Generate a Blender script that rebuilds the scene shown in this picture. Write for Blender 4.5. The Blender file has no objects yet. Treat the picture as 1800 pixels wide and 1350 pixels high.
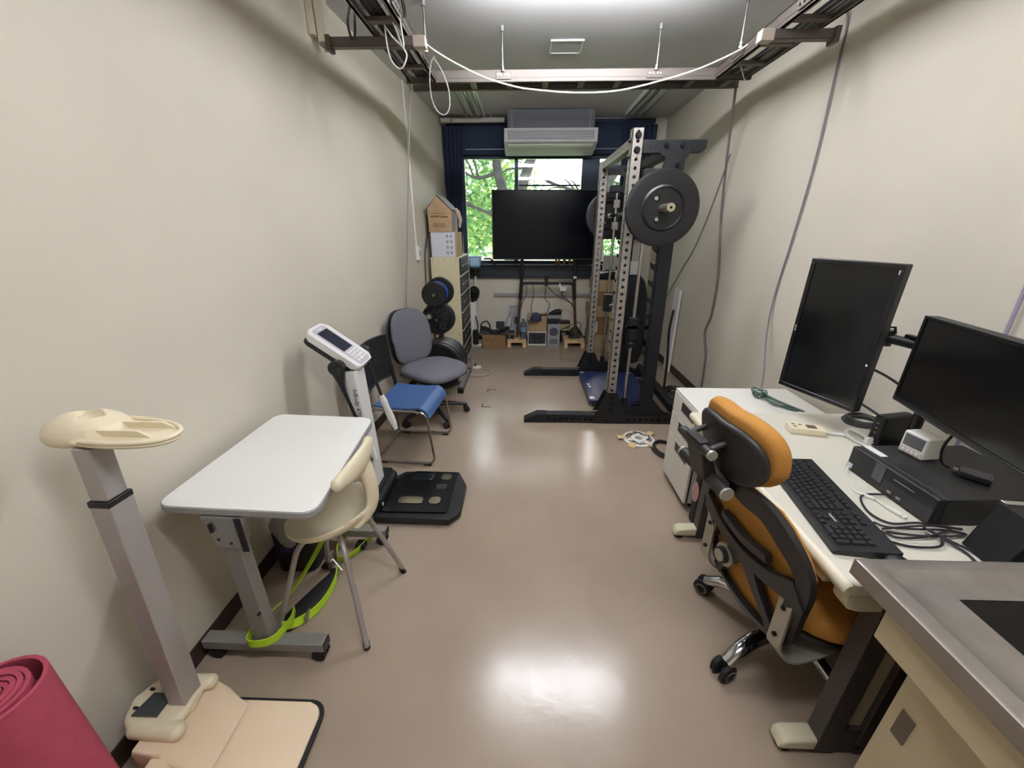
import bpy, bmesh, math, random
from mathutils import Vector, Matrix, Quaternion
random.seed(7)
SC = bpy.context.scene
COL = SC.collection
PI = math.pi
def rad(d): return d*PI/180
V = Vector

# ---------------------------------------------------------------- camera, world, exposure
cam_data = bpy.data.cameras.new('camera')
cam_data.sensor_width = 36.0
cam_data.lens = 685.0/1800*36.0
cam_data.clip_start = 0.02
cam = bpy.data.objects.new('camera', cam_data)
COL.objects.link(cam)
cam.location = (0, 0, 1.5)
cam.rotation_euler = (rad(90-21.87), 0, rad(1.707))
SC.camera = cam

SC.view_settings.view_transform = 'Standard'
SC.view_settings.look = 'None'
SC.view_settings.exposure = 0.0
SC.view_settings.gamma = 1.0
SC.view_settings.use_curve_mapping = False
TUBE_POWER = 128.0

world = bpy.data.worlds.new('world')
SC.world = world
world.use_nodes = True
wn = world.node_tree
wn.nodes.clear()
w_out = wn.nodes.new('ShaderNodeOutputWorld')
w_bg = wn.nodes.new('ShaderNodeBackground')
w_sky = wn.nodes.new('ShaderNodeTexSky')
w_sky.sky_type = 'NISHITA'
w_sky.sun_disc = False
w_sky.sun_elevation = rad(48)
w_sky.sun_rotation = rad(20)
w_sky.dust_density = 3.0
wn.links.new(w_sky.outputs[0], w_bg.inputs[0])
w_bg.inputs[1].default_value = 1.2
wn.links.new(w_bg.outputs[0], w_out.inputs[0])

sun_data = bpy.data.lights.new('sun', 'SUN')
sun_data.energy = 13.0
sun_data.angle = rad(1.0)
sun_data.color = (1.0, 0.95, 0.86)
sun = bpy.data.objects.new('sun', sun_data)
COL.objects.link(sun)
sun.location = (3, 14, 12)
sun.rotation_euler = (rad(-38), 0, rad(-25))

# ---------------------------------------------------------------- helpers
def lin(c):
    return tuple((x/12.92 if x <= 0.04045 else ((x+0.055)/1.055)**2.4) for x in [v/255.0 for v in c])

MATS = {}
def mat(name, rgb, rough=0.5, metal=0.0, var=0.0, vscale=8.0, bump=0.0, bscale=120.0, spec=0.5, coat=0.0,
        emit=0.0, alpha=1.0, trans=0.0, ior=1.45, rvar=0.0, stretch=None):
    """procedural principled material: noise colour variation plus noise bump"""
    if name in MATS: return MATS[name]
    m = bpy.data.materials.new(name)
    m.use_nodes = True
    nt = m.node_tree
    b = nt.nodes['Principled BSDF']
    c = lin(rgb)
    b.inputs['Base Color'].default_value = (*c, 1)
    b.inputs['Roughness'].default_value = rough
    b.inputs['Metallic'].default_value = metal
    b.inputs['Specular IOR Level'].default_value = spec
    b.inputs['IOR'].default_value = ior
    b.inputs['Coat Weight'].default_value = coat
    b.inputs['Transmission Weight'].default_value = trans
    if emit:
        b.inputs['Emission Color'].default_value = (*c, 1)
        b.inputs['Emission Strength'].default_value = emit
    tc = nt.nodes.new('ShaderNodeTexCoord')
    src = tc.outputs['Object']
    if stretch:
        mp = nt.nodes.new('ShaderNodeMapping')
        mp.inputs['Scale'].default_value = stretch
        nt.links.new(src, mp.inputs[0]); src = mp.outputs[0]
    if var:
        n = nt.nodes.new('ShaderNodeTexNoise')
        n.inputs['Scale'].default_value = vscale
        n.inputs['Detail'].default_value = 5.0
        nt.links.new(src, n.inputs['Vector'])
        r = nt.nodes.new('ShaderNodeValToRGB')
        r.color_ramp.elements[0].position = 0.3
        r.color_ramp.elements[1].position = 0.7
        r.color_ramp.elements[0].color = (*[x*(1-var) for x in c], 1)
        r.color_ramp.elements[1].color = (*[min(1, x*(1+var)) for x in c], 1)
        nt.links.new(n.outputs['Fac'], r.inputs[0])
        nt.links.new(r.outputs[0], b.inputs['Base Color'])
        if rvar:
            mr = nt.nodes.new('ShaderNodeMapRange')
            mr.inputs['To Min'].default_value = max(0.02, rough-rvar)
            mr.inputs['To Max'].default_value = rough+rvar
            nt.links.new(n.outputs['Fac'], mr.inputs[0])
            nt.links.new(mr.outputs[0], b.inputs['Roughness'])
    if bump:
        n2 = nt.nodes.new('ShaderNodeTexNoise')
        n2.inputs['Scale'].default_value = bscale
        n2.inputs['Detail'].default_value = 3.0
        nt.links.new(src, n2.inputs['Vector'])
        bp = nt.nodes.new('ShaderNodeBump')
        bp.inputs['Strength'].default_value = bump
        bp.inputs['Distance'].default_value = 0.004
        nt.links.new(n2.outputs['Fac'], bp.inputs['Height'])
        nt.links.new(bp.outputs[0], b.inputs['Normal'])
    MATS[name] = m
    return m

def BM(): return bmesh.new()

def _setM(verts, M):
    if M is not None:
        for v in verts: v.co = M @ v.co

def box(bm, c, s, bev=0.0, M=None, seg=2):
    r = bmesh.ops.create_cube(bm, size=1.0)
    vs = r['verts']
    for v in vs: v.co = V((v.co.x*s[0], v.co.y*s[1], v.co.z*s[2]))
    if bev:
        es = list({e for v in vs for e in v.link_edges})
        q = bmesh.ops.bevel(bm, geom=es, offset=min(bev, min(s)*0.48), segments=seg, profile=0.5, affect='EDGES')
        vs = list({v for f in q['faces'] for v in f.verts} | {v for v in vs if v.is_valid})
        # collect the whole island
        seen = set(vs); st = list(vs)
        while st:
            v = st.pop()
            for e in v.link_edges:
                o = e.other_vert(v)
                if o not in seen: seen.add(o); st.append(o)
        vs = list(seen)
    c = V(c)
    for v in vs:
        v.co = v.co + c
    _setM(vs, M)
    return vs

def bx(bm, x0, x1, y0, y1, z0, z1, bev=0.0, M=None, seg=2):
    return box(bm, ((x0+x1)/2, (y0+y1)/2, (z0+z1)/2), (abs(x1-x0), abs(y1-y0), abs(z1-z0)), bev, M, seg)

def frame_from(d):
    d = d.normalized()
    up = V((0, 0, 1)) if abs(d.z) < 0.95 else V((1, 0, 0))
    a = d.cross(up).normalized()
    return a, d.cross(a).normalized()

def ring_faces(bm, A, B):
    n = len(A)
    for i in range(n):
        try: bm.faces.new((A[i], A[(i+1) % n], B[(i+1) % n], B[i]))
        except ValueError: pass

def cyl(bm, p0, p1, r, r2=None, seg=16, caps=True):
    p0, p1 = V(p0), V(p1)
    if r2 is None: r2 = r
    a, b = frame_from(p1-p0)
    R = []
    for p, q in ((p0, r), (p1, r2)):
        R.append([bm.verts.new(p + a*(q*math.cos(2*PI*i/seg)) + b*(q*math.sin(2*PI*i/seg))) for i in range(seg)])
    ring_faces(bm, R[0], R[1])
    if caps:
        bm.faces.new(R[0][::-1]); bm.faces.new(R[1])

def spline(pts, n=8, closed=False):
    pts = [V(p) for p in pts]
    out = []
    N = len(pts)
    rng = range(N if closed else N-1)
    for i in rng:
        if closed:
            p0, p1, p2, p3 = pts[(i-1) % N], pts[i], pts[(i+1) % N], pts[(i+2) % N]
        else:
            p0 = pts[i-1] if i > 0 else pts[0]*2-pts[1]
            p1, p2 = pts[i], pts[i+1]
            p3 = pts[i+2] if i+2 < N else pts[-1]*2-pts[-2]
        for k in range(n):
            t = k/n
            out.append(0.5*((2*p1)+(p2-p0)*t+(2*p0-5*p1+4*p2-p3)*t*t+(3*p1-p0-3*p2+p3)*t**3))
    if not closed: out.append(pts[-1])
    return out

def tube(bm, pts, r, seg=8, closed=False, radii=None):
    """sweep a circle along points; radii optional per point"""
    pts = [V(p) for p in pts]
    n = len(pts)
    rings = []
    a = None
    for i, p in enumerate(pts):
        if closed: d = pts[(i+1) % n]-pts[i-1]
        elif i == 0: d = pts[1]-pts[0]
        elif i == n-1: d = pts[-1]-pts[-2]
        else: d = pts[i+1]-pts[i-1]
        if d.length < 1e-9: d = V((0, 0, 1))
        d.normalize()
        if a is None: a, _ = frame_from(d)
        a = (a - d*a.dot(d))
        if a.length < 1e-6: a, _ = frame_from(d)
        a.normalize()
        b = d.cross(a)
        q = radii[i] if radii else r
        rings.append([bm.verts.new(p + a*(q*math.cos(2*PI*k/seg)) + b*(q*math.sin(2*PI*k/seg))) for k in range(seg)])
    for i in range(n-1): ring_faces(bm, rings[i], rings[i+1])
    if closed: ring_faces(bm, rings[-1], rings[0])
    else:
        bm.faces.new(rings[0][::-1]); bm.faces.new(rings[-1])

def fillet(pts, r, n=4):
    """round the corners of a polyline"""
    pts = [V(p) for p in pts]
    out = [pts[0]]
    for i in range(1, len(pts)-1):
        p = pts[i]
        d0, d1 = pts[i-1]-p, pts[i+1]-p
        q = min(r, d0.length*0.49, d1.length*0.49)
        a, b = p+d0.normalized()*q, p+d1.normalized()*q
        for k in range(n+1):
            t = k/n
            out.append(a*(1-t)**2 + p*2*t*(1-t) + b*t*t)
    out.append(pts[-1])
    return out

def lathe(bm, prof, seg=24, M=None):
    """profile [(r, z)] revolved about z"""
    rings = []
    vs = []
    for r, z in prof:
        if r < 1e-6:
            v = bm.verts.new((0, 0, z)); rings.append([v]); vs.append(v)
        else:
            R = [bm.verts.new((r*math.cos(2*PI*i/seg), r*math.sin(2*PI*i/seg), z)) for i in range(seg)]
            rings.append(R); vs += R
    for A, B in zip(rings, rings[1:]):
        if len(A) == 1 and len(B) == 1: continue
        if len(A) == 1:
            for i in range(seg): bm.faces.new((A[0], B[i], B[(i+1) % seg]))
        elif len(B) == 1:
            for i in range(seg): bm.faces.new((A[i], A[(i+1) % seg], B[0]))
        else: ring_faces(bm, A, B)
    _setM(vs, M)

def axisM(p, d):
    """matrix taking +z to direction d at point p"""
    return Matrix.Translation(V(p)) @ V((0, 0, 1)).rotation_difference(V(d)).to_matrix().to_4x4()

def prism(bm, pts, d0, d1, plane='xy', M=None, bev=0.0):
    """extrude a polygon between d0 and d1 along the axis normal to plane"""
    def mk(p, d):
        if plane == 'xy': return V((p[0], p[1], d))
        if plane == 'xz': return V((p[0], d, p[1]))
        return V((d, p[0], p[1]))
    A = [bm.verts.new(mk(p, d0)) for p in pts]
    B = [bm.verts.new(mk(p, d1)) for p in pts]
    n = len(pts)
    fs = [bm.faces.new(A[::-1]), bm.faces.new(B)]
    for i in range(n): fs.append(bm.faces.new((A[i], A[(i+1) % n], B[(i+1) % n], B[i])))
    vs = A+B
    if bev:
        es = list({e for f in fs[:2] for e in f.edges})
        q = bmesh.ops.bevel(bm, geom=es, offset=bev, segments=2, profile=0.5, affect='EDGES')
        seen = set(v for f in q['faces'] for v in f.verts); st = list(seen)
        while st:
            v = st.pop()
            for e in v.link_edges:
                o = e.other_vert(v)
                if o not in seen: seen.add(o); st.append(o)
        vs = list(seen)
    _setM(vs, M)
    return vs

def rrect(x0, x1, y0, y1, r, n=5):
    """rounded rectangle outline"""
    out = []
    for cx, cy, a0 in ((x1-r, y1-r, 0), (x0+r, y1-r, 90), (x0+r, y0+r, 180), (x1-r, y0+r, 270)):
        for k in range(n+1):
            a = rad(a0+90*k/n)
            out.append((cx+r*math.cos(a), cy+r*math.sin(a)))
    return out

def ribbon(bm, pts, w, t=0.0015, normals=None):
    """flat strap: centre points, w = width vectors (Vector or list of Vectors), thickness t"""
    pts = [V(p) for p in pts]
    rows = []
    for i, p in enumerate(pts):
        d = (pts[min(i+1, len(pts)-1)]-pts[max(i-1, 0)]).normalized()
        wv = V(w[i]) if isinstance(w, list) else V(w)
        nrm = d.cross(wv)
        nrm = nrm.normalized()*t if nrm.length > 1e-9 else V((0, 0, t))
        h = wv*0.5
        rows.append([bm.verts.new(p-h-nrm), bm.verts.new(p+h-nrm), bm.verts.new(p+h+nrm), bm.verts.new(p-h+nrm)])
    for A, B in zip(rows, rows[1:]): ring_faces(bm, A, B)
    bm.faces.new(rows[0][::-1]); bm.faces.new(rows[-1])

def grid_shell(bm, nu, nv, fn, thick, mask=None):
    """a curved sheet of thickness thick; fn(u, v) -> (point, normal), u and v in 0..1"""
    top, bot = {}, {}
    for i in range(nu+1):
        for j in range(nv+1):
            p, n = fn(i/nu, j/nv)
            n = V(n).normalized()
            top[i, j] = bm.verts.new(V(p)+n*thick*0.5)
            bot[i, j] = bm.verts.new(V(p)-n*thick*0.5)
    for i in range(nu):
        for j in range(nv):
            bm.faces.new((top[i, j], top[i+1, j], top[i+1, j+1], top[i, j+1]))
            bm.faces.new((bot[i, j], bot[i, j+1], bot[i+1, j+1], bot[i+1, j]))
    for i in range(nu):
        bm.faces.new((top[i, 0], bot[i, 0], bot[i+1, 0], top[i+1, 0]))
        bm.faces.new((top[i, nv], top[i+1, nv], bot[i+1, nv], bot[i, nv]))
    for j in range(nv):
        bm.faces.new((top[0, j], top[0, j+1], bot[0, j+1], bot[0, j]))
        bm.faces.new((top[nu, j], bot[nu, j], bot[nu, j+1], top[nu, j+1]))

def holed_grid(bm, nx, ny, cw, ch, hr, depth, fn, seg=8):
    """nx by ny cells each with a round hole; fn(x, y, d) -> point, d = 0 front, depth back"""
    cache = {}
    def vert(x, y, d):
        k = (round(x, 5), round(y, 5), d)
        if k not in cache: cache[k] = bm.verts.new(fn(x, y, d))
        return cache[k]
    per = [(1, 0), (1, 1), (0, 1), (-1, 1), (-1, 0), (-1, -1), (0, -1), (1, -1)]
    for i in range(nx):
        for j in range(ny):
            cx, cy = (i+0.5)*cw, (j+0.5)*ch
            for d in (0, depth) if depth else (0,):
                O = [vert(cx+p[0]*cw/2, cy+p[1]*ch/2, d) for p in per]
                I = [vert(cx+hr*math.cos(k*PI/4), cy+hr*math.sin(k*PI/4), d) for k in range(8)]
                for k in range(8):
                    f = (O[k], O[(k+1) % 8], I[(k+1) % 8], I[k])
                    bm.faces.new(f if d == 0 else f[::-1])
            if depth:
                A = [vert(cx+hr*math.cos(k*PI/4), cy+hr*math.sin(k*PI/4), 0) for k in range(8)]
                B = [vert(cx+hr*math.cos(k*PI/4), cy+hr*math.sin(k*PI/4), depth) for k in range(8)]
                ring_faces(bm, A, B)
    if depth:
        W, Hh = nx*cw, ny*ch
        edge = []
        for i in range(nx*2): edge.append(((i*cw/2, 0), ((i+1)*cw/2, 0))); edge.append((((i+1)*cw/2, Hh), (i*cw/2, Hh)))
        for j in range(ny*2): edge.append(((0, (j+1)*ch/2), (0, j*ch/2))); edge.append(((W, j*ch/2), (W, (j+1)*ch/2)))
        for a, b in edge:
            bm.faces.new((vert(a[0], a[1], 0), vert(b[0], b[1], 0), vert(b[0], b[1], depth), vert(a[0], a[1], depth)))

def finish(bm, name, m, sharp=50, smooth=True, recalc=True):
    if recalc: bmesh.ops.recalc_face_normals(bm, faces=bm.faces[:])
    if smooth:
        lim = rad(sharp)
        for f in bm.faces: f.smooth = True
        for e in bm.edges:
            if len(e.link_faces) == 2 and e.calc_face_angle(0.0) > lim: e.smooth = False
    me = bpy.data.meshes.new(name)
    bm.to_mesh(me); bm.free()
    for mm in (m if isinstance(m, (list, tuple)) else [m]): me.materials.append(mm)
    return me

def tag(o, label=None, cat=None, group=None, kind=None):
    if label: o['label'] = label
    if cat: o['category'] = cat
    if group: o['group'] = group
    if kind: o['kind'] = kind
    return o

ORIGIN = {}
def thing(name, label, cat, loc=(0, 0, 0), rz=0.0, group=None, local=False):
    """Empty at the thing's base; parts are given in world coordinates unless local"""
    o = bpy.data.objects.new(name, None)
    o.empty_display_size = 0.1
    COL.objects.link(o)
    o.location = loc
    o.rotation_euler = (0, 0, rad(rz))
    tag(o, label, cat, group)
    ORIGIN[o.name] = V((0, 0, 0)) if local else V(loc)
    return o

def weigh(o):
    w = o.modifiers.new('weighted_normal', 'WEIGHTED_NORMAL'); w.keep_sharp = True; w.weight = 70
    return o

def part(name, bm, m, root, label=None, sharp=50, kind=None, sub=None):
    """one mesh child of root (or of the part sub)"""
    off = ORIGIN.get(root.name, V((0, 0, 0)))
    if off.length > 0: bmesh.ops.translate(bm, verts=bm.verts[:], vec=-off)
    me = finish(bm, name, m, sharp)
    o = bpy.data.objects.new(name, me)
    COL.objects.link(o)
    o.parent = sub if sub is not None else root
    if 20 < len(me.vertices) < 6000: weigh(o)
    if label: o['label'] = label
    if kind: o['kind'] = kind
    return o

def single(name, bm, m, label, cat, group=None, kind=None, sharp=50):
    """a thing that is one mesh; origin moved to its base centre"""
    xs = [v.co.x for v in bm.verts]; ys = [v.co.y for v in bm.verts]; zs = [v.co.z for v in bm.verts]
    c = V(((min(xs)+max(xs))/2, (min(ys)+max(ys))/2, min(zs)))
    bmesh.ops.translate(bm, verts=bm.verts[:], vec=-c)
    o = bpy.data.objects.new(name, finish(bm, name, m, sharp))
    COL.objects.link(o)
    o.location = c
    if 20 < len(o.data.vertices) < 6000: weigh(o)
    return tag(o, label, cat, group, kind)

def struct(name, bm, m, sharp=50, parent=None):
    o = bpy.data.objects.new(name, finish(bm, name, m, sharp))
    COL.objects.link(o)
    if parent is not None: o.parent = parent
    else: o['kind'] = 'structure'
    return o

def copy_tree(o, parent=None):
    c = o.copy(); COL.objects.link(c)
    if parent is not None: c.parent = parent
    for ch in list(o.children):
        copy_tree(ch, c)
    return c

def text_bm(bm, s, size, M, depth=0.0006):
    cu = bpy.data.curves.new('lettering', 'FONT')
    cu.body = s; cu.size = size; cu.extrude = depth; cu.resolution_u = 2
    cu.align_x = 'CENTER'; cu.align_y = 'CENTER'
    o = bpy.data.objects.new('lettering', cu)
    COL.objects.link(o)
    me = bpy.data.meshes.new_from_object(o)
    bpy.data.objects.remove(o)
    me.transform(M)
    bm.from_mesh(me)
    bpy.data.meshes.remove(me)
    bpy.data.curves.remove(cu)

def MX(o, x, y, z):
    """matrix from origin and axis vectors"""
    m = Matrix((V(x), V(y), V(z))).transposed().to_4x4()
    return Matrix.Translation(V(o)) @ m

# ---------------------------------------------------------------- common materials
M_black = mat('black_plastic', (24, 24, 26), 0.45, bump=0.08, bscale=400)
M_blackm = mat('black_powder_coat', (30, 31, 34), 0.55, metal=0.3, bump=0.12, bscale=500)
M_rubber = mat('black_rubber', (18, 18, 19), 0.7)
M_chrome = mat('chrome', (205, 205, 208), 0.12, metal=1.0)
M_steel = mat('brushed_steel', (170, 168, 164), 0.32, metal=1.0, var=0.08, vscale=40)
M_silver = mat('silver_paint', (172, 168, 164), 0.42, metal=0.55, var=0.04, vscale=30)
M_greym = mat('grey_painted_metal', (138, 136, 134), 0.5, metal=0.35, var=0.04, vscale=20)
M_white = mat('white_plastic', (226, 225, 220), 0.4)
M_cream = mat('cream_plastic', (224, 212, 182), 0.4, var=0.03, vscale=10)
M_card = mat('cardboard', (168, 142, 110), 0.9, var=0.1, vscale=12, bump=0.1, bscale=200)
M_dark = mat('dark_cable', (34, 33, 33), 0.5)
M_gcable = mat('grey_cable', (150, 148, 144), 0.5)
M_wcable = mat('white_cable', (222, 220, 212), 0.5)

def bake(o, cutters=()):
    """apply the modifiers (and boolean cutters) of o and keep plain mesh data"""
    for c in cutters:
        m = o.modifiers.new('cut', 'BOOLEAN'); m.object = c; m.operation = 'DIFFERENCE'; m.solver = 'EXACT'
        o.modifiers.move(len(o.modifiers)-1, 0)
    bpy.context.view_layer.update()
    dg = bpy.context.evaluated_depsgraph_get()
    me = bpy.data.meshes.new_from_object(o.evaluated_get(dg))
    old = o.data
    o.modifiers.clear(); o.data = me
    me.name = old.name
    for p in me.polygons: p.use_smooth = True
    for c in cutters:
        d = c.data; bpy.data.objects.remove(c); bpy.data.meshes.remove(d)
    return o
# ---------------------------------------------------------------- room shell
XL, XR, YB, YF, ZC = -1.195, 1.655, 5.42, -1.9, 2.69
M_wall = mat('wall_paint', (206, 199, 183), 0.75, var=0.035, vscale=1.6, bump=0.12, bscale=260, spec=0.3)
M_ceil = mat('ceiling_board', (198, 197, 196), 0.85, var=0.03, vscale=3, bump=0.15, bscale=150, spec=0.2)
M_base = mat('baseboard_vinyl', (56, 42, 34), 0.5, var=0.1, vscale=5)

def floor_material():
    m = bpy.data.materials.new('vinyl_floor'); m.use_nodes = True
    nt = m.node_tree; b = nt.nodes['Principled BSDF']
    tc = nt.nodes.new('ShaderNodeTexCoord')
    n = nt.nodes.new('ShaderNodeTexNoise'); n.inputs['Scale'].default_value = 2.2; n.inputs['Detail'].default_value = 6
    nt.links.new(tc.outputs['Object'], n.inputs['Vector'])
    r = nt.nodes.new('ShaderNodeValToRGB')
    r.color_ramp.elements[0].position = 0.3; r.color_ramp.elements[1].position = 0.72
    r.color_ramp.elements[0].color = (*lin((150, 133, 117)), 1)
    r.color_ramp.elements[1].color = (*lin((161, 144, 127)), 1)
    nt.links.new(n.outputs['Fac'], r.inputs[0])
    # fine dirt specks
    n3 = nt.nodes.new('ShaderNodeTexVoronoi'); n3.inputs['Scale'].default_value = 5.5
    nt.links.new(tc.outputs['Object'], n3.inputs['Vector'])
    r3 = nt.nodes.new('ShaderNodeValToRGB')
    r3.color_ramp.elements[0].position = 0.012; r3.color_ramp.elements[1].position = 0.03
    r3.color_ramp.elements[0].color = (0.45, 0.42, 0.4, 1); r3.color_ramp.elements[1].color = (1, 1, 1, 1)
    nt.links.new(n3.outputs['Distance'], r3.inputs[0])
    mx = nt.nodes.new('ShaderNodeMix'); mx.data_type = 'RGBA'; mx.blend_type = 'MULTIPLY'; mx.inputs[0].default_value = 0.8
    nt.links.new(r.outputs[0], mx.inputs[6]); nt.links.new(r3.outputs[0], mx.inputs[7])
    nt.links.new(mx.outputs[2], b.inputs['Base Color'])
    # streaks along the room in the polish
    mp = nt.nodes.new('ShaderNodeMapping'); mp.inputs['Scale'].default_value = (14, 0.9, 1)
    nt.links.new(tc.outputs['Object'], mp.inputs[0])
    n2 = nt.nodes.new('ShaderNodeTexNoise'); n2.inputs['Scale'].default_value = 1.5; n2.inputs['Detail'].default_value = 4
    nt.links.new(mp.outputs[0], n2.inputs['Vector'])
    mr = nt.nodes.new('ShaderNodeMapRange')
    mr.inputs['To Min'].default_value = 0.15; mr.inputs['To Max'].default_value = 0.24
    nt.links.new(n2.outputs['Fac'], mr.inputs[0]); nt.links.new(mr.outputs[0], b.inputs['Roughness'])
    n4 = nt.nodes.new('ShaderNodeTexNoise'); n4.inputs['Scale'].default_value = 7; n4.inputs['Detail'].default_value = 3
    nt.links.new(tc.outputs['Object'], n4.inputs['Vector'])
    bp = nt.nodes.new('ShaderNodeBump'); bp.inputs['Strength'].default_value = 0.16; bp.inputs['Distance'].default_value = 0.008
    nt.links.new(n4.outputs['Fac'], bp.inputs['Height'])
    n5 = nt.nodes.new('ShaderNodeTexNoise'); n5.inputs['Scale'].default_value = 90; n5.inputs['Detail'].default_value = 4
    nt.links.new(tc.outputs['Object'], n5.inputs['Vector'])
    bp2 = nt.nodes.new('ShaderNodeBump'); bp2.inputs['Strength'].default_value = 0.06; bp2.inputs['Distance'].default_value = 0.003
    nt.links.new(n5.outputs['Fac'], bp2.inputs['Height']); nt.links.new(bp.outputs[0], bp2.inputs['Normal'])
    nt.links.new(bp2.outputs[0], b.inputs['Normal'])
    b.inputs['Specular IOR Level'].default_value = 0.5
    return m

b = BM(); bx(b, -1.4, 1.8, YF-0.1, YB+0.1, -0.1, 0); struct('floor', b, floor_material())
b = BM(); bx(b, -1.4, 1.8, YF-0.1, YB+0.1, ZC, ZC+0.1); struct('ceiling', b, M_ceil)
YS = 3.63   # the left wall bends inwards past here
XF0, XF1 = -1.118, -0.982
WL = [(XL, YF), (-1.192, 2.1), (XF0, YS), (XF1, YB)]
b = BM(); prism(b, WL+[(-1.4, YB), (-1.4, YF)], 0, ZC); struct('wall_left', b, M_wall)
b = BM(); bx(b, XR, 1.8, YF, YB, 0, ZC); struct('wall_right', b, M_wall)
b = BM(); bx(b, -1.4, 1.8, YF-0.1, YF, 0, ZC); struct('wall_front', b, M_wall)
WX0, WX1, WZ0, WZ1 = -0.80, 1.42, 1.05, 2.33
b = BM()
bx(b, -1.4, WX0, YB, YB+0.12, 0, ZC); bx(b, WX1, 1.8, YB, YB+0.12, 0, ZC)
bx(b, WX0, WX1, YB, YB+0.12, 0, WZ0); bx(b, WX0, WX1, YB, YB+0.12, WZ1, ZC)
struct('wall_back', b, M_wall)
b = BM(); prism(b, WL+[(x+0.007, y) for x, y in WL[::-1]], 0, 0.075)
struct('baseboard_left', b, M_base)
b = BM(); bx(b, XR-0.008, XR, YF, YB, 0, 0.085); struct('baseboard_right', b, M_base)
b = BM(); bx(b, XF1+0.007, XR-0.008, YB-0.008, YB, 0, 0.075); struct('baseboard_back', b, M_base)
b = BM(); bx(b, -0.41, 0.95, YB-0.03, YB, 0.62, 0.665, 0.004); struct('trim_1', b, mat('trunking_grey', (150, 148, 142), 0.6))

# ceiling access panel
b = BM(); prism(b, [(0.175, 3.35), (0.385, 3.35), (0.385, 3.545), (0.175, 3.545)], ZC-0.008, ZC-0.0005, bev=0.002)
root = thing('ceiling_panel', 'small square flush panel on the ceiling above the cable ladder', 'panel', (0.28, 3.447, ZC-0.012))
part('panel_board', b, M_ceil, root)
b = BM()
for x0, x1, y0, y1 in ((0.165, 0.178, 3.34, 3.555), (0.382, 0.395, 3.34, 3.555), (0.178, 0.382, 3.34, 3.352), (0.178, 0.382, 3.543, 3.555)):
    bx(b, x0, x1, y0, y1, ZC-0.012, ZC-0.0005, 0.002)
part('panel_frame', b, mat('panel_frame_metal', (205, 206, 208), 0.4, metal=0.3), root)

# ---------------------------------------------------------------- lamps
M_tube = mat('fluorescent_tube', (246, 248, 255), 0.4, emit=TUBE_POWER)
M_tube_off = mat('dead_tube', (215, 218, 215), 0.25)
M_fix = mat('white_enamel', (225, 225, 222), 0.4)
M_refl = mat('lamp_reflector', (215, 218, 216), 0.18, metal=1.0)
def batten(y, label, lit=2):
    """a transverse ceiling batten with two bare tubes"""
    root = thing('ceiling_lamp', label, 'lamp', (0.33, y, ZC-0.11))
    b = BM(); prism(b, [(y-0.03, ZC-0.001), (y-0.03, ZC-0.045), (y+0.03, ZC-0.045), (y+0.03, ZC-0.001)], -0.32, 0.98, 'yz')
    part('lamp_housing', b, M_fix, root)
    for k, dy in enumerate((0.07, -0.07)):
        b = BM(); cyl(b, (-0.28, y+dy, ZC-0.085), (0.94, y+dy, ZC-0.085), 0.014, seg=10)
        t = part('lamp_tube', b, M_tube if k < lit else M_tube_off, root)
        b = BM()
        for x in (-0.3, 0.96): bx(b, x-0.02, x+0.02, y+dy-0.018, y+dy+0.018, ZC-0.11, ZC-0.002, 0.004)
        part('lamp_holder', b, M_fix, root, sub=t)
batten(2.45, 'lit twin tube ceiling lamp overhead across the middle of the room')
batten(0.30, 'lit twin tube ceiling lamp right above the photographer')

def unlit(x0, x1, label):
    """a lengthwise unlit reflector fitting near the window"""
    xc = (x0+x1)/2
    root = thing('fluorescent_fitting', label, 'lamp', (xc, 4.7, ZC-0.05))
    b = BM(); prism(b, [(x0, ZC-0.001), (x0, ZC-0.045), (x0+0.004, ZC-0.045), (x0+0.03, ZC-0.012), (x1-0.03, ZC-0.012), (x1-0.004, ZC-0.045), (x1, ZC-0.045), (x1, ZC-0.001)], 4.15, 5.15, 'xz')
    part('lamp_housing', b, M_fix, root)
    for x in (xc-0.035, xc+0.035):
        b = BM(); cyl(b, (x, 4.2, ZC-0.028), (x, 5.1, ZC-0.028), 0.012, seg=10)
        part('lamp_tube', b, mat('unlit_tube', (215, 218, 215), 0.25), root)
    b = BM()
    for x in (x0+0.012, x1-0.012, xc): bx(b, x-0.004, x+0.004, 4.15, 5.15, ZC-0.05, ZC-0.014, 0.001)
    part('reflector_fin', b, M_refl, root)
unlit(-0.66, -0.46, 'unlit reflector lamp on the ceiling at left near the window')
unlit(1.10, 1.30, 'unlit reflector lamp on the ceiling at right near the window')
b = BM(); lathe(b, [(0, 0), (0.03, 0), (0.032, 0.008), (0.02, 0.02), (0, 0.022)], 16, Matrix.Translation((-0.01, 4.3, ZC-0.022)))
single('smoke_detector', b, M_white, 'small round ceiling sensor beyond the cable ladder', 'sensor')
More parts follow.
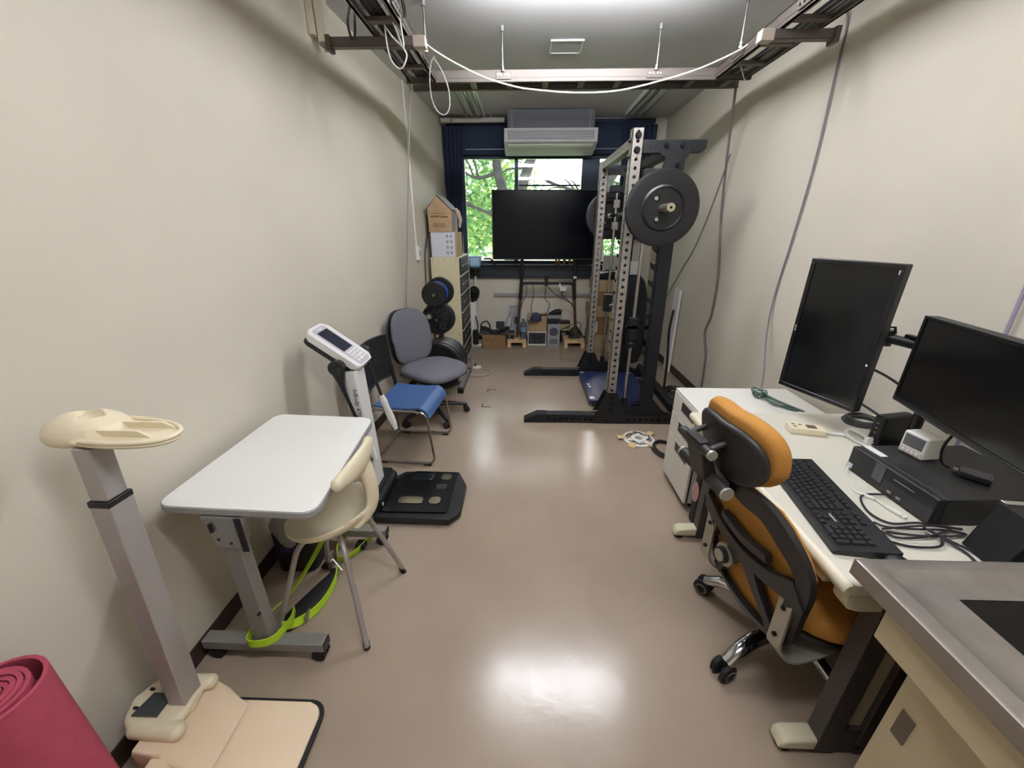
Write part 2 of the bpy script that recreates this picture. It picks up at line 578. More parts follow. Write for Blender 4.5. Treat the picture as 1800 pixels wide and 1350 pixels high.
# ---------------------------------------------------------------- window in the back wall
M_wframe = mat('dark_window_frame', (42, 52, 66), 0.45, metal=0.4)
M_glass = bpy.data.materials.new('window_glass'); M_glass.use_nodes = True
_nt = M_glass.node_tree; _nt.nodes.clear()
_o = _nt.nodes.new('ShaderNodeOutputMaterial'); _mx = _nt.nodes.new('ShaderNodeMixShader')
_t = _nt.nodes.new('ShaderNodeBsdfTransparent'); _t.inputs[0].default_value = (0.93, 0.96, 0.96, 1)
_g = _nt.nodes.new('ShaderNodeBsdfGlossy'); _g.inputs['Roughness'].default_value = 0.03
_fr = _nt.nodes.new('ShaderNodeFresnel'); _fr.inputs[0].default_value = 1.45
_nt.links.new(_fr.outputs[0], _mx.inputs[0]); _nt.links.new(_t.outputs[0], _mx.inputs[1]); _nt.links.new(_g.outputs[0], _mx.inputs[2])
_nt.links.new(_mx.outputs[0], _o.inputs[0])

win = bpy.data.objects.new('window_1', None); COL.objects.link(win); win.location = (0.31, YB+0.06, WZ0); win['kind'] = 'structure'
ORIGIN['window_1'] = V(win.location)
y0, y1 = YB+0.02, YB+0.09
b = BM()
bx(b, WX0, WX0+0.05, y0, y1, WZ0, WZ1, 0.004); bx(b, WX1-0.05, WX1, y0, y1, WZ0, WZ1, 0.004)
bx(b, WX0+0.05, WX1-0.05, y0, y1, WZ1-0.05, WZ1, 0.004); bx(b, WX0+0.05, WX1-0.05, y0, y1, WZ0, WZ0+0.04, 0.004)
part('window_frame', b, M_wframe, win)
for x0, x1 in ((-0.13, -0.085), (0.70, 0.91)):
    b = BM(); bx(b, x0, x1, y0-0.006, y1+0.004, WZ0+0.04, WZ1-0.05, 0.004)
    part('mullion', b, M_wframe, win)
for x0, x1 in ((WX0+0.05, -0.13), (-0.085, 0.70), (0.91, WX1-0.05)):
    b = BM(); bx(b, x0+0.001, x1-0.001, YB+0.05, YB+0.056, WZ0+0.041, WZ1-0.051)
    part('pane', b, M_glass, win)
b = BM(); bx(b, -0.078, 0.69, y0+0.01, y0+0.03, 1.98, 2.0, 0.003); part('glazing_bar', b, M_wframe, win)
# dark apron under the glass with a projecting sill
b = BM()
bx(b, -0.86, 1.5, YB-0.02, YB-0.001, 0.90, 1.05, 0.003)
bx(b, -0.88, 1.52, YB-0.07, YB-0.001, 1.028, 1.048, 0.003)
bx(b, -0.88, 1.52, YB-0.05, YB-0.001, 0.87, 0.90, 0.003)
part('window_sill', b, mat('dark_sill', (40, 47, 52), 0.4, metal=0.2), win)

# ---------------------------------------------------------------- curtains, blind
M_cloth = mat('blackout_cloth', (38, 50, 72), 0.85, var=0.1, vscale=20, bump=0.1, bscale=300)
def curtain(xa_top, xb_top, xa_bot, xb_bot, z0, z1, y, folds, label):
    b = BM()
    def fn(u, v):
        x = (xa_top+(xb_top-xa_top)*u)*v + (xa_bot+(xb_bot-xa_bot)*u)*(1-v)
        a = u*folds*2*PI
        return (x, y+0.018*math.sin(a), z0+(z1-z0)*v), (-0.25*math.cos(a), -1, 0)
    grid_shell(b, folds*8, 6, fn, 0.004)
    return single('blackout_curtain', b, M_cloth, label, 'curtain')
curtain(-0.975, -0.73, -0.965, -0.80, 1.06, 2.60, YB-0.11, 5, 'dark navy blackout curtain at the left edge of the window')
curtain(1.13, 1.52, 1.16, 1.50, 1.36, 2.60, YB-0.11, 6, 'dark navy blackout curtain at right behind the rack')
root = thing('roller_blind', 'dark navy blackout blind drawn partly down over the top of the window', 'blind', (0.1, YB-0.06, 2.30))
b = BM(); bx(b, -0.94, 1.5, YB-0.062, YB-0.055, 2.315, 2.63); part('blind_cloth', b, M_cloth, root)
b = BM(); bx(b, -0.72, 1.12, YB-0.068, YB-0.05, 2.365, 2.372, 0.002); part('blind_rail', b, mat('blind_rail_metal', (200, 205, 212), 0.3, metal=0.6), root)
b = BM(); cyl(b, (-0.9, YB-0.06, 2.648), (1.5, YB-0.06, 2.648), 0.022, seg=14); part('blind_roller', b, M_cloth, root)
b = BM(); bx(b, -0.97, -0.24, YB-0.22, YB-0.17, 2.612, 2.655, 0.004)
b2 = BM(); bx(b2, -0.86, -0.83, YB-0.226, YB-0.17, 2.606, 2.66, 0.002)
root = thing('curtain_track', 'short cream boxed curtain track at the ceiling in the left corner', 'rail', (-0.6, YB-0.19, 2.606))
part('track_box', b, mat('track_cream', (186, 182, 172), 0.6), root); part('track_clip', b2, M_greym, root)
b = BM()
for x in (-0.8, -0.4): bx(b, x-0.006, x+0.006, YB-0.2, YB-0.19, 2.655, ZC-0.001)
part('track_hanger', b, M_greym, root)

# ---------------------------------------------------------------- air conditioner
root = thing('air_conditioner', 'cream ceiling hung air conditioner in front of the window', 'air conditioner', (0.275, 5.1, 2.29))
M_ac = mat('ac_casing', (190, 190, 190), 0.5)
b = BM(); prism(b, [(4.93, 2.365), (4.945, 2.50), (5.31, 2.50), (5.31, 2.29), (5.22, 2.29)], -0.235, 0.785, 'yz', bev=0.008); part('casing', b, M_ac, root)
b = BM(); bx(b, -0.19, 0.74, 4.926, 4.938, 2.395, 2.475, 0.003); part('front_grille', b, mat('ac_grille', (120, 122, 126), 0.5), root)
b = BM()
for k in range(5): bx(b, -0.185, 0.735, 4.921, 4.927, 2.40+k*0.016, 2.406+k*0.016)
part('grille_slat', b, M_ac, root)
b = BM(); prism(b, [(4.95, 2.351), (5.0, 2.335), (5.0, 2.330), (4.95, 2.345)], -0.19, 0.74, 'yz'); part('air_flap', b, M_white, root)
b = BM()
for x in (-0.15, 0.70):
    for y in (5.0, 5.25): cyl(b, (x, y, 2.50), (x, y, ZC-0.001), 0.005, seg=8)
part('hanger_bolt', b, M_steel, root)
b = BM(); bx(b, -0.2, 0.75, 5.0, 5.28, 2.502, 2.685, 0.004); part('service_cover', b, mat('ac_cover', (96, 98, 104), 0.6), root)

# ---------------------------------------------------------------- television on a stand with two timber blocks
root = thing('television', 'large dark flat television on a black tubular stand before the window', 'television', (0.24, 5.13, 1.12))
b = BM(); bx(b, -0.395, 0.885, 5.10, 5.14, 1.128, 1.915, 0.004); part('casing', b, M_black, root)
b = BM(); bx(b, -0.383, 0.873, 5.097, 5.101, 1.145, 1.903); part('screen', b, mat('tv_screen', (9, 12, 18), 0.16, spec=0.25), root)
b = BM(); bx(b, -0.05, 0.55, 5.141, 5.18, 1.2, 1.6, 0.008); part('rear_housing', b, M_black, root)
root = thing('television_stand', 'black tubular television stand with brown lower legs on pale timber blocks', 'stand', (0.3, 5.17, 0.111))
for xt, xb in ((-0.03, -0.085), (0.65, 0.715)):
    b = BM(); tube(b, [(xt+0.01, 5.205, 1.5), (xt, 5.2, 0.86), (xt+(xb-xt)*0.25, 5.19, 0.62)], 0.023, 12)
    l = part('leg', b, M_blackm, root)
    b = BM(); tube(b, [(xt+(xb-xt)*0.25, 5.19, 0.62), (xb, 5.17, 0.112)], 0.017, 12)
    part('lower_tube', b, mat('bronze_tube', (104, 74, 58), 0.35, metal=0.6), root, sub=l)
b = BM()
tube(b, fillet([(-0.035, 5.2, 0.74), (-0.025, 5.2, 0.83), (0.645, 5.2, 0.83), (0.655, 5.2, 0.74)], 0.08, 5), 0.02, 10)
part('crossbar', b, M_blackm, root)
b = BM(); bx(b, -0.02, 0.64, 5.19, 5.205, 0.855, 0.868); part('shelf_rail', b, M_chrome, root)
b = BM(); cyl(b, (0.29, 5.185, 0.80), (0.29, 5.185, 0.94), 0.022, seg=10); bx(b, 0.262, 0.318, 5.165, 5.19, 0.81, 0.85, 0.004); part('clamp', b, M_black, root)
b = BM(); bx(b, 0.47, 0.55, 5.165, 5.19, 0.735, 0.79, 0.004); bx(b, 0.455, 0.475, 5.16, 5.18, 0.78, 0.83, 0.003); part('adapter', b, M_white, root, label='white power adapter hung on the crossbar')
b = BM(); bx(b, 0.635, 0.675, 5.17, 5.2, 0.89, 0.92, 0.004); part('adapter', b, M_white, root)

M_timber = mat('pale_timber', (200, 172, 132), 0.7, var=0.12, vscale=14, stretch=(1, 8, 1))
def block(x0, x1, y0, y1, label):
    r = thing('timber_pallet', label, 'pallet', ((x0+x1)/2, (y0+y1)/2, 0))
    n = 3; w = (x1-x0)/n
    for k in range(n):
        b = BM(); bx(b, x0+k*w+0.003, x0+(k+1)*w-0.003, y0, y1, 0.088, 0.111, 0.002); part('plank', b, M_timber, r)
    b = BM(); bx(b, x0, x1, y0, y0+0.03, 0.066, 0.087, 0.002); bx(b, x0, x1, y1-0.03, y1, 0.066, 0.087, 0.002); part('crosspiece', b, M_timber, r)
    for x in (x0, x1-0.05):
        b = BM(); bx(b, x, x+0.05, y0, y1, 0, 0.066, 0.003); part('runner', b, M_timber, r)
block(-0.215, 0.04, 5.05, 5.31, 'small pale timber pallet under the left leg of the television stand')
block(0.545, 0.82, 5.05, 5.31, 'small pale timber pallet under the right leg of the television stand')

# cables hanging from the stand
for pts, lab in (
    ([(0.03, 5.18, 0.82), (0.035, 5.17, 0.7), (-0.02, 5.17, 0.58), (-0.05, 5.2, 0.45)], 'black cable leaving the left end of the stand crossbar'),
    ([(0.12, 5.18, 0.81), (0.13, 5.16, 0.68), (0.1, 5.15, 0.55), (0.11, 5.17, 0.45), (0.18, 5.2, 0.40)], 'black cable dropping from the crossbar to the blue cap'),
    ([(0.29, 5.165, 0.83), (0.28, 5.16, 0.70), (0.29, 5.15, 0.62), (0.34, 5.15, 0.57), (0.32, 5.16, 0.48), (0.28, 5.2, 0.41)], 'black kinked cable dropping from the stand clamp'),
    ([(0.3, 5.165, 0.81), (0.4, 5.16, 0.7), (0.55, 5.16, 0.62), (0.67, 5.17, 0.55)], 'black cable running from the clamp down to the right leg'),
    ([(0.5, 5.165, 0.74), (0.5, 5.16, 0.68), (0.6, 5.16, 0.6), (0.67, 5.16, 0.5)], 'black cable running from the white adapter to the right leg')):
    b = BM(); tube(b, spline(pts, 6), 0.005, 6); single('hanging_cable', b, M_dark, lab, 'cable')

# ---------------------------------------------------------------- things on the floor under the television
def crate(name, x0, x1, y0, y1, z0, z1, m, label, cat, bev=0.004, root_only=False):
    r = thing(name, label, cat, ((x0+x1)/2, (y0+y1)/2, z0))
    b = BM(); bx(b, x0, x1, y0, y1, z0, z1, bev); part('body', b, m, r)
    return r
M_cardd = mat('brown_cardboard', (132, 103, 72), 0.9, var=0.12, vscale=20, bump=0.1, bscale=200)
r = crate('cardboard_box', -0.545, -0.235, 4.99, 5.20, 0, 0.195, M_cardd, 'brown cardboard box under the black bag at left', 'box')
b = BM(); bx(b, -0.545, -0.235, 5.05, 5.056, 0.195, 0.1965); bx(b, -0.42, -0.395, 4.9885, 4.9905, 0.17, 0.18); part('seam', b, mat('box_tape', (190, 160, 120), 0.6), r)
# black bag with a strap handle lying on the box
r = thing('shoulder_bag', 'soft black bag with loop handle slumped on the brown box', 'bag', (-0.42, 5.1, 0.197))
b = BM()
def fnb(u, v):
    a = v*PI
    w = 0.24*(1-0.25*abs(2*u-1)**3)
    return (-0.57+0.38*u, 5.09-0.11*math.cos(a), 0.20+0.075*math.sin(a)*(0.55+0.45*math.sin(u*7+1))), (0, -math.cos(a), math.sin(a)+0.1)
grid_shell(b, 12, 8, fnb, 0.012)
bx(b, -0.56, -0.2, 5.0, 5.18, 0.197, 0.215, 0.006)
part('body', b, mat('black_nylon', (22, 22, 25), 0.6, bump=0.2, bscale=60), r)
b = BM(); tube(b, spline([(-0.56, 5.05, 0.22), (-0.55, 5.03, 0.33), (-0.48, 5.03, 0.36), (-0.44, 5.03, 0.30), (-0.45, 5.04, 0.25)], 6), 0.009, 8); part('handle', b, M_black, r)
b = BM(); bx(b, -0.35, -0.25, 5.0, 5.12, 0.262, 0.268, M=Matrix.Translation((0, 0, 0))@Matrix.Rotation(0.0, 4, 'X')); bx(b, -0.36, -0.25, 5.03, 5.04, 0.27, 0.36, 0.003)
part('flap', b, mat('charcoal_cloth', (44, 48, 52), 0.8), r)
# rolled pale mat leaning beside it
b = BM(); cyl(b, (-0.265, 5.26, 0.03), (-0.18, 5.30, 0.37), 0.035, seg=14); single('paper_roll', b, mat('pale_roll', (176, 176, 172), 0.8), 'pale rolled sheet leaning behind the black bag', 'roll')
# bin-like white case with a black base at far left
r = thing('exercise_bike', 'white and black upright exercise machine behind the drawer cabinet', 'exercise machine', (-0.68, 5.15, 0))
b = BM(); prism(b, [(5.101, 0.041), (5.24, 0.041), (5.2, 0.62), (5.12, 0.62)], -0.73, -0.625, 'yz', bev=0.008); part('column', b, M_white, r)
b = BM(); tube(b, spline([(-0.67, 5.17, 0.6), (-0.66, 5.14, 0.68), (-0.63, 5.08, 0.76)], 5), 0.06, 12, radii=[0.05, 0.055, 0.06, 0.065, 0.075, 0.08, 0.08, 0.078, 0.075, 0.07, 0.06]); part('saddle', b, M_black, r)
b = BM(); bx(b, -0.75, -0.56, 5.07, 5.3, 0.0, 0.04, 0.008); part('base', b, M_white, r)
b = BM(); bx(b, -0.672, -0.60, 5.03, 5.1, 0.041, 0.24, 0.012); part('pedal_cover', b, M_black, r)
b = BM(); bx(b, -0.655, -0.63, 5.3, 5.32, 0.0, 0.90, 0.004); part('upright_strip', b, M_white, r)
b = BM(); tube(b, spline([(-0.63, 5.06, 0.42), (-0.6, 5.03, 0.32), (-0.6, 5.02, 0.22), (-0.57, 5.0, 0.2)], 5), 0.008, 6); part('cable', b, M_dark, r)
# grey flat box standing at the wall
r = crate('storage_box', -0.19, -0.045, 5.33, 5.40, 0.0, 0.50, mat('pale_grey_box', (150, 150, 156), 0.6), 'pale grey upright box against the back wall behind the bottle', 'box')
b = BM(); bx(b, -0.13, -0.07, 5.327, 5.331, 0.26, 0.36); part('printed_panel', b, mat('box_print', (60, 60, 68), 0.7), r)
# camera on the left pallet
r = thing('camera', 'dark compact camera resting on the left timber pallet', 'camera', (-0.15, 5.11, 0.111))
b = BM(); bx(b, -0.2, -0.115, 5.09, 5.14, 0.111, 0.19, 0.008); part('body', b, mat('camera_grey', (88, 86, 84), 0.5), r)
b = BM(); cyl(b, (-0.15, 5.09, 0.145), (-0.15, 5.065, 0.145), 0.026, 0.022, 14); part('lens', b, M_black, r)
b = BM(); bx(b, -0.2, -0.12, 5.1, 5.135, 0.19, 0.225, 0.006); part('hood', b, M_black, r)
# water bottle
r = thing('water_bottle', 'clear plastic water bottle with a white cap on the left pallet', 'bottle', (0.0, 5.12, 0.111))
M_pet = mat('pet_plastic', (150, 165, 185), 0.08, trans=0.75, ior=1.33)
b = BM(); lathe(b, [(0, 0), (0.04, 0), (0.044, 0.01), (0.044, 0.07), (0.040, 0.08), (0.044, 0.09), (0.044, 0.17), (0.038, 0.21), (0.015, 0.25), (0.013, 0.275), (0, 0.275)], 20, Matrix.Translation((0.0, 5.12, 0.111))); part('body', b, M_pet, r)
b = BM(); cyl(b, (0.0, 5.12, 0.387), (0.0, 5.12, 0.41), 0.016, seg=14); part('cap', b, M_white, r)
b = BM(); lathe(b, [(0.0446, 0.10), (0.0448, 0.165)], 20, Matrix.Translation((0.0, 5.12, 0.111))); part('wrapper', b, mat('bottle_wrap', (110, 130, 160), 0.4), r)
# black wire crate with a white rim, carton above it
r = thing('display_case', 'black compartment case with a white rim under the open carton', 'case', (0.187, 5.28, 0))
b = BM(); bx(b, 0.07, 0.305, 5.2, 5.38, 0.01, 0.18, 0.003); part('body', b, M_black, r)
b = BM()
bx(b, 0.062, 0.072, 5.185, 5.21, 0, 0.185); bx(b, 0.303, 0.313, 5.185, 5.21, 0, 0.185); bx(b, 0.072, 0.303, 5.185, 5.21, 0, 0.012); bx(b, 0.072, 0.303, 5.185, 5.21, 0.175, 0.185)
part('rim', b, M_white, r)
for k in range(3):
    for j in range(2):
        b = BM(); bx(b, 0.082+k*0.074, 0.146+k*0.074, 5.19, 5.199, 0.022+j*0.076, 0.09+j*0.076, 0.004); part('compartment', b, mat('smoked_panel', (52, 52, 54), 0.3), r)
r = thing('open_carton', 'tan open carton standing on the black case with a blue cap on it', 'box', (0.187, 5.28, 0.186))
b = BM(); bx(b, 0.062, 0.315, 5.19, 5.38, 0.186, 0.40, 0.002); part('body', b, M_card, r)
b = BM(); bx(b, 0.22, 0.32, 5.185, 5.25, 0.402, 0.412, 0.003); part('black_clip', b, M_black, r)
r = thing('baseball_cap', 'dark blue cloth cap hung over the corner of the open carton', 'cap', (0.15, 5.2, 0.33))
b = BM()
def fnc(u, v):
    a = u*2*PI; t = v*PI*0.5
    return (0.165+0.075*math.cos(a)*math.cos(t), 5.175+0.06*math.sin(a)*math.cos(t), 0.35+0.10*math.sin(t)), (math.cos(a)*math.cos(t), math.sin(a)*math.cos(t), math.sin(t)+0.05)
grid_shell(b, 20, 6, fnc, 0.004); part('crown', b, mat('navy_cloth', (50, 58, 82), 0.85, bump=0.2, bscale=90), r)
b = BM(); prism(b, [(0.06, 5.13), (0.09, 5.09), (0.16, 5.1), (0.19, 5.12), (0.16, 5.15), (0.1, 5.16)], 0.345, 0.352, 'xy', Matrix.Translation((0, 0, 0))); part('peak', b, MATS['navy_cloth'], r)
# silver speaker
r = thing('loudspeaker', 'silver box speaker with a round grille and slotted foot', 'speaker', (0.41, 5.24, 0))
b = BM(); bx(b, 0.325, 0.495, 5.15, 5.36, 0, 0.30, 0.006); part('cabinet', b, mat('speaker_silver', (160, 160, 166), 0.4, metal=0.3), r)
b = BM(); cyl(b, (0.41, 5.152, 0.195), (0.41, 5.142, 0.195), 0.058, 0.055, 24); part('round_grille', b, mat('speaker_mesh', (70, 72, 76), 0.7), r)
b = BM()
for k in range(4): bx(b, 0.355, 0.465, 5.146, 5.152, 0.035+k*0.018, 0.043+k*0.018)
part('slot', b, MATS['speaker_mesh'], r)
r = thing('equipment_case', 'flat black equipment case lying on the silver speaker', 'case', (0.42, 5.25, 0.301))
b = BM(); bx(b, 0.325, 0.47, 5.16, 5.34, 0.301, 0.365, 0.008); part('body', b, M_black, r)
b = BM(); prism(b, [(0.32, 0.372), (0.5, 0.372), (0.52, 0.39), (0.5, 0.41), (0.33, 0.40)], 5.17, 5.33, 'xz', bev=0.003); part('tray', b, mat('case_grey', (140, 142, 146), 0.5), r)
b = BM(); bx(b, 0.34, 0.47, 5.18, 5.32, 0.366, 0.371); part('spacer', b, M_black, r)
r = thing('black_pouch', 'rounded black pouch on top of the flat equipment case', 'pouch', (0.44, 5.22, 0.411))
b = BM(); tube(b, [(0.33, 5.22, 0.425), (0.37, 5.22, 0.435), (0.42, 5.22, 0.45), (0.47, 5.22, 0.455), (0.51, 5.22, 0.45)], 0.03, 12, radii=[0.010, 0.022, 0.034, 0.038, 0.028]); part('body', b, MATS['black_nylon'], r)
# beige device at right
r = thing('beige_device', 'low beige bench device between the speaker and the right pallet', 'device', (0.565, 5.3, 0))
b = BM(); bx(b, 0.50, 0.54, 5.34, 5.39, 0, 0.18, 0.004); bx(b, 0.60, 0.64, 5.34, 5.39, 0, 0.18, 0.004); part('leg', b, M_black, r)
b = BM(); bx(b, 0.49, 0.645, 5.27, 5.40, 0.181, 0.275, 0.006); part('body', b, mat('beige_case', (160, 148, 116), 0.6), r)
b = BM(); cyl(b, (0.61, 5.271, 0.225), (0.61, 5.262, 0.225), 0.012, seg=12); bx(b, 0.495, 0.64, 5.272, 5.39, 0.276, 0.31, 0.004); part('knob', b, M_black, r)
# black floor box with cables on the right pallet
r = thing('cable_reel', 'tangle of black cable on the right timber pallet', 'cable', (0.7, 5.24, 0.112))
b = BM()
for k in range(5):
    tube(b, spline([(0.62+0.02*k, 5.14, 0.118+0.006*k), (0.75, 5.12+0.02*k, 0.13+0.012*k), (0.8-0.01*k, 5.22, 0.15+0.02*(k % 3)), (0.72, 5.28, 0.17+0.02*k), (0.63, 5.24, 0.13+0.01*k)], 5, True), 0.006, 6, True)
part('loop', b, M_dark, r)
b = BM(); tube(b, spline([(0.73, 5.24, 0.16), (0.78, 5.2, 0.27), (0.75, 5.18, 0.32), (0.69, 5.2, 0.3), (0.56, 5.26, 0.22), (0.5, 5.25, 0.18)], 6), 0.005, 6); part('lead', b, M_dark, r)

# cartons stacked behind the rack
def carton(x0, x1, y0, y1, z0, z1, label, m, patch=None):
    r = thing('cardboard_box', label, 'box', ((x0+x1)/2, (y0+y1)/2, z0), group=None)
    b = BM(); bx(b, x0, x1, y0, y1, z0, z1, 0.004); part('body', b, m, r)
    b = BM(); bx(b, (x0+x1)/2-0.02, (x0+x1)/2+0.02, y0-0.0015, y0+0.0005, z0+0.001, z1-0.001); part('tape', b, MATS['box_tape'], r)
    if patch:
        b = BM(); bx(b, patch[0], patch[1], y0-0.002, y0, patch[2], patch[3]); part('paper_label', b, M_white, r)
    return r
carton(0.86, 1.38, 4.95, 5.35, 0.0, 0.20, 'lowest cardboard carton of the stack behind the rack', M_card)
carton(0.87, 1.36, 4.97, 5.35, 0.201, 0.44, 'cardboard carton with a white paper label behind the rack', M_cardd, (0.9, 0.95, 0.24, 0.38))
carton(0.84, 1.37, 4.96, 5.34, 0.441, 0.58, 'flattened cardboard carton third up in the stack behind the rack', M_card)
carton(0.89, 1.40, 4.97, 5.35, 0.581, 0.76, 'cardboard carton near the top of the stack behind the rack', M_cardd)
carton(0.87, 1.36, 4.97, 5.34, 0.761, 0.90, 'topmost pale cardboard carton of the stack behind the rack', M_card, (0.88, 0.93, 0.80, 0.87))
r = thing('equipment_bag', 'dark bag slumped on the topmost carton behind the rack', 'bag', (1.1, 5.15, 0.902))
b = BM(); prism(b, [(0.9, 0.902), (1.3, 0.902), (1.26, 0.98), (1.1, 1.0), (0.93, 0.97)], 5.0, 5.28, 'xz', bev=0.02); part('body', b, MATS['black_nylon'], r)
r = thing('paper_sleeve', 'white paper sleeve standing on the carton stack under the window', 'sleeve', (1.15, 5.31, 0.902))
b = BM(); bx(b, 1.02, 1.30, 5.30, 5.31, 0.902, 1.17, 0.002); part('body', b, M_white, r)
# pencil pots and bottles on the sill behind the television edge
M_brass = mat('brass', (150, 118, 70), 0.35, metal=0.7)
for k, (x, h, rr) in enumerate(((0.42, 0.13, 0.016), (0.46, 0.16, 0.014), (0.53, 0.12, 0.02), (0.60, 0.15, 0.016), (0.66, 0.11, 0.022))):
    b = BM(); lathe(b, [(0, 0), (rr, 0), (rr, h*0.6), (rr*0.5, h*0.75), (rr*0.5, h), (0, h)], 12, Matrix.Translation((x, YB-0.045, 1.049)))
    single('small_bottle', b, M_brass, ['slim brown bottle at the left of the row on the window sill', 'tall narrow brown bottle second in the row on the sill', 'short wide brown bottle in the middle of the sill row', 'tall brown bottle right of the middle of the sill row', 'squat brown bottle at the right end of the sill row'][k], 'bottle', 'brown bottles on the window sill')
# pale blue tray by the window, black curved rail
r = thing('blue_basin', 'pale blue plastic tub sitting by the window left of the television', 'tub', (-0.63, 5.28, 1.02))
b = BM(); prism(b, [(-0.69, 1.03), (-0.57, 1.03), (-0.55, 1.16), (-0.71, 1.16)], 5.17, 5.33, 'xz', bev=0.008); part('tub', b, mat('pale_blue_plastic', (120, 158, 188), 0.4), r)
b = BM(); bx(b, -0.685, -0.575, 5.166, 5.172, 1.05, 1.145, 0.003); part('side_panel', b, mat('pale_blue_panel', (160, 190, 214), 0.35), r)
b = BM(); bx(b, -0.69, -0.575, 5.18, 5.35, 1.0, 1.03, 0.003); bx(b, -0.655, -0.631, 5.301, 5.319, 0.905, 1.0, 0.002); part('bracket', b, M_black, r)
b = BM(); tube(b, fillet([(-0.53, 5.33, 1.12), (-0.43, 5.33, 1.125), (-0.39, 5.33, 1.06), (-0.385, 5.35, 1.049)], 0.05, 5), 0.012, 10)
single('black_rail', b, M_black, 'short curved black rail arching over the window sill', 'rail')

# ---------------------------------------------------------------- outside: ground, trees
b = BM(); bx(b, -30, 30, YB+0.2, 60, -0.2, 0.05); struct('ground', b, mat('lawn', (150, 170, 110), 0.9, var=0.25, vscale=1.5))
M_bark = mat('bark', (84, 76, 68), 0.9, var=0.25, vscale=6, bump=0.4, bscale=20)
def leafmat(name, rgb):
    m = mat(name, rgb, 0.6, var=0.25, vscale=3)
    nt = m.node_tree; b_ = nt.nodes['Principled BSDF']; out = nt.nodes['Material Output']
    tr = nt.nodes.new('ShaderNodeBsdfTranslucent'); tr.inputs[0].default_value = (*lin(rgb), 1)
    mx = nt.nodes.new('ShaderNodeMixShader'); mx.inputs[0].default_value = 0.5
    nt.links.new(b_.outputs[0], mx.inputs[1]); nt.links.new(tr.outputs[0], mx.inputs[2]); nt.links.new(mx.outputs[0], out.inputs[0])
    return m
M_leaf = [leafmat('leaf_green', (142, 176, 112)), leafmat('leaf_yellow', (192, 206, 128)), leafmat('leaf_deep', (104, 142, 100))]
def tree(base, limbs, clusters, n, size, label, seed, mi):
    rnd = random.Random(seed)
    root = thing('tree', label, 'tree', base)
    b = BM()
    for pts, r0, r1 in limbs:
        P = spline(pts, 5); N = len(P)
        tube(b, P, r0, 9, radii=[r0+(r1-r0)*i/(N-1) for i in range(N)])
        # twigs
        for _ in range(7):
            i = rnd.randrange(N//3, N); p = P[i]
            d = V((rnd.uniform(-1, 1), rnd.uniform(-0.6, 0.6), rnd.uniform(-0.3, 0.9)))*rnd.uniform(0.5, 1.1)
            tube(b, spline([p, p+d*0.5+V((0, 0, 0.1)), p+d], 3), 0.02, 5, radii=[0.028, 0.025, 0.022, 0.018, 0.014, 0.010, 0.006])
    part('trunk', b, M_bark, root)
    b = BM()
    tot = sum(c[3]**2 for c in clusters)
    for cx, cy, cz, cr in clusters:
        for _ in range(int(n*cr*cr/tot)):
            while True:
                q = V((rnd.uniform(-1, 1), rnd.uniform(-1, 1), rnd.uniform(-1, 1)))
                if q.length < 1: break
            p = V((cx, cy, cz)) + V((q.x*cr, q.y*cr*0.7, q.z*cr*0.8))
            a = V((rnd.gauss(0, 1), rnd.gauss(0, 1), rnd.gauss(0, 0.6))).normalized()
            c = a.cross(V((rnd.gauss(0, 1), rnd.gauss(0, 1), rnd.gauss(0, 1)))).normalized()
            s = size*rnd.uniform(0.6, 1.3)
            f = b.faces.new([b.verts.new(p-a*s), b.verts.new(p+c*s*0.45), b.verts.new(p+a*s), b.verts.new(p-c*s*0.45)])
            f.material_index = rnd.choice(mi)
    o = part('foliage', b, M_leaf, root, kind='stuff')
tree((-0.30, 9.5, 0.05), [
    ([(-0.30, 9.5, 0.05), (-0.28, 9.5, 1.0), (-0.28, 9.5, 1.7)], 0.2, 0.16),
    ([(-0.28, 9.5, 1.7), (-0.5, 9.5, 2.3), (-0.62, 9.5, 2.9), (-0.55, 9.5, 4.0), (-0.8, 9.6, 5.2)], 0.13, 0.05),
    ([(-0.28, 9.5, 1.6), (-0.08, 9.5, 2.3), (0.18, 9.45, 3.0), (0.6, 9.4, 4.2), (0.8, 9.4, 5.5)], 0.15, 0.05),
    ([(-0.3, 9.5, 1.5), (-0.8, 9.4, 1.8), (-1.5, 9.3, 2.0), (-2.2, 9.2, 1.8)], 0.05, 0.015),
    ([(-0.62, 9.5, 2.6), (-1.1, 9.4, 2.5), (-1.7, 9.3, 2.9)], 0.045, 0.012)],
    [(-1.3, 10.4, 2.9, 1.2), (-1.7, 10.3, 1.7, 1.1), (-0.9, 10.6, 1.5, 1.0), (-0.6, 10.6, 4.0, 1.3), (-2.6, 9.8, 2.4, 1.1), (-0.5, 10.8, 2.6, 0.8)], 5200, 0.085,
    'forked grey trunked tree with pale green leaves outside at left', 3, (0, 0, 1, 2))
tree((1.9, 10.5, 0.05), [
    ([(1.9, 10.5, 0.05), (1.75, 10.5, 1.4), (1.9, 10.5, 2.4), (2.35, 10.5, 3.4), (2.6, 10.5, 4.8)], 0.26, 0.12),
    ([(1.8, 10.5, 1.9), (1.2, 10.4, 2.3), (0.5, 10.3, 2.5)], 0.06, 0.02),
    ([(2.1, 10.5, 2.9), (1.7, 10.4, 3.3), (1.2, 10.4, 4.2)], 0.07, 0.03)],
    [(1.2, 11.4, 1.8, 1.0), (0.4, 11.2, 2.0, 0.7), (1.9, 11.6, 1.1, 1.0), (1.5, 11.5, 4.6, 1.0)], 2600, 0.08,
    'leaning thick trunked tree outside behind the middle pane', 5, (2, 0, 2))
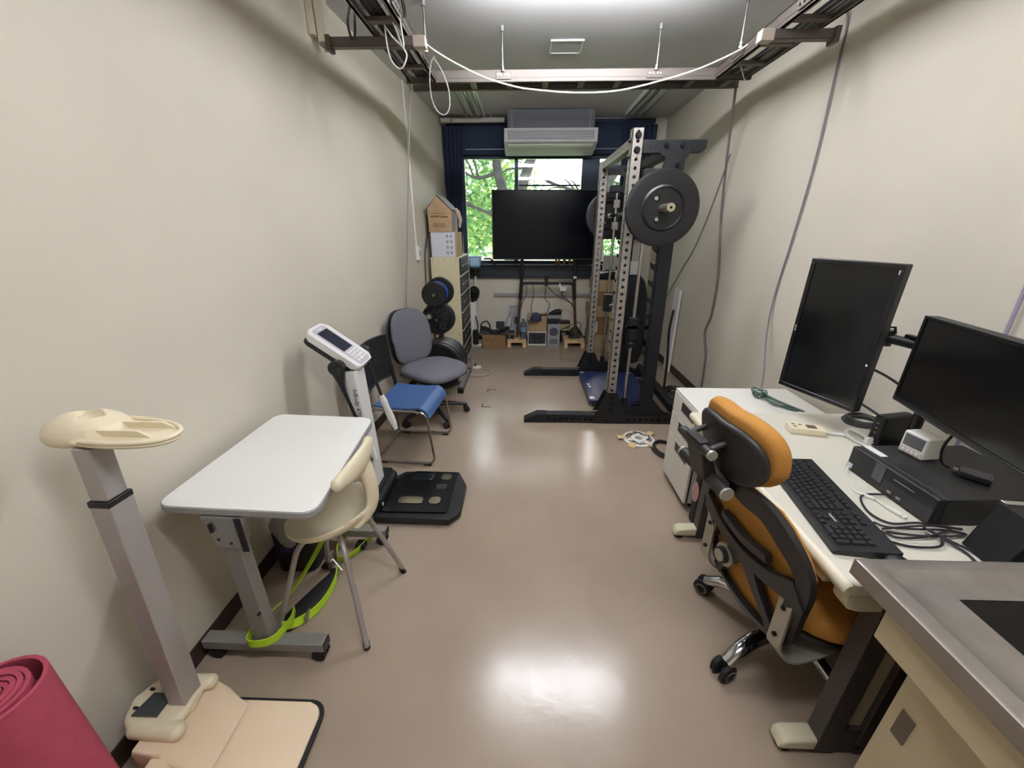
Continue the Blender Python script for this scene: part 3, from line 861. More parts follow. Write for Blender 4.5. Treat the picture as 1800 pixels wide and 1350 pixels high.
tree((3.2, 11.2, 0.05), [
    ([(3.2, 11.2, 0.05), (3.1, 11.2, 1.6), (2.7, 11.1, 2.6), (2.4, 11, 3.6)], 0.12, 0.04),
    ([(3.1, 11.2, 1.6), (3.4, 11.2, 2.6), (3.3, 11.1, 3.8)], 0.09, 0.03),
    ([(2.8, 11.2, 2.3), (2.3, 11.1, 2.4), (1.9, 11.1, 2.9)], 0.05, 0.015)],
    [(3.2, 12, 2.0, 0.9), (3.4, 12, 3.4, 0.9), (2.6, 12, 1.2, 0.9)], 1500, 0.07,
    'thin branched tree outside at the right edge of the window', 9, (0, 2))
for k, (x, y, rr, lab) in enumerate(((-6, 22, 3.4, 'distant rounded tree crown outside at far left'), (-1.5, 26, 3.6, 'distant rounded tree crown outside behind the forked tree'), (4.5, 25, 2.6, 'distant rounded tree crown outside behind the middle pane'), (10, 23, 3.6, 'distant rounded tree crown outside at far right'))):
    tree((x, y, 0.05), [([(x, y, 0.05), (x+0.1, y, 1.5), (x, y, 2.6)], 0.25, 0.12)], [(x, y, 2.6, rr*0.8), (x-1.2, y, 1.9, rr*0.55), (x+1.3, y, 2.0, rr*0.55)], 1500, 0.28, lab, 20+k, (0, 2, 2))
b = BM(); bx(b, -1.73, -1.65, 11.2, 11.28, 0.05, 1.15, 0.01); bx(b, -1.65, -1.2, 11.22, 11.26, 0.93, 1.0, 0.005)
single('white_post', b, M_white, 'white timber post with a short arm outside at left', 'post')
# ---------------------------------------------------------------- LEFT SIDE
def fuse(o, voxel, smooth=6):
    o.modifiers.clear()
    m = o.modifiers.new('fuse', 'REMESH'); m.mode = 'VOXEL'; m.voxel_size = voxel; m.use_smooth_shade = True
    s = o.modifiers.new('soften', 'SMOOTH'); s.factor = 0.5; s.iterations = smooth
    return o
def blob(bm, c, s, M=None, u=20, v=12):
    r = bmesh.ops.create_uvsphere(bm, u_segments=u, v_segments=v, radius=1.0)
    for q in r['verts']:
        q.co = V((q.co.x*s[0], q.co.y*s[1], q.co.z*s[2]))
        if M is not None: q.co = M.to_3x3() @ q.co
        q.co += V(c)
    return r['verts']
def capsule_chain(bm, pts, radii, seg=14):
    tube(bm, pts, 0.01, seg, radii=radii)
    blob(bm, pts[0], (radii[0],)*3); blob(bm, pts[-1], (radii[-1],)*3)

# rolled exercise mat
M_mat = mat('rose_foam', (168, 68, 88), 0.85, var=0.06, vscale=40, bump=0.25, bscale=260)
b = BM()
cx, cy = -1.100, 0.468
def spiral(a, r_out, turns): return r_out - 0.0105*(turns*2*PI-a)/(2*PI)
turns = 5.6; N = int(turns*26)
rows = []
for i in range(N+1):
    a = turns*2*PI*i/N
    t = a/(2*PI)
    r = 0.016 + 0.0100*t + (0.017*min(1, (t-4.1)/0.5) if t > 4.1 else 0)
    ang = a - 2.2 + 2.9
    for rr in (r, r+0.0078): pass
    ca, sa = math.cos(ang), math.sin(ang)
    zt = 0.602 + 0.004*math.sin(a*0.7)
    rows.append([b.verts.new((cx+r*ca, cy+r*sa, 0.002)), b.verts.new((cx+(r+0.0082)*ca, cy+(r+0.0082)*sa, 0.002)),
                 b.verts.new((cx+(r+0.0082)*ca, cy+(r+0.0082)*sa, zt)), b.verts.new((cx+r*ca, cy+r*sa, zt))])
for A, B in zip(rows, rows[1:]): ring_faces(b, A, B)
b.faces.new(rows[0][::-1]); b.faces.new(rows[-1])
single('exercise_mat', b, M_mat, 'rolled rose red foam exercise mat standing on end by the left wall', 'exercise mat')

# ------------------------------------------------ height and weight scale
root = thing('height_scale', 'cream height and weight scale with telescopic post and square foot platform', 'scale', (-0.95, 0.6, 0))
M_cream2 = mat('scale_cream', (228, 206, 176), 0.45, var=0.02, vscale=6)
b = BM(); prism(b, rrect(-0.985, -0.645, 0.30, 0.785, 0.045, 6), 0.006, 0.042, bev=0.006); part('platform', b, M_cream2, root)
b = BM(); P = [(x, y, 0.03) for x, y in rrect(-0.991, -0.639, 0.294, 0.791, 0.05, 7)]; tube(b, P, 0.0075, 8, True); part('rubber_rim', b, M_rubber, root)
b = BM()
for x in (-0.95, -0.68):
    for y in (0.34, 0.74): cyl(b, (x, y, 0), (x, y, 0.006), 0.015, seg=12)
part('foot', b, M_rubber, root)
# hub: sloping fairing from the console down to the platform
b = BM()
prism(b, [(-1.055, 0.012), (-0.94, 0.043), (-0.885, 0.05), (-0.945, 0.115), (-0.965, 0.175), (-1.055, 0.175)], 0.572, 0.775, 'xz', bev=0.012)
prism(b, [(-0.995, 0.03), (-0.94, 0.043), (-0.885, 0.05), (-0.945, 0.115), (-0.965, 0.165), (-0.995, 0.165)], 0.42, 0.58, 'xz', bev=0.01)
part('hub', b, M_cream2, root)
b = BM()
prism(b, rrect(-1.14, -0.96, 0.615, 0.765, 0.065, 8), 0.175, 0.205, bev=0.012)
capsule_chain(b, [(-1.08, 0.625, 0.185), (-0.965, 0.625, 0.185)], [0.022, 0.024]); capsule_chain(b, [(-1.05, 0.755, 0.185), (-0.965, 0.755, 0.185)], [0.02, 0.022])
o = part('console', b, M_cream, root); fuse(o, 0.005, 5)
b = BM(); prism(b, [(-1.105, 0.645), (-1.03, 0.645), (-1.03, 0.705), (-1.09, 0.705)], 0.206, 0.2115); part('display', b, mat('lcd_dark', (56, 62, 62), 0.25), root, sub=o)
b = BM(); bx(b, -1.085, -1.025, 0.715, 0.735, 0.206, 0.2105)
part('sticker', b, M_white, root, label='white sticker printed with small dark figures', sub=o)
b = BM()
for k in range(6): bx(b, -1.08+k*0.009, -1.074+k*0.009, 0.719, 0.731, 0.2106, 0.2113)
for x, y in ((-1.11, 0.665), (-1.105, 0.715)): bx(b, x-0.006, x+0.006, y-0.003, y+0.003, 0.2055, 0.212)
part('printing', b, M_black, root, sub=o)
# post leans a little
p0, p1 = V((-1.000, 0.705, 0.17)), V((-0.975, 0.738, 1.045))
ax = (p1-p0).normalized(); xx = V((1, 0, 0)); xx = (xx-ax*xx.dot(ax)).normalized(); yy = ax.cross(xx)
Mp = MX(p0, xx, yy, ax)
L = (p1-p0).length
M_anod = mat('anodised_post', (170, 165, 162), 0.4, metal=0.4, var=0.03, vscale=20)
b = BM(); bx(b, -0.025, 0.025, -0.03, 0.03, 0.0, L*0.84, 0.003, Mp); l = part('lower_post', b, M_anod, root)
b = BM(); bx(b, -0.0255, 0.0255, -0.0305, 0.0305, L*0.84-0.012, L*0.84+0.004, 0.002, Mp); part('collar', b, M_black, root, sub=l)
b = BM(); bx(b, -0.021, 0.021, -0.025, 0.025, L*0.84+0.004, L, 0.003, Mp); part('upper_post', b, M_anod, root)
# head plate: domed grip with a hand slot and a rimmed tray
hz = 1.050
HX, HY = -0.950, 0.775
b = BM()
out = []
for k in range(44):
    a = 2*PI*k/44
    x = 0.168*math.cos(a); y = 0.064*math.copysign(abs(math.sin(a))**0.85, math.sin(a))
    out.append((HX+x, HY+y+0.02*(-x/0.168)))
prism(b, out, hz, hz+0.010, bev=0.003)
blob(b, (HX-0.075, HY+0.010, hz+0.004), (0.094, 0.066, 0.050))
bmesh.ops.delete(b, geom=[v for v in b.verts if v.co.z < hz-0.012], context='VERTS')
bmesh.ops.holes_fill(b, edges=[e for e in b.edges if e.is_boundary], sides=0)
head = part('head_plate', b, M_cream, root)
head.location = (0, 0, 0)
bpy.context.view_layer.update()
b = BM(); tube(b, spline([(HX-0.118, HY+0.036, hz+0.052), (HX-0.078, HY+0.024, hz+0.054), (HX-0.034, HY-0.004, hz+0.046)], 6), 0.022, 14)
bmesh.ops.translate(b, verts=b.verts[:], vec=-V(ORIGIN[root.name]))
cme = finish(b, 'cutter', M_cream); cut = bpy.data.objects.new('cutter', cme); COL.objects.link(cut); cut.location = root.location
fuse(head, 0.0032, 4)
bake(head, (cut,))
b = BM(); P = [(HX+(x-HX)*0.975, HY+(y-HY)*0.93, hz+0.013) for x, y in out if x > HX-0.035]
P = sorted(P, key=lambda p: math.atan2(p[1]-HY, p[0]-HX)); tube(b, P, 0.0055, 10); part('head_rim', b, M_cream, root, sub=head)
for y, x1 in ((HY-0.026, HX+0.085), (HY+0.018, HX+0.105)):
    b = BM(); prism(b, [(HX-0.01, hz+0.009), (x1+0.03, hz+0.009), (x1, hz+0.026), (HX-0.01, hz+0.026)], y-0.003, y+0.003, 'xz'); part('guide_fin', b, M_cream, root, sub=head)

# ------------------------------------------------ small white table
TT = 0.70
root = thing('folding_table', 'small white table on grey wheeled T legs against the left wall', 'table', (-0.89, 1.25, 0))
def rpoly(c, r, n=5):
    out = []
    N = len(c)
    for i in range(N):
        p, a, q = V((*c[i], 0)), V((*c[i-1], 0)), V((*c[(i+1) % N], 0))
        s, e = p+(a-p).normalized()*r, p+(q-p).normalized()*r
        for k in range(n+1):
            t = k/n; v = s*(1-t)**2+p*2*t*(1-t)+e*t*t
            out.append((v.x, v.y))
    return out
TC = [(-1.145, 0.945), (-0.622, 0.925), (-0.672, 1.565), (-1.137, 1.592)]
b = BM(); prism(b, rpoly(TC, 0.055), TT-0.024, TT-0.002, bev=0.003); part('edge_band', b, mat('table_edge_grey', (150, 150, 148), 0.5), root)
b = BM(); prism(b, rpoly([(x+(0.004 if x < -0.9 else -0.004), y+(0.004 if y < 1.2 else -0.004)) for x, y in TC], 0.052), TT-0.0015, TT); part('tabletop', b, mat('white_laminate', (222, 222, 216), 0.38, var=0.03, vscale=3), root)
M_tleg = mat('table_leg_grey', (140, 138, 134), 0.5, metal=0.3, var=0.03, vscale=18)
for y, xf in ((0.962, -0.718), (1.535, -0.68)):
    b = BM(); bx(b, -0.965, -0.905, y-0.022, y+0.024, 0.092, 0.60, 0.004); l = part('leg', b, M_tleg, root)
    b = BM()
    prism(b, [(-0.99, 0.672), (-0.86, 0.672), (-0.86, 0.64), (-0.895, 0.60), (-0.90, 0.55), (-0.97, 0.55), (-0.975, 0.60)], y-0.03, y+0.034, 'xz', bev=0.002)
    part('bracket', b, mat('zinc_bracket', (158, 158, 158), 0.4, metal=0.6), root, sub=l)
    b = BM(); bx(b, -0.885, -0.865, y-0.035, y-0.029, 0.54, 0.67, 0.002); cyl(b, (-0.962, y-0.036, 0.62), (-0.962, y-0.036, 0.65), 0.006, seg=8)
    for z, x in ((0.585, -0.955), (0.57, -0.918), (0.25, -0.91)): cyl(b, (x, y-0.0315, z), (x, y-0.021, z), 0.005, seg=8)
    part('latch', b, M_blackm, root, sub=l)
    b = BM(); bx(b, -1.17, xf, y-0.024, y+0.024, 0.052, 0.092, 0.004); f = part('foot_bar', b, M_tleg, root)
    b = BM(); bx(b, xf-0.001, xf+0.004, y-0.022, y+0.022, 0.054, 0.09, 0.002); part('end_cap', b, M_black, root, sub=f)
    for x in (-1.13, xf-0.028):
        b = BM()
        cyl(b, (x, y-0.022, 0.025), (x, y-0.004, 0.025), 0.025, seg=18); cyl(b, (x, y+0.004, 0.025), (x, y+0.022, 0.025), 0.025, seg=18)
        bx(b, x-0.012, x+0.012, y-0.003, y+0.003, 0.02, 0.052)
        part('caster', b, M_rubber, root)
b = BM(); bx(b, -0.95, -0.92, 0.987, 1.50, 0.585, 0.64, 0.003); part('stretcher', b, M_tleg, root)

# ------------------------------------------------ cream moulded stool chair
root = thing('saddle_chair', 'cream moulded plastic chair with T shaped back on grey splayed legs', 'chair', (-0.755, 1.2, 0))
b = BM()
sc = V((-0.752, 1.225, 0.43))
def seat_pt(r, a):
    x = 0.172*r*math.cos(a); y = 0.165*r*math.sin(a)
    z = 0.035*r**2 + 0.045*max(0, math.cos(a))*r**3 - 0.03*(1-r*r) - 0.03*max(0, -math.cos(a))*r**4
    return V((x, y, z))
nr, na = 9, 36
for sgn in (1,):
    rings = []
    for i in range(nr+1):
        r = i/nr
        rings.append([(sc+seat_pt(r, 2*PI*k/na)) for k in range(na)])
    top = [[b.verts.new(p+V((0, 0, 0.012))) for p in R] for R in rings[1:]]
    bot = [[b.verts.new(p-V((0, 0, 0.016))) for p in R] for R in rings[1:]]
    ct = b.verts.new(rings[0][0]+V((0, 0, 0.012))); cb = b.verts.new(rings[0][0]-V((0, 0, 0.016)))
    for k in range(na):
        b.faces.new((ct, top[0][k], top[0][(k+1) % na])); b.faces.new((cb, bot[0][(k+1) % na], bot[0][k]))
    for A, B in zip(top, top[1:]): ring_faces(b, A, B)
    for A, B in zip(bot, bot[1:]): ring_faces(b, B, A)
    ring_faces(b, top[-1], bot[-1])
# spine and T bar
sp = spline([(-0.635, 1.215, 0.435), (-0.592, 1.225, 0.475), (-0.580, 1.232, 0.55), (-0.586, 1.230, 0.63), (-0.598, 1.215, 0.70)], 5)
for p, q in zip(sp, sp[1:]):
    pass
Ns = len(sp)
def flat_tube(bm, pts, ws, ts, wdir):
    rows = []
    for i, p in enumerate(pts):
        d = (pts[min(i+1, len(pts)-1)]-pts[max(i-1, 0)]).normalized()
        w = (V(wdir)-d*V(wdir).dot(d)).normalized(); t = d.cross(w)
        rows.append([bm.verts.new(p+w*(ws[i]*math.cos(2*PI*k/16))+t*(ts[i]*math.sin(2*PI*k/16))) for k in range(16)])
    for A, B in zip(rows, rows[1:]): ring_faces(bm, A, B)
    bm.faces.new(rows[0][::-1]); bm.faces.new(rows[-1])
flat_tube(b, sp, [0.085-0.04*math.sin(min(1, i/(Ns*0.5))*PI/2)+0.012*max(0, (i/Ns-0.6)) for i in range(Ns)], [0.020]*Ns, (0, 1, 0))
bar = spline([(-0.608, 1.05, 0.712), (-0.592, 1.11, 0.715), (-0.584, 1.18, 0.718), (-0.588, 1.25, 0.720), (-0.603, 1.315, 0.720)], 5)
Nb = len(bar)
flat_tube(b, bar, [0.028+0.018*math.sin(PI*i/(Nb-1)) for i in range(Nb)], [0.018]*Nb, (0, 0, 1))
blob(b, bar[0], (0.022, 0.02, 0.028)); blob(b, bar[-1], (0.022, 0.02, 0.028))
o = part('seat_shell', b, M_cream, root); fuse(o, 0.0065, 8)
for f, t in (((-0.585, 0.993), (-0.665, 1.11)), ((-0.548, 1.354), (-0.655, 1.30)), ((-0.954, 1.032), (-0.845, 1.12)), ((-0.918, 1.37), (-0.835, 1.31))):
    b = BM(); pts = fillet([(f[0], f[1], 0.012), (t[0], t[1], 0.385), (sc.x, sc.y, 0.40)], 0.05, 5); tube(b, pts, 0.0105, 12)
    l = part('leg', b, M_silver, root)
    b = BM(); d = (V(pts[1])-V(pts[0])).normalized(); cyl(b, V((f[0], f[1], 0.0)), V((f[0], f[1], 0.0))+d*0.03, 0.0125, seg=12); part('foot_cap', b, M_rubber, root, sub=l)

# ------------------------------------------------ waste bin with a grey bag
root = thing('waste_bin', 'black waste bin lined with a grey plastic bag under the white table', 'bin', (-1.05, 1.42, 0))
b = BM(); prism(b, rrect(-1.14, -0.96, 1.34, 1.49, 0.03), 0.0, 0.21, bev=0.004); part('bin_body', b, mat('bin_black', (26, 26, 32), 0.5), root)
b = BM()
def fng(u, v):
    a = u*2*PI
    r = [1.03, 1.10, 1.16, 1.05, 0.75, 0.3][min(5, int(v*5.001))]
    z = [0.165, 0.19, 0.22, 0.26, 0.285, 0.28][min(5, int(v*5.001))]
    w = 1+0.06*math.sin(a*7+v*5)+0.04*math.sin(a*13)
    return (-1.05+0.092*r*w*math.cos(a), 1.415+0.08*r*w*math.sin(a), z+0.012*math.sin(a*5+v*9)), (math.cos(a), math.sin(a), 0.3+v)
grid_shell(b, 40, 5, fng, 0.002); part('bin_liner', b, mat('grey_bag', (150, 150, 146), 0.45, bump=0.5, bscale=40), root)
b = BM(); bx(b, -1.10, -1.01, 1.336, 1.3395, 0.12, 0.15, 0.001); part('bin_band', b, mat('purple_band', (58, 50, 98), 0.5), root)

# ------------------------------------------------ neon strap, black pad
M_neon = mat('neon_webbing', (182, 220, 44), 0.7, bump=0.25, bscale=500)
root = thing('neon_strap', 'neon yellow green webbing strap looped round the table leg and across the floor', 'strap', (-0.95, 1.2, 0.0))
zv = V((0, 0, 0.034))
b = BM()
loop = spline([(-0.985, 1.00, 0.125), (-0.982, 0.93, 0.115), (-0.935, 0.925, 0.112), (-0.893, 0.945, 0.112), (-0.885, 1.0, 0.10), (-0.90, 1.06, 0.07), (-0.93, 1.12, 0.045)], 6)
ribbon(b, loop, zv); part('loop', b, M_neon, root)
b = BM()
up = spline([(-0.985, 1.00, 0.125), (-0.975, 1.07, 0.10), (-0.955, 1.16, 0.09), (-0.92, 1.26, 0.14), (-0.87, 1.33, 0.24), (-0.84, 1.36, 0.36)], 8)
ws = [V((0.02, -0.012, 0.03))*(1-i/len(up))+V((0.034, -0.006, 0.008))*(i/len(up)) for i in range(len(up))]
ribbon(b, up, ws); part('rising_run', b, M_neon, root)
b = BM()
low = spline([(-0.925, 1.03, 0.06), (-0.90, 1.075, 0.022), (-0.855, 1.13, 0.020), (-0.835, 1.20, 0.022), (-0.838, 1.28, 0.022), (-0.855, 1.345, 0.03)], 8)
ws = [V((-0.012, 0.016, 0.028))*(1-i/len(low)) + V((0.004, 0, 0.034))*(i/len(low)) for i in range(len(low))]
ribbon(b, low, ws); part('floor_run', b, M_neon, root)
b = BM()
curl = spline([(-0.88, 1.40, 0.02), (-0.83, 1.42, 0.02), (-0.79, 1.50, 0.022), (-0.765, 1.58, 0.025), (-0.79, 1.63, 0.03), (-0.86, 1.64, 0.045), (-0.89, 1.56, 0.04), (-0.91, 1.47, 0.03), (-0.885, 1.41, 0.024)], 7)
ribbon(b, curl, V((0.006, -0.004, 0.032))); part('curl', b, M_neon, root)
b = BM(); bx(b, -0.825, -0.78, 1.475, 1.515, 0.004, 0.036, 0.004); part('cam_buckle', b, M_black, root, label='black buckle')
b = BM(); bx(b, -0.875, -0.868, 1.085, 1.125, 0.004, 0.04, 0.002); bx(b, -0.915, -0.885, 1.355, 1.385, 0.005, 0.05, 0.008); tube(b, [(-0.885, 1.37, 0.05), (-0.83, 1.335, 0.02), (-0.855, 1.315, 0.006)], 0.003, 6); part('hook', b, M_steel, root)
root = thing('belt_pad', 'long black padded belt lying beside the neon strap on the floor', 'belt', (-0.9, 1.22, 0))
b = BM(); P = spline([(-0.955, 1.06, 0.012), (-0.925, 1.13, 0.012), (-0.89, 1.22, 0.012), (-0.868, 1.30, 0.012), (-0.87, 1.345, 0.012)], 6)
flat_tube(b, P, [0.018+0.022*math.sin(PI*min(1, i/(len(P)-1)+0.12)) for i in range(len(P))], [0.0115]*len(P), (0.9, -0.4, 0.0)); part('padding', b, M_rubber, root)
b = BM(); cyl(b, (-0.93, 1.36, 0.012), (-0.905, 1.36, 0.045), 0.012, seg=12); part('button', b, M_black, root)

# ------------------------------------------------ body composition analyser
root = thing('body_analyzer', 'white and black body composition scale with tilted display and two hand grips', 'scale', (-0.7, 1.87, 0))
b = BM(); prism(b, [(-0.80, 1.66), (-0.39, 1.655), (-0.335, 1.72), (-0.335, 1.96), (-0.40, 2.095), (-0.74, 2.09), (-0.80, 2.03)], 0.012, 0.05, bev=0.006); part('platform', b, M_black, root)
b = BM(); prism(b, rpoly([(-0.79, 1.70), (-0.405, 1.70), (-0.405, 2.075), (-0.67, 2.08), (-0.79, 1.98)], 0.02), 0.0505, 0.06, bev=0.003); part('deck', b, mat('gloss_black', (16, 16, 18), 0.25), root)
b = BM()
for x, y in ((-0.42, 1.70), (-0.75, 1.69), (-0.42, 2.05), (-0.75, 2.05)): cyl(b, (x, y, 0), (x, y, 0.013), 0.022, seg=14)
part('foot', b, M_chrome, root)
for x0, x1, y0, y1 in ((-0.68, -0.545, 1.99, 2.05), (-0.50, -0.435, 1.99, 2.05), (-0.70, -0.56, 1.765, 1.825), (-0.525, -0.46, 1.765, 1.825)):
    b = BM(); prism(b, rrect(x0, x1, y0, y1, 0.022), 0.061, 0.064, bev=0.001); part('electrode', b, mat('electrode_steel', (200, 196, 180), 0.16, metal=1.0), root)
b = BM(); bx(b, -0.51, -0.45, 1.90, 1.945, 0.0605, 0.0625, 0.001); part('logo_plate', b, mat('dark_grey_plate', (46, 46, 50), 0.4), root)
b = BM(); prism(b, [(-0.93, 0.004), (-0.78, 0.004), (-0.78, 0.07), (-0.80, 0.13), (-0.91, 0.13)], 1.72, 2.02, 'xz', bev=0.01); cyl(b, (-0.80, 1.73, 0.085), (-0.80, 2.01, 0.085), 0.03, seg=16); part('hinge_block', b, M_black, root)
b = BM(); cyl(b, (-0.77, 1.74, 0.075), (-0.768, 1.74, 0.075), 0.010, seg=12); part('button', b, M_white, root)
M_anw = mat('analyzer_white', (218, 217, 214), 0.4)
b = BM()
p0, p1 = V((-0.862, 1.875, 0.10)), V((-0.895, 1.895, 0.815))
ax = (p1-p0).normalized(); yy = V((0, 1, 0)); yy = (yy-ax*yy.dot(ax)).normalized(); xx = yy.cross(ax)
Mc = MX(p0, xx, yy, ax)
prism(b, rrect(-0.035, 0.045, -0.06, 0.06, 0.016), 0.0, (p1-p0).length, M=Mc, bev=0.003); col = part('column', b, M_anw, root)
b = BM(); text_bm(b, 'InBody 470', 0.034, MX(p0+ax*0.545+xx*0.022-yy*0.0605, -ax, xx, -yy)); part('lettering', b, mat('dark_print', (60, 60, 66), 0.6), root, sub=col)
b = BM(); bx(b, -0.024, -0.010, -0.0612, -0.059, 0.02, 0.70, 0.0, Mc); part('groove', b, mat('column_groove', (170, 170, 170), 0.5), root, sub=col)
# display head
hx = V((0.80, 0.0, -0.60)).normalized(); hy = V((0.13, 0.99, 0.0)); hy = (hy-hx*hy.dot(hx)).normalized(); hn = hx.cross(hy)
Mh = MX((-0.972, 1.935, 0.905), hx, hy, hn)
b = BM(); prism(b, rrect(-0.155, 0.155, -0.088, 0.088, 0.03, 6), 0.004, 0.04, M=Mh, bev=0.012); head = part('display_head', b, M_anw, root)
b = BM(); prism(b, rrect(-0.150, 0.140, -0.083, 0.083, 0.028, 6), -0.026, 0.003, M=Mh, bev=0.006); part('head_base', b, M_black, root, sub=head)
b = BM(); prism(b, rrect(-0.140, 0.148, -0.056, 0.056, 0.02, 5), 0.0402, 0.042, M=Mh); part('bezel', b, mat('lilac_grey', (178, 174, 184), 0.45), root, sub=head)
b = BM(); bx(b, -0.112, 0.042, -0.046, 0.046, 0.0421, 0.0435, 0, Mh); part('screen', b, mat('lcd_navy', (34, 38, 48), 0.2), root, sub=head)
b = BM(); text_bm(b, 'InBody', 0.016, Mh @ Matrix.Translation((-0.126, 0.0, 0.0425)) @ Matrix.Rotation(rad(-90), 4, 'Z'), 0.0003); part('badge', b, M_white, root, sub=head)
b = BM()
for i in range(4):
    for j in range(4):
        if i == 3 and j in (1, 2): continue
        bx(b, 0.054+i*0.020, 0.069+i*0.020, -0.045+j*0.0235, -0.026+j*0.0235, 0.0421, 0.0465, 0.002, Mh)
bx(b, 0.114, 0.129, -0.021, 0.021, 0.0421, 0.0465, 0.002, Mh)
part('keypad', b, M_white, root, sub=head)
for sy, rod, grip in ((-1, [(-0.935, 1.825, 0.845), (-0.905, 1.80, 0.72), (-0.835, 1.80, 0.46)], [(-0.838, 1.80, 0.468), (-0.795, 1.79, 0.33)]),
                      (1, [(-0.885, 2.045, 0.86), (-0.865, 2.045, 0.80), (-0.815, 2.045, 0.59)], [(-0.818, 2.045, 0.60), (-0.755, 2.04, 0.385)])):
    y = rod[0][1]
    b = BM(); tube(b, spline(rod, 6), 0.01, 10, radii=[0.034, 0.034, 0.03, 0.024, 0.018, 0.013, 0.010, 0.009, 0.009, 0.009, 0.009, 0.009, 0.009][:len(spline(rod, 6))])
    cyl(b, (rod[0][0], y-0.02, rod[0][2]), (rod[0][0], y+0.02, rod[0][2]), 0.04, 0.036, 18)
    h = part('handle_arm', b, M_black, root)
    b = BM(); P = [V(grip[0]).lerp(V(grip[1]), t/6) for t in range(7)]
    flat_tube(b, P, [0.014, 0.022, 0.018, 0.022, 0.022, 0.019, 0.012], [0.013]*7, (1, 0, 0.3)); part('hand_grip', b, M_white, root, sub=h)
    b = BM(); P2 = [p+V((-0.012, 0.006, -0.006)) for p in P]; tube(b, P2, 0.011, 8); part('grip_back', b, M_black, root, sub=h)

# ------------------------------------------------ blue stacking chair with black perforated back
root = thing('stacking_chair', 'blue seated stacking chair with black perforated back on a chrome sled frame', 'chair', (-0.78, 2.46, 0))
M_tubechr = mat('chair_chrome', (176, 172, 166), 0.22, metal=1.0)
for y in (2.25, 2.675):
    b = BM(); tube(b, fillet([(-0.97, y, 0.014), (-0.565, y, 0.014), (-0.60, y, 0.395), (-0.965, y, 0.40)], 0.06, 6), 0.0085, 10)
    f = part('frame_side', b, M_tubechr, root)
    b = BM(); tube(b, fillet([(-0.96, y, 0.014), (-0.995, y, 0.014), (-0.968, y, 0.35), (-0.990, y, 0.55)], 0.03, 5), 0.0085, 10); part('rear_post', b, M_tubechr, root, sub=f)
    b = BM(); tube(b, [(-0.970, y, 0.38), (-0.993, y, 0.565)], 0.014, 10); part('sleeve', b, M_black, root, sub=f)
    b = BM()
    for x in (-0.62, -0.93): bx(b, x-0.025, x+0.025, y-0.011, y+0.011, 0, 0.012, 0.002)
    part('glide', b, M_rubber, root, sub=f)
for x, z in ((-0.985, 0.016), (-0.66, 0.386)):
    b = BM(); tube(b, [(x, 2.25, z), (x, 2.675, z)], 0.008, 8); part('cross_tube', b, M_tubechr, root)
b = BM()
def fns(u, v):
    t = u
    x = -0.955+0.345*t; z = 0.414-0.012*math.sin(t*PI)
    if t > 0.86:
        a = (t-0.86)/0.14; x = -0.663+0.075*math.sin(a*PI/2*0.9); z = 0.412-0.075*(1-math.cos(a*PI/2*0.95))
        nx = math.sin(a*1.3); nz = math.cos(a*1.3)
    else: nx, nz = 0, 1
    return (x, 2.262+0.401*v, z+0.006*(2*v-1)**2), (nx, 0, nz)
grid_shell(b, 28, 8, fns, 0.012); part('seat', b, mat('blue_laminate', (62, 92, 138), 0.38), root)
b = BM()
W, Hh = 0.44, 0.30
def fback(x, y, d):
    v = y/Hh; s = (x/W-0.5)*2
    yy = 2.243+x; zz = 0.485+y + 0.012*(1-s*s) - 0.05*(x/W)*0 
    xx = -0.985-0.025*v-0.028*(1-s*s)
    return V((xx-d, yy, zz))
holed_grid(b, 11, 8, 0.26/11, 0.20/8, 0.0062, 0.006, lambda x, y, d: fback(x+0.09, y+0.05, d))
def strip(x0, x1, y0, y1, n, m_):
    for i in range(n):
        for j in range(m_):
            q = []
            for d in (0, 0.006):
                q.append([b.verts.new(fback(x0+(x1-x0)*(i+a)/n, y0+(y1-y0)*(j+c)/m_, d)) for a, c in ((0, 0), (1, 0), (1, 1), (0, 1))])
            b.faces.new(q[0]); b.faces.new(q[1][::-1]); ring_faces(b, q[0], q[1])
strip(0, 0.09, 0, Hh, 3, 6); strip(0.35, 0.44, 0, Hh, 3, 6); strip(0.09, 0.35, 0, 0.05, 8, 2); strip(0.09, 0.35, 0.25, Hh, 8, 2)
back = part('backrest', b, M_black, root)
root.rotation_euler = (0, 0, rad(-5))
b = BM()
edge = [fback(W*t/10, Hh, 0.003) for t in range(11)]+[fback(W, Hh*(1-t/5), 0.003) for t in range(1, 6)]+[fback(W*(1-t/10), 0, 0.003) for t in range(1, 11)]+[fback(0, Hh*t/5, 0.003) for t in range(1, 5)]
tube(b, edge, 0.007, 8, True); part('back_rim', b, M_black, root, sub=back)

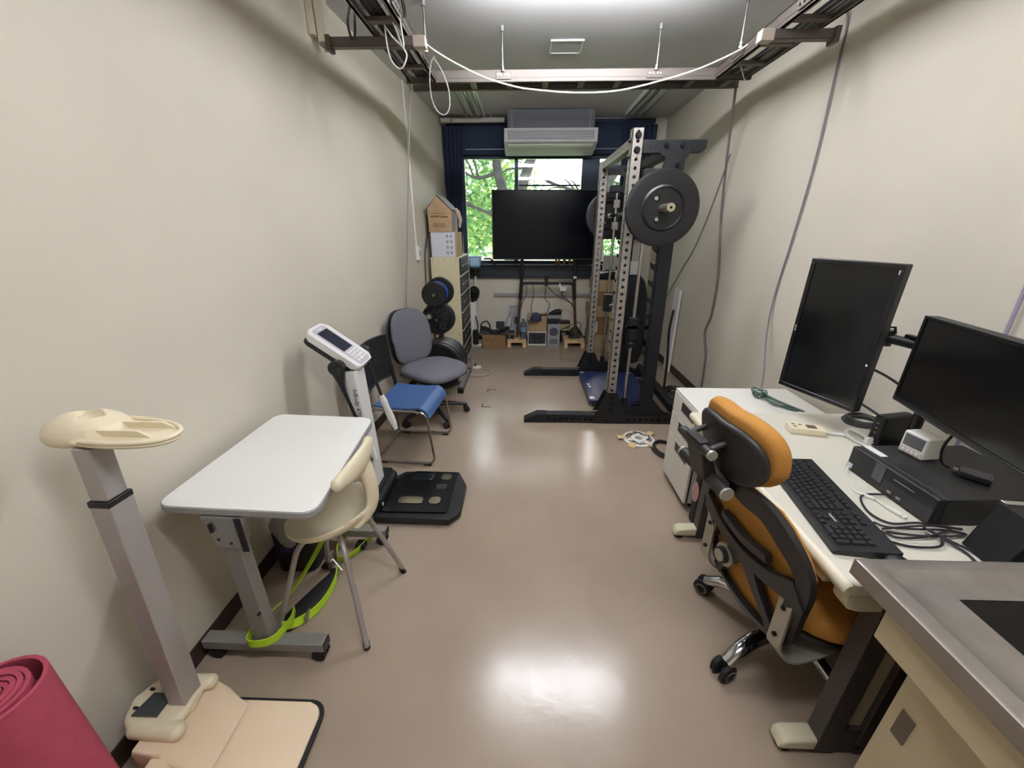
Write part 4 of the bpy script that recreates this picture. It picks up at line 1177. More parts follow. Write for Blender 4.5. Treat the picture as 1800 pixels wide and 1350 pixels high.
# ------------------------------------------------ grey office chair
root = thing('office_chair', 'grey upholstered office chair without arms in front of the plate tree', 'chair', (-0.765, 3.005, 0), -36, local=True)
M_gfab = mat('grey_fabric', (98, 98, 105), 0.95, var=0.06, vscale=80, bump=0.3, bscale=500)
b = BM(); cyl(b, (0, 0, 0.05), (0, 0, 0.40), 0.025, seg=16); cyl(b, (0, 0, 0.05), (0, 0, 0.14), 0.045, 0.038, 16); cyl(b, (0, 0, 0.20), (0, 0, 0.30), 0.034, seg=16); part('gas_lift', b, M_black, root)
for k in range(5):
    a = rad(17+36+72*k)
    d = V((math.cos(a), math.sin(a), 0)); s = V((-d.y, d.x, 0))
    b = BM(); P = [d*0.02+V((0, 0, 0.105)), d*0.12+V((0, 0, 0.098)), d*0.22+V((0, 0, 0.082)), d*0.285+V((0, 0, 0.068))]
    flat_tube(b, P, [0.03, 0.027, 0.023, 0.018], [0.022, 0.02, 0.017, 0.013], s); l = part('star_leg', b, M_black, root)
    b = BM(); c = d*0.285
    for q in (-0.016, 0.016): cyl(b, c+s*(q-0.011)+V((0, 0, 0.026)), c+s*(q+0.011)+V((0, 0, 0.026)), 0.026, seg=18)
    cyl(b, c+V((0, 0, 0.03)), c+V((0, 0, 0.075)), 0.008, seg=8); part('caster', b, M_rubber, root, sub=l)
b = BM()
def cushion(bm, cx, cy, cz, rx, ry, h, M=None, p=3.2, n=40):
    vs = []
    prof = [(0.0, 0.5), (0.5, 0.5), (0.8, 0.46), (0.93, 0.34), (0.99, 0.12), (1.0, -0.1), (0.97, -0.32), (0.9, -0.44), (0.5, -0.5), (0, -0.5)]
    rings = []
    for r, z in prof:
        if r == 0:
            v = bm.verts.new((cx, cy, cz+z*h)); rings.append([v]); vs.append(v); continue
        R = []
        for k in range(n):
            a = 2*PI*k/n; c, s = math.cos(a), math.sin(a)
            f = (abs(c)**p+abs(s)**p)**(-1/p)
            v = bm.verts.new((cx+rx*r*c*f, cy+ry*r*s*f, cz+z*h)); R.append(v); vs.append(v)
        rings.append(R)
    for A, B in zip(rings, rings[1:]):
        if len(A) == 1:
            for k in range(n): bm.faces.new((A[0], B[k], B[(k+1) % n]))
        elif len(B) == 1:
            for k in range(n): bm.faces.new((A[k], B[0], A[(k+1) % n]))
        else: ring_faces(bm, A, B)
    _setM(vs, M)
    return vs
vs = cushion(b, 0.055, 0.0, 0.435, 0.232, 0.238, 0.075)
for v in vs: v.co.z += -0.025*max(0, (v.co.x-0.15)/0.14)**2
part('seat', b, M_gfab, root, sharp=60)
b = BM(); bx(b, -0.16, 0.24, -0.19, 0.19, 0.375, 0.40, 0.01); bx(b, -0.1, 0.1, -0.08, 0.08, 0.335, 0.376, 0.01); part('seat_pan', b, M_black, root)
b = BM(); tube(b, fillet([(-0.05, 0, 0.365), (-0.25, 0, 0.365), (-0.275, 0, 0.62)], 0.06, 5), 0.018, 10); bx(b, -0.298, -0.275, -0.05, 0.05, 0.46, 0.70, 0.006); part('back_bar', b, M_black, root)
b = BM(); bx(b, -0.258, -0.238, -0.025, 0.025, 0.40, 0.53, 0.004); part('bar_cover', b, M_greym, root)
Mb = MX((-0.245, 0, 0.655), (0, 1, 0), V((-0.14, 0, 0.99)).normalized(), V((0.99, 0, 0.14)).normalized())
b = BM(); vs = cushion(b, 0, 0, 0.02, 0.205, 0.228, 0.05, None, 3.0)
for v in vs: v.co.z += 0.9*v.co.x**2; v.co.x *= 1.0-0.22*(v.co.y+0.2)/0.4*(1 if v.co.y < 0 else 0.35); 
_setM(vs, Mb); part('backrest', b, M_gfab, root, sharp=60)
b = BM(); vs = cushion(b, 0, 0, -0.018, 0.208, 0.230, 0.028, None, 3.0)
for v in vs: v.co.z += 0.9*v.co.x**2
_setM(vs, Mb); part('back_shell', b, M_black, root, sharp=60)

# ------------------------------------------------ weight plate tree with plates
root = thing('plate_tree', 'grey steel plate tree with pegs behind the grey office chair', 'plate rack', (-0.79, 3.75, 0))
M_tree = mat('tree_grey', (96, 96, 98), 0.5, metal=0.4)
b = BM(); bx(b, -0.825, -0.775, 3.67, 3.72, 0.05, 1.02, 0.004); part('post', b, M_tree, root)
for x in (-0.605, -0.985):
    b = BM(); bx(b, x-0.025, x+0.025, 3.50, 4.05, 0.0, 0.05, 0.003); f = part('foot_bar', b, M_tree, root)
    b = BM(); bx(b, x-0.028, x+0.028, 3.47, 3.502, 0.0, 0.054, 0.004); bx(b, x-0.028, x+0.028, 4.048, 4.08, 0.0, 0.054, 0.004); part('end_cap', b, M_rubber, root, sub=f)
b = BM(); bx(b, -0.96, -0.63, 3.68, 3.73, 0.0, 0.049, 0.003); part('crossbar', b, M_tree, root)
def peg(x, z, y0, y1):
    b = BM(); cyl(b, (x, y0, z), (x, y1, z), 0.012, seg=12); part('peg', b, M_steel, root)
peg(-0.79, 0.30, 3.38, 3.669); peg(-0.775, 0.735, 3.40, 3.669); peg(-0.785, 0.955, 3.40, 3.669)
peg(-0.79, 0.30, 3.721, 3.80); peg(-0.75, 0.985, 3.721, 3.85)
b = BM(); bx(b, -0.86, -0.70, 3.669, 3.722, 0.93, 1.0, 0.004); part('peg_plate', b, M_tree, root)
M_iron = mat('black_iron_plate', (20, 20, 21), 0.4, var=0.15, vscale=30, bump=0.1, bscale=100)
M_brub = mat('black_rubber_plate', (17, 17, 18), 0.45)
def disc(name, x, y, z, R, t, m, label, hole=0.015, style='bumper', grp=None):
    root = thing(name, label, 'weight plate', (x, y, z-R), group=grp)
    M = axisM((x, y, z), (0, -1, 0))
    b = BM(); h = t/2
    if style == 'bumper':
        pr = [(hole, -h), (hole, h), (R*0.38, h), (R*0.40, h*0.72), (R*0.86, h*0.72), (R*0.88, h), (R*0.965, h), (R, h*0.8), (R, -h*0.8), (R*0.965, -h), (R*0.88, -h), (R*0.86, -h*0.72), (R*0.40, -h*0.72), (R*0.38, -h), (hole, -h)]
    else:
        pr = [(hole, -h), (hole, h), (R*0.30, h), (R*0.32, h*0.5), (R*0.78, h*0.5), (R*0.82, h), (R*0.97, h), (R, h*0.6), (R, -h*0.6), (R*0.97, -h), (R*0.3, -h), (hole, -h)]
    lathe(b, pr, 40, M)
    part('disc', b, m, root)
    if style == 'grip':
        for k in range(5):
            a = rad(90+72*k); p = V((x+R*0.55*math.cos(a), y-h*0.55, z+R*0.55*math.sin(a)))
            b = BM(); lathe(b, [(R*0.15, -0.002), (R*0.16, 0.006), (R*0.22, 0.006), (R*0.24, -0.002)], 20, axisM(p, (0, -1, 0))); g = part('grip_ring', b, mat('worn_iron', (44, 44, 46), 0.35), root)
            b = BM(); cyl(b, p+V((0, -0.0005, 0)), p+V((0, 0.001, 0)), R*0.155, seg=18); part('grip_recess', b, mat('see_through_cream', (150, 142, 116), 0.7) if k in (1,) else M_rubber, root, sub=g)
    return root
for k, (y, dz) in enumerate(((3.405, 0.0), (3.455, 0.003), (3.505, -0.002), (3.555, 0.002), (3.605, 0.0), (3.645, 0.001))):
    disc('weight_plate', -0.79+0.004*k, y, 0.30+dz, 0.225 if k < 3 else 0.22, 0.044 if k < 5 else 0.03, M_brub, ['large black rubber weight plate frontmost on the low peg of the plate tree', 'large black rubber weight plate second on the low peg of the plate tree', 'large black rubber weight plate third on the low peg of the plate tree', 'large black rubber weight plate fourth on the low peg of the plate tree', 'large black rubber weight plate fifth on the low peg of the plate tree', 'thin large weight plate at the back of the low peg'][k], grp='large plates on the low peg')
disc('weight_plate', -0.775, 3.46, 0.735, 0.142, 0.035, M_iron, 'medium black iron plate with grip rings on the middle peg', style='grip')
disc('weight_plate', -0.768, 3.51, 0.737, 0.145, 0.035, M_iron, 'medium black iron plate hidden behind the gripped plate on the middle peg')
disc('weight_plate', -0.785, 3.44, 0.955, 0.108, 0.045, M_brub, 'small black rubber plate at the front of the top peg')
disc('weight_plate', -0.772, 3.505, 0.962, 0.10, 0.03, mat('blue_plate', (36, 62, 138), 0.45), 'blue weight plate between two black ones on the top peg')
disc('weight_plate', -0.755, 3.555, 0.968, 0.125, 0.035, M_brub, 'black plate behind the blue one on the top peg')

# ------------------------------------------------ drawer cabinet with boxes on top
root = thing('drawer_cabinet', 'tall cream drawer cabinet with black drawer fronts in the left corner', 'cabinet', (-0.85, 4.7, 0))
M_cab = mat('cabinet_cream', (206, 196, 162), 0.55, var=0.02, vscale=5)
b = BM(); bx(b, -1.008, -0.70, 4.36, 5.02, 0.0, 1.205, 0.003); part('carcass', b, M_cab, root)
b = BM()
for z in (0.003, 0.198, 0.395, 0.60, 0.80, 1.0, 1.195): bx(b, -0.70, -0.684, 4.36, 5.02, z, z+0.012, 0.001)
bx(b, -0.70, -0.682, 5.01, 5.022, 0, 1.205); part('drawer_divider', b, mat('divider_cream', (196, 190, 172), 0.5), root)
for k in range(6):
    z0 = [0.016, 0.211, 0.408, 0.613, 0.813, 1.013][k]; z1 = [0.197, 0.394, 0.599, 0.799, 0.999, 1.194][k]
    b = BM(); bx(b, -0.70, -0.687, 4.365, 5.008, z0, z1, 0.002); d = part('drawer', b, mat('drawer_black', (38, 40, 42), 0.5), root)
    b = BM()
    for y in (4.52, 4.72, 4.92):
        bx(b, -0.688, -0.682, y-0.05, y+0.05, (z0+z1)/2-0.012, (z0+z1)/2+0.008, 0.002)
    part('handle', b, M_greym, root, sub=d)
b = BM()
for x in (-0.985, -0.86, -0.735): cyl(b, (x, 4.3585, 1.185), (x, 4.361, 1.185), 0.005, seg=8)
for x, z in ((-0.735, 0.75), (-0.735, 0.35)): cyl(b, (x, 4.3585, z), (x, 4.361, z), 0.005, seg=8)
part('screw', b, M_blackm, root)
root = thing('printed_box', 'white cardboard box with small printed squares on the drawer cabinet', 'box', (-0.85, 4.55, 1.206))
b = BM(); bx(b, -0.99, -0.735, 4.37, 4.72, 1.206, 1.455, 0.003); part('body', b, mat('white_card', (204, 204, 212), 0.7), root)
b = BM(); bx(b, -0.7345, -0.712, 4.372, 4.72, 1.207, 1.454, 0.002); part('open_flap', b, M_card, root)
b = BM()
for i in range(2):
    for j in range(4): bx(b, -0.828+i*0.042, -0.802+i*0.042, 4.3685, 4.3695, 1.235+j*0.055, 1.265+j*0.055)
part('printed_square', b, mat('grey_print', (150, 150, 158), 0.7), root)
root = thing('house_box', 'tan cardboard box folded like a gabled house topmost on the cabinet stack', 'box', (-0.86, 4.55, 1.456))
b = BM(); prism(b, [(-1.0, 1.456), (-0.755, 1.456), (-0.755, 1.665), (-0.765, 1.672), (-0.90, 1.80), (-1.005, 1.68), (-1.0, 1.66)], 4.36, 4.72, 'xz', bev=0.003); part('body', b, M_card, root)
b = BM(); prism(b, [(-0.752, 1.67), (-0.89, 1.806), (-0.884, 1.812), (-0.742, 1.672)], 4.35, 4.73, 'xz'); prism(b, [(-1.02, 1.672), (-0.892, 1.806), (-0.898, 1.812), (-1.026, 1.676)], 4.35, 4.73, 'xz'); part('roof_flap', b, mat('grey_card', (150, 144, 140), 0.9), root)
b = BM(); bx(b, -0.7545, -0.752, 4.37, 4.71, 1.47, 1.65); part('side_face', b, MATS['grey_card'], root)
b = BM(); bx(b, -0.975, -0.88, 4.358, 4.3595, 1.60, 1.615); bx(b, -0.87, -0.795, 4.358, 4.3595, 1.595, 1.612); bx(b, -0.975, -0.80, 4.358, 4.3595, 1.632, 1.638)
for k in range(3): bx(b, -0.955, -0.82, 4.358, 4.3595, 1.505+k*0.014, 1.511+k*0.014)
part('printing', b, mat('brown_print', (112, 84, 56), 0.9), root)
b = BM(); tube(b, [(-0.715, 4.62, 1.50), (-0.705, 4.62, 1.58), (-0.725, 4.60, 1.65), (-0.75, 4.6, 1.69)], 0.02, 8, radii=[0.012, 0.022, 0.026, 0.018]); part('paper_stuffing', b, mat('pinkish_paper', (196, 176, 164), 0.8), root)
# ---------------------------------------------------------------- RACK (smith machine)
root = thing('smith_rack', 'black and silver smith machine rack with perforated uprights at right of the window', 'rack', (0.7, 3.45, 0))
M_upr = mat('upright_silver', (146, 140, 133), 0.42, metal=0.5, var=0.03, vscale=12)
M_rack = mat('rack_black', (26, 27, 30), 0.5, metal=0.3, bump=0.1, bscale=400)
M_rod = mat('guide_rod', (190, 190, 192), 0.2, metal=1.0)
M_bolt = mat('bolt_black', (26, 26, 28), 0.35, metal=0.6)
def upright(x0, x1, y0, y1, z0, z1):
    """square tube with holes through its front and left faces"""
    n = int((z1-z0)/0.05)
    w = x1-x0; d = y1-y0
    ch = (z1-z0)/n
    b = BM()
    holed_grid(b, 1, n, w, ch, 0.0115, 0.004, lambda x, y, t: V((x0+x, y0+t, z0+y)))
    holed_grid(b, 1, n, d, ch, 0.0115, 0.004, lambda x, y, t: V((x0+t, y1-x, z0+y)))
    bx(b, x0, x1, y1-0.004, y1, z0, z1); bx(b, x1-0.004, x1, y0, y1, z0, z1); bx(b, x0, x1, y0, y1, z1-0.003, z1)
    return part('upright', b, M_upr, root)
def bolt(p, d, r=0.016, sub=None):
    b = BM(); p = V(p); d = V(d)
    cyl(b, p, p+d*0.003, r*1.25, seg=16); cyl(b, p+d*0.003, p+d*0.015, r, r*0.9, 6)
    return part('bolt', b, M_bolt, root, sub=sub)
for side, (yf, ztop) in enumerate(((2.905, 2.088), (4.005, 2.05))):
    u = upright(0.680, 0.752, yf, yf+0.072, 0.262, ztop)
    for z in (2.045, 1.962) if side == 0 else (2.0,): bolt((0.716, yf, z), (0, -1, 0), 0.017, u)
    if side == 0:
        bolt((0.680, yf+0.035, 2.02), (-1, 0, 0), 0.013, u); bolt((0.680, yf+0.035, 1.93), (-1, 0, 0), 0.013, u)
    # floor bar with holes and a sloping end cap
    b = BM()
    n = 22; x0, x1 = 0.19, 1.29; cw = (x1-x0)/n
    holed_grid(b, n, 1, cw, 0.075, 0.010, 0.004, lambda x, y, t: V((x0+x, yf-0.02+t, y)))
    bx(b, x0, x1, yf-0.016, yf+0.055, 0.071, 0.075); bx(b, x0, x1, yf+0.051, yf+0.055, 0, 0.075); bx(b, x1-0.004, x1, yf-0.02, yf+0.055, 0, 0.075)
    fb = part('floor_bar', b, M_rack, root)
    b = BM(); prism(b, [(0.012, 0), (0.205, 0), (0.205, 0.079), (0.12, 0.079), (0.012, 0.025)], yf-0.024, yf+0.059, 'xz', bev=0.004); part('end_cap', b, M_rubber, root, sub=fb)
    b = BM()
    prism(b, [(0.585, 0.004), (0.86, 0.004), (0.84, 0.08), (0.765, 0.262), (0.665, 0.262), (0.60, 0.09)], yf-0.026, yf-0.020, 'xz', bev=0.001)
    prism(b, [(0.585, 0.076), (0.86, 0.076), (0.84, 0.08), (0.765, 0.262), (0.665, 0.262), (0.60, 0.09)], yf+0.072, yf+0.079, 'xz', bev=0.001)
    g = part('gusset', b, M_rack, root)
    for x, z in ((0.716, 0.235), (0.716, 0.18), (0.716, 0.125)):
        b = BM(); cyl(b, (x, yf-0.027, z), (x, yf-0.038, z), 0.012, seg=6); part('bolt', b, M_bolt, root, sub=g)
    b = BM(); bx(b, 0.684, 0.748, yf+0.002, yf+0.07, 0.0755, 0.262); part('post_foot', b, M_rack, root)
    # rear black upright, a little tilted
    b = BM(); prism(b, [(0.962, 0.076), (1.052, 0.076), (1.032, 1.93), (0.942, 1.93)], yf, yf+0.072, 'xz', bev=0.003)
    prism(b, [(0.90, 0.076), (1.20, 0.076), (1.13, 0.125), (1.05, 0.22), (0.965, 0.22), (0.955, 0.14), (0.92, 0.10)], yf-0.006, yf-0.0005, 'xz')
    rp = part('rear_post', b, M_rack, root)
    # top beam with cut corner, gusset plate and rod arm
    b = BM(); prism(b, [(0.753, 1.945), (0.95, 1.945), (0.95, 1.9505), (1.135, 1.9505), (1.158, 1.972), (1.158, 2.02), (0.753, 2.02)], yf+0.004, yf+0.068, 'xz', bev=0.003); tb = part('top_beam', b, M_rack, root)
    b = BM(); prism(b, [(0.86, 2.012), (1.06, 2.012), (1.06, 1.95), (1.03, 1.90), (1.028, 1.76), (0.93, 1.76), (0.90, 1.80), (0.885, 1.845), (0.90, 1.89), (0.905, 1.92), (0.86, 1.945)], yf-0.006, yf+0.003, 'xz', bev=0.001)
    gp = part('corner_plate', b, M_rack, root)
    for x, z in ((0.90, 1.985), (1.0, 1.985), (0.985, 1.875), (0.975, 1.83)): bolt((x, yf-0.006, z), (0, -1, 0), 0.013, gp)
    for x in (0.80, 0.835, 1.115):
        b = BM(); cyl(b, (x, yf+0.0035, 1.983), (x, yf+0.002, 1.983), 0.009, seg=12); part('beam_hole', b, mat('hole_black', (8, 8, 8), 0.8), root, sub=tb)
    b = BM(); bx(b, 0.785, 0.925, yf+0.012, yf+0.062, 1.80, 1.86, 0.008); part('rod_arm', b, M_rack, root)
    xr = 0.832 if side == 0 else 0.856
    yr = yf+0.037
    b = BM(); cyl(b, (xr, yr, 0.215), (xr, yr, 1.80), 0.0125, seg=16); rod = part('guide_rod', b, M_rod, root)
    b = BM(); cyl(b, (xr, yr, 0.16), (xr, yr, 0.215), 0.024, seg=16); bx(b, xr-0.05, xr+0.06, yr-0.02, yr+0.02, 0.13, 0.16, 0.003); part('rod_foot', b, M_rack, root, sub=rod)
    b = BM(); prism(b, [(0.70, 0.076), (0.97, 0.076), (0.97, 0.13), (0.70, 0.13)], yf+0.02, yf+0.05, 'xz', bev=0.002); part('foot_rail', b, M_rack, root)
    if side == 0:
        b = BM(); bx(b, 0.80, 0.865, yr-0.03, yr+0.03, 0.70, 0.87, 0.006); cyl(b, (xr, yr, 0.64), (xr, yr, 0.70), 0.03, seg=18); lathe(b, [(0.03, 0), (0.036, 0.006), (0.036, 0.02), (0.03, 0.026)], 18, Matrix.Translation((xr, yr, 0.655)))
        part('carriage', b, M_rack, root)
        b = BM()
        for x in (0.785, 0.93): lathe(b, [(0, -0.012), (0.016, -0.012), (0.016, 0.0), (0.0, 0.0)], 14, axisM((x, yr-0.03, 0.80), (0, -1, 0)))
        bx(b, 0.78, 0.94, yr-0.03, yr-0.018, 0.785, 0.815, 0.003); part('carriage_bar', b, M_bolt, root)
    else:
        for z in (1.705, 1.515):
            b = BM(); bx(b, xr-0.026, xr+0.022, yr-0.024, yr+0.024, z-0.036, z+0.036, 0.003); bx(b, xr+0.023, xr+0.032, yr-0.02, yr+0.02, z-0.036, z+0.036, 0.002); part('linear_bearing', b, M_steel, root)
        b = BM(); bx(b, xr-0.04, xr+0.045, yr-0.03, yr+0.03, 0.70, 0.87, 0.005); part('carriage', b, M_rack, root)
        b = BM(); lathe(b, [(0.008, 0), (0.02, 0), (0.02, 0.02), (0.012, 0.024), (0.008, 0.024)], 16, axisM((xr+0.03, yr-0.031, 0.765), (0, -1, 0))); part('end_ring', b, M_chrome, root)
        b = BM(); bx(b, xr+0.01, xr+0.04, yr-0.04, yr-0.031, 0.70, 0.735, 0.003); part('latch', b, M_rack, root)
    # safety hooks along the rear post
    for z in (1.36, 1.24, 1.12, 1.0, 0.88, 0.60, 0.48, 0.36):
        xp = 0.962-0.0108*(z-0.076)
        b = BM(); prism(b, [(xp+0.005, z-0.045), (xp-0.04, z-0.005), (xp-0.045, z+0.028), (xp-0.022, z+0.012), (xp+0.005, z+0.02)], yf+0.02, yf+0.05, 'xz', bev=0.001); part('safety_hook', b, M_rack, root, sub=rp)
# beams along the room
b = BM()
n = 20; ch = (4.005-2.977)/n
holed_grid(b, n, 1, ch, 0.06, 0.008, 0.003, lambda x, y, t: V((0.69+t, 4.005-x, 1.985+y)))
bx(b, 0.693, 0.745, 2.978, 4.004, 2.041, 2.045); bx(b, 0.693, 0.745, 2.978, 4.004, 1.985, 1.988); bx(b, 0.741, 0.745, 2.978, 4.004, 1.988, 2.041)
part('side_beam', b, M_upr, root)
b = BM(); bx(b, 0.96, 1.03, 2.974, 4.009, 1.955, 2.015, 0.003); part('rear_beam', b, M_rack, root)
b = BM(); bx(b, 1.215, 1.285, 2.961, 3.984, 0.076, 0.14, 0.004); part('floor_beam', b, M_rack, root)

# barbell carriage with plates
root = thing('smith_barbell', 'horizontal steel barbell of the rack with a pale hollow sleeve end toward the viewer', 'barbell', (0.79, 3.45, 1.58))
BX, BZ = 0.832, 1.607
b = BM(); cyl(b, (BX, 2.70, BZ), (BX, 4.4, BZ), 0.014, seg=14); part('bar', b, M_rod, root)
M_slv = mat('sleeve_steel', (206, 200, 176), 0.25, metal=0.9)
for y0, y1 in ((2.455, 2.80), (4.16, 4.47)):
    b = BM(); lathe(b, [(0.007, 0), (0.023, 0), (0.025, 0.004), (0.025, abs(y1-y0)), (0.0, abs(y1-y0))], 24, axisM((BX, y0, BZ), (0, 1, 0))); s = part('sleeve', b, M_slv, root)
    b = BM(); cyl(b, (BX, y0+0.02, BZ), (BX, y0+0.022, BZ), 0.008, seg=12); part('sleeve_hole', b, MATS['hole_black'], root, sub=s)
b = BM(); cyl(b, (BX, 2.66, BZ), (BX, 2.70, BZ), 0.031, seg=24); part('collar', b, M_rack, root)
def big_plate(y, label, x=BX+0.002):
    root = thing('weight_plate', label, 'weight plate', (x, y, BZ-0.225))
    b = BM(); R = 0.219; h = 0.033
    lathe(b, [(0.027, -h*0.9), (0.027, h*0.7), (R*0.52, h*0.7), (R*0.545, h*1.0), (R*0.57, h*0.85), (R*0.60, h*0.62), (R*0.93, h*0.70), (R*0.99, h*0.6), (R, h*0.35), (R, -h*0.6), (R*0.98, -h*0.9), (0.027, -h*0.9)], 56, axisM((x, y, BZ), (0, -1, 0)))
    part('disc', b, M_brub, root)
    for a in (128, 8, 248):
        p = V((x+0.068*math.cos(rad(a)), y-0.024, BZ+0.068*math.sin(rad(a))))
        b = BM(); cyl(b, p+V((0, 0.0005, 0)), p+V((0, -0.002, 0)), 0.017, seg=16); q = part('grip_hole', b, MATS['hole_black'], root)
        b = BM(); lathe(b, [(0.017, 0), (0.019, 0.003), (0.021, 0)], 16, axisM(p, (0, -1, 0))); part('hole_rim', b, M_brub, root, sub=q)
        b = BM(); cyl(b, p+V((-0.006, -0.0021, 0.002)), p+V((-0.006, -0.0026, 0.002)), 0.0115, seg=14); part('see_through', b, mat('wall_seen', (150, 148, 136), 0.7), root, sub=q)
big_plate(2.625, 'large black bumper plate on the near end of the barbell')
big_plate(4.27, 'large black bumper plate on the far end of the barbell')

# blue force plate between the floor bars
root = thing('force_plate', 'dark blue square platform with white stickers on the floor inside the rack', 'platform', (0.86, 3.55, 0))
b = BM(); prism(b, rrect(0.60, 1.17, 3.20, 3.96, 0.02, 3), 0.025, 0.066, bev=0.003); part('deck', b, mat('dark_blue_enamel', (32, 43, 80), 0.35, var=0.06, vscale=9), root)
b = BM()
for x in (0.64, 1.13):
    for y in (3.24, 3.92): cyl(b, (x, y, 0), (x, y, 0.026), 0.03, seg=16)
part('foot', b, M_steel, root)
b = BM()
for x, y, w, h in ((0.63, 3.26, 0.045, 0.05), (0.65, 3.53, 0.025, 0.035), (0.645, 3.59, 0.028, 0.03), (0.63, 3.93, 0.03, 0.02), (1.13, 3.93, 0.03, 0.02)): bx(b, x-w/2, x+w/2, y-h/2, y+h/2, 0.0665, 0.0675)
part('sticker', b, M_white, root)
b = BM(); bx(b, 0.62, 0.76, 3.18, 3.199, 0.02, 0.05, 0.004); part('carry_handle', b, M_rubber, root)

# dark garment bag and white sheets behind the rack
root = thing('backpack', 'tall dark rucksack standing behind the rack near the right wall', 'bag', (1.25, 4.55, 0))
b = BM()
def fnk(u, v):
    a = u*2*PI
    r = [0.8, 1.0, 1.02, 0.98, 0.9, 0.7, 0.35][min(6, int(v*6.001))]
    c, s = math.cos(a), math.sin(a); f = (abs(c)**3+abs(s)**3)**(-1/3)
    return (1.24+0.17*r*c*f, 4.55+0.12*r*s*f, 0.005+1.0*[0, 0.1, 0.35, 0.6, 0.8, 0.93, 1.0][min(6, int(v*6.001))]), (c, s, 0.2)
grid_shell(b, 32, 6, fnk, 0.006); part('bag_body', b, mat('rucksack_cloth', (34, 36, 42), 0.8, bump=0.3, bscale=30), root, sharp=70)
b = BM(); tube(b, spline([(1.16, 4.43, 0.9), (1.14, 4.38, 0.7), (1.15, 4.40, 0.45), (1.17, 4.44, 0.25)], 6), 0.018, 8); part('shoulder_strap', b, M_black, root)
root = thing('poster_tube', 'white sheets standing upright behind the rucksack', 'papers', (1.2, 4.75, 0))
b = BM()
for k, (x, w) in enumerate(((1.12, 0.12), (1.27, 0.13))): bx(b, x-w/2, x+w/2, 4.71+0.03*k, 4.714+0.03*k, 0.0, 1.22-0.08*k)
part('sheet', b, M_white, root)
root = thing('white_board', 'white narrow board leaning on the right wall behind the rack', 'board', (1.6, 4.2, 0))
b = BM(); bx(b, 1.615, 1.64, 4.15, 4.30, 0.0, 0.9, 0.002); part('panel', b, M_white, root)
# floor plug strip and cords behind the rack
root = thing('power_strip', 'grey multi plug with plugs and cords on the floor right of the rack', 'power strip', (1.3, 3.3, 0))
b = BM(); bx(b, 1.32, 1.37, 3.16, 3.42, 0.0, 0.03, 0.004); part('strip_body', b, M_greym, root)
for k in range(3):
    b = BM(); bx(b, 1.328, 1.362, 3.18+k*0.075, 3.22+k*0.075, 0.0305, 0.07, 0.006); part('plug', b, M_greym if k != 1 else M_black, root)
b = BM()
for k in range(5):
    tube(b, spline([(1.345, 3.20+0.06*k, 0.065), (1.42, 3.25+0.05*k, 0.05+0.01*k), (1.48-0.02*k, 3.10+0.1*k, 0.012), (1.40, 3.0+0.05*k, 0.010+0.004*k), (1.33+0.03*k, 3.04, 0.008+0.003*k)], 6), 0.006, 6)
part('cord', b, M_dark, root)
b = BM()
for k in range(4):
    tube(b, [(1.47+0.075*math.cos(t*PI/8), 3.55+0.075*math.sin(t*PI/8), 0.008+0.012*k) for t in range(16)], 0.0055, 6, True)
single('coiled_cable', b, M_dark, 'coil of black cable on the floor by the right wall behind the rack', 'cable')
b = BM(); tube(b, spline([(1.40, 3.62, 0.012), (1.385, 3.6, 0.3), (1.36, 3.6, 0.6), (1.37, 3.6, 0.8)], 6), 0.012, 8); bx(b, 1.35, 1.42, 3.58, 3.66, 0, 0.012, 0.003)
single('floor_stand', b, M_black, 'thin black upright stand beside the right wall behind the rack', 'stand')

# white ring taped to the floor
root = thing('floor_ring', 'white plastic hub ring taped to the floor in front of the rack', 'ring', (0.885, 2.625, 0))
b = BM(); lathe(b, [(0.098, 0.003), (0.098, 0.014), (0.112, 0.014), (0.116, 0.010), (0.116, 0.003), (0.098, 0.003)], 40, Matrix.Translation((0.885, 2.625, 0))); part('outer_ring', b, M_white, root)
b = BM(); lathe(b, [(0.030, 0.003), (0.030, 0.018), (0.055, 0.018), (0.058, 0.012), (0.058, 0.003), (0.030, 0.003)], 32, Matrix.Translation((0.885, 2.625, 0))); part('inner_hub', b, M_white, root)
b = BM()
for a in (15, 75, 190, 250, 310):
    d = V((math.cos(rad(a)), math.sin(rad(a)), 0)); s = V((-d.y, d.x, 0)); c = V((0.885, 2.625, 0.008))
    prism(b, [((c+d*0.055-s*0.02).x, (c+d*0.055-s*0.02).y), ((c+d*0.099-s*0.008).x, (c+d*0.099-s*0.008).y), ((c+d*0.099+s*0.012).x, (c+d*0.099+s*0.012).y), ((c+d*0.055+s*0.02).x, (c+d*0.055+s*0.02).y)], 0.004, 0.012)
part('spoke', b, M_white, root)
b = BM()
for a in (120, 340, 50, 215): tube(b, spline([(0.885+0.06*math.cos(rad(a)), 2.625+0.06*math.sin(rad(a)), 0.012), (0.885+0.08*math.cos(rad(a+20)), 2.625+0.08*math.sin(rad(a+20)), 0.018), (0.885+0.1*math.cos(rad(a+50)), 2.625+0.1*math.sin(rad(a+50)), 0.014)], 5), 0.004, 6)
part('wire', b, M_dark, root)
for a, w in ((175, 0.05), (235, 0.05), (35, 0.045), (300, 0.03)):
    c = V((0.885+0.125*math.cos(rad(a)), 2.625+0.125*math.sin(rad(a)), 0))
    b = BM(); box(b, (0, 0, 0.0165), (0.065, w, 0.002), 0, Matrix.Translation((c.x, c.y, 0)) @ Matrix.Rotation(rad(a+8), 4, 'Z')); box(b, (0.032, 0, 0.008), (0.002, w, 0.016), 0, Matrix.Translation((c.x, c.y, 0)) @ Matrix.Rotation(rad(a+8), 4, 'Z'))
    part('tape', b, mat('masking_tape', (206, 178, 136), 0.7), root)
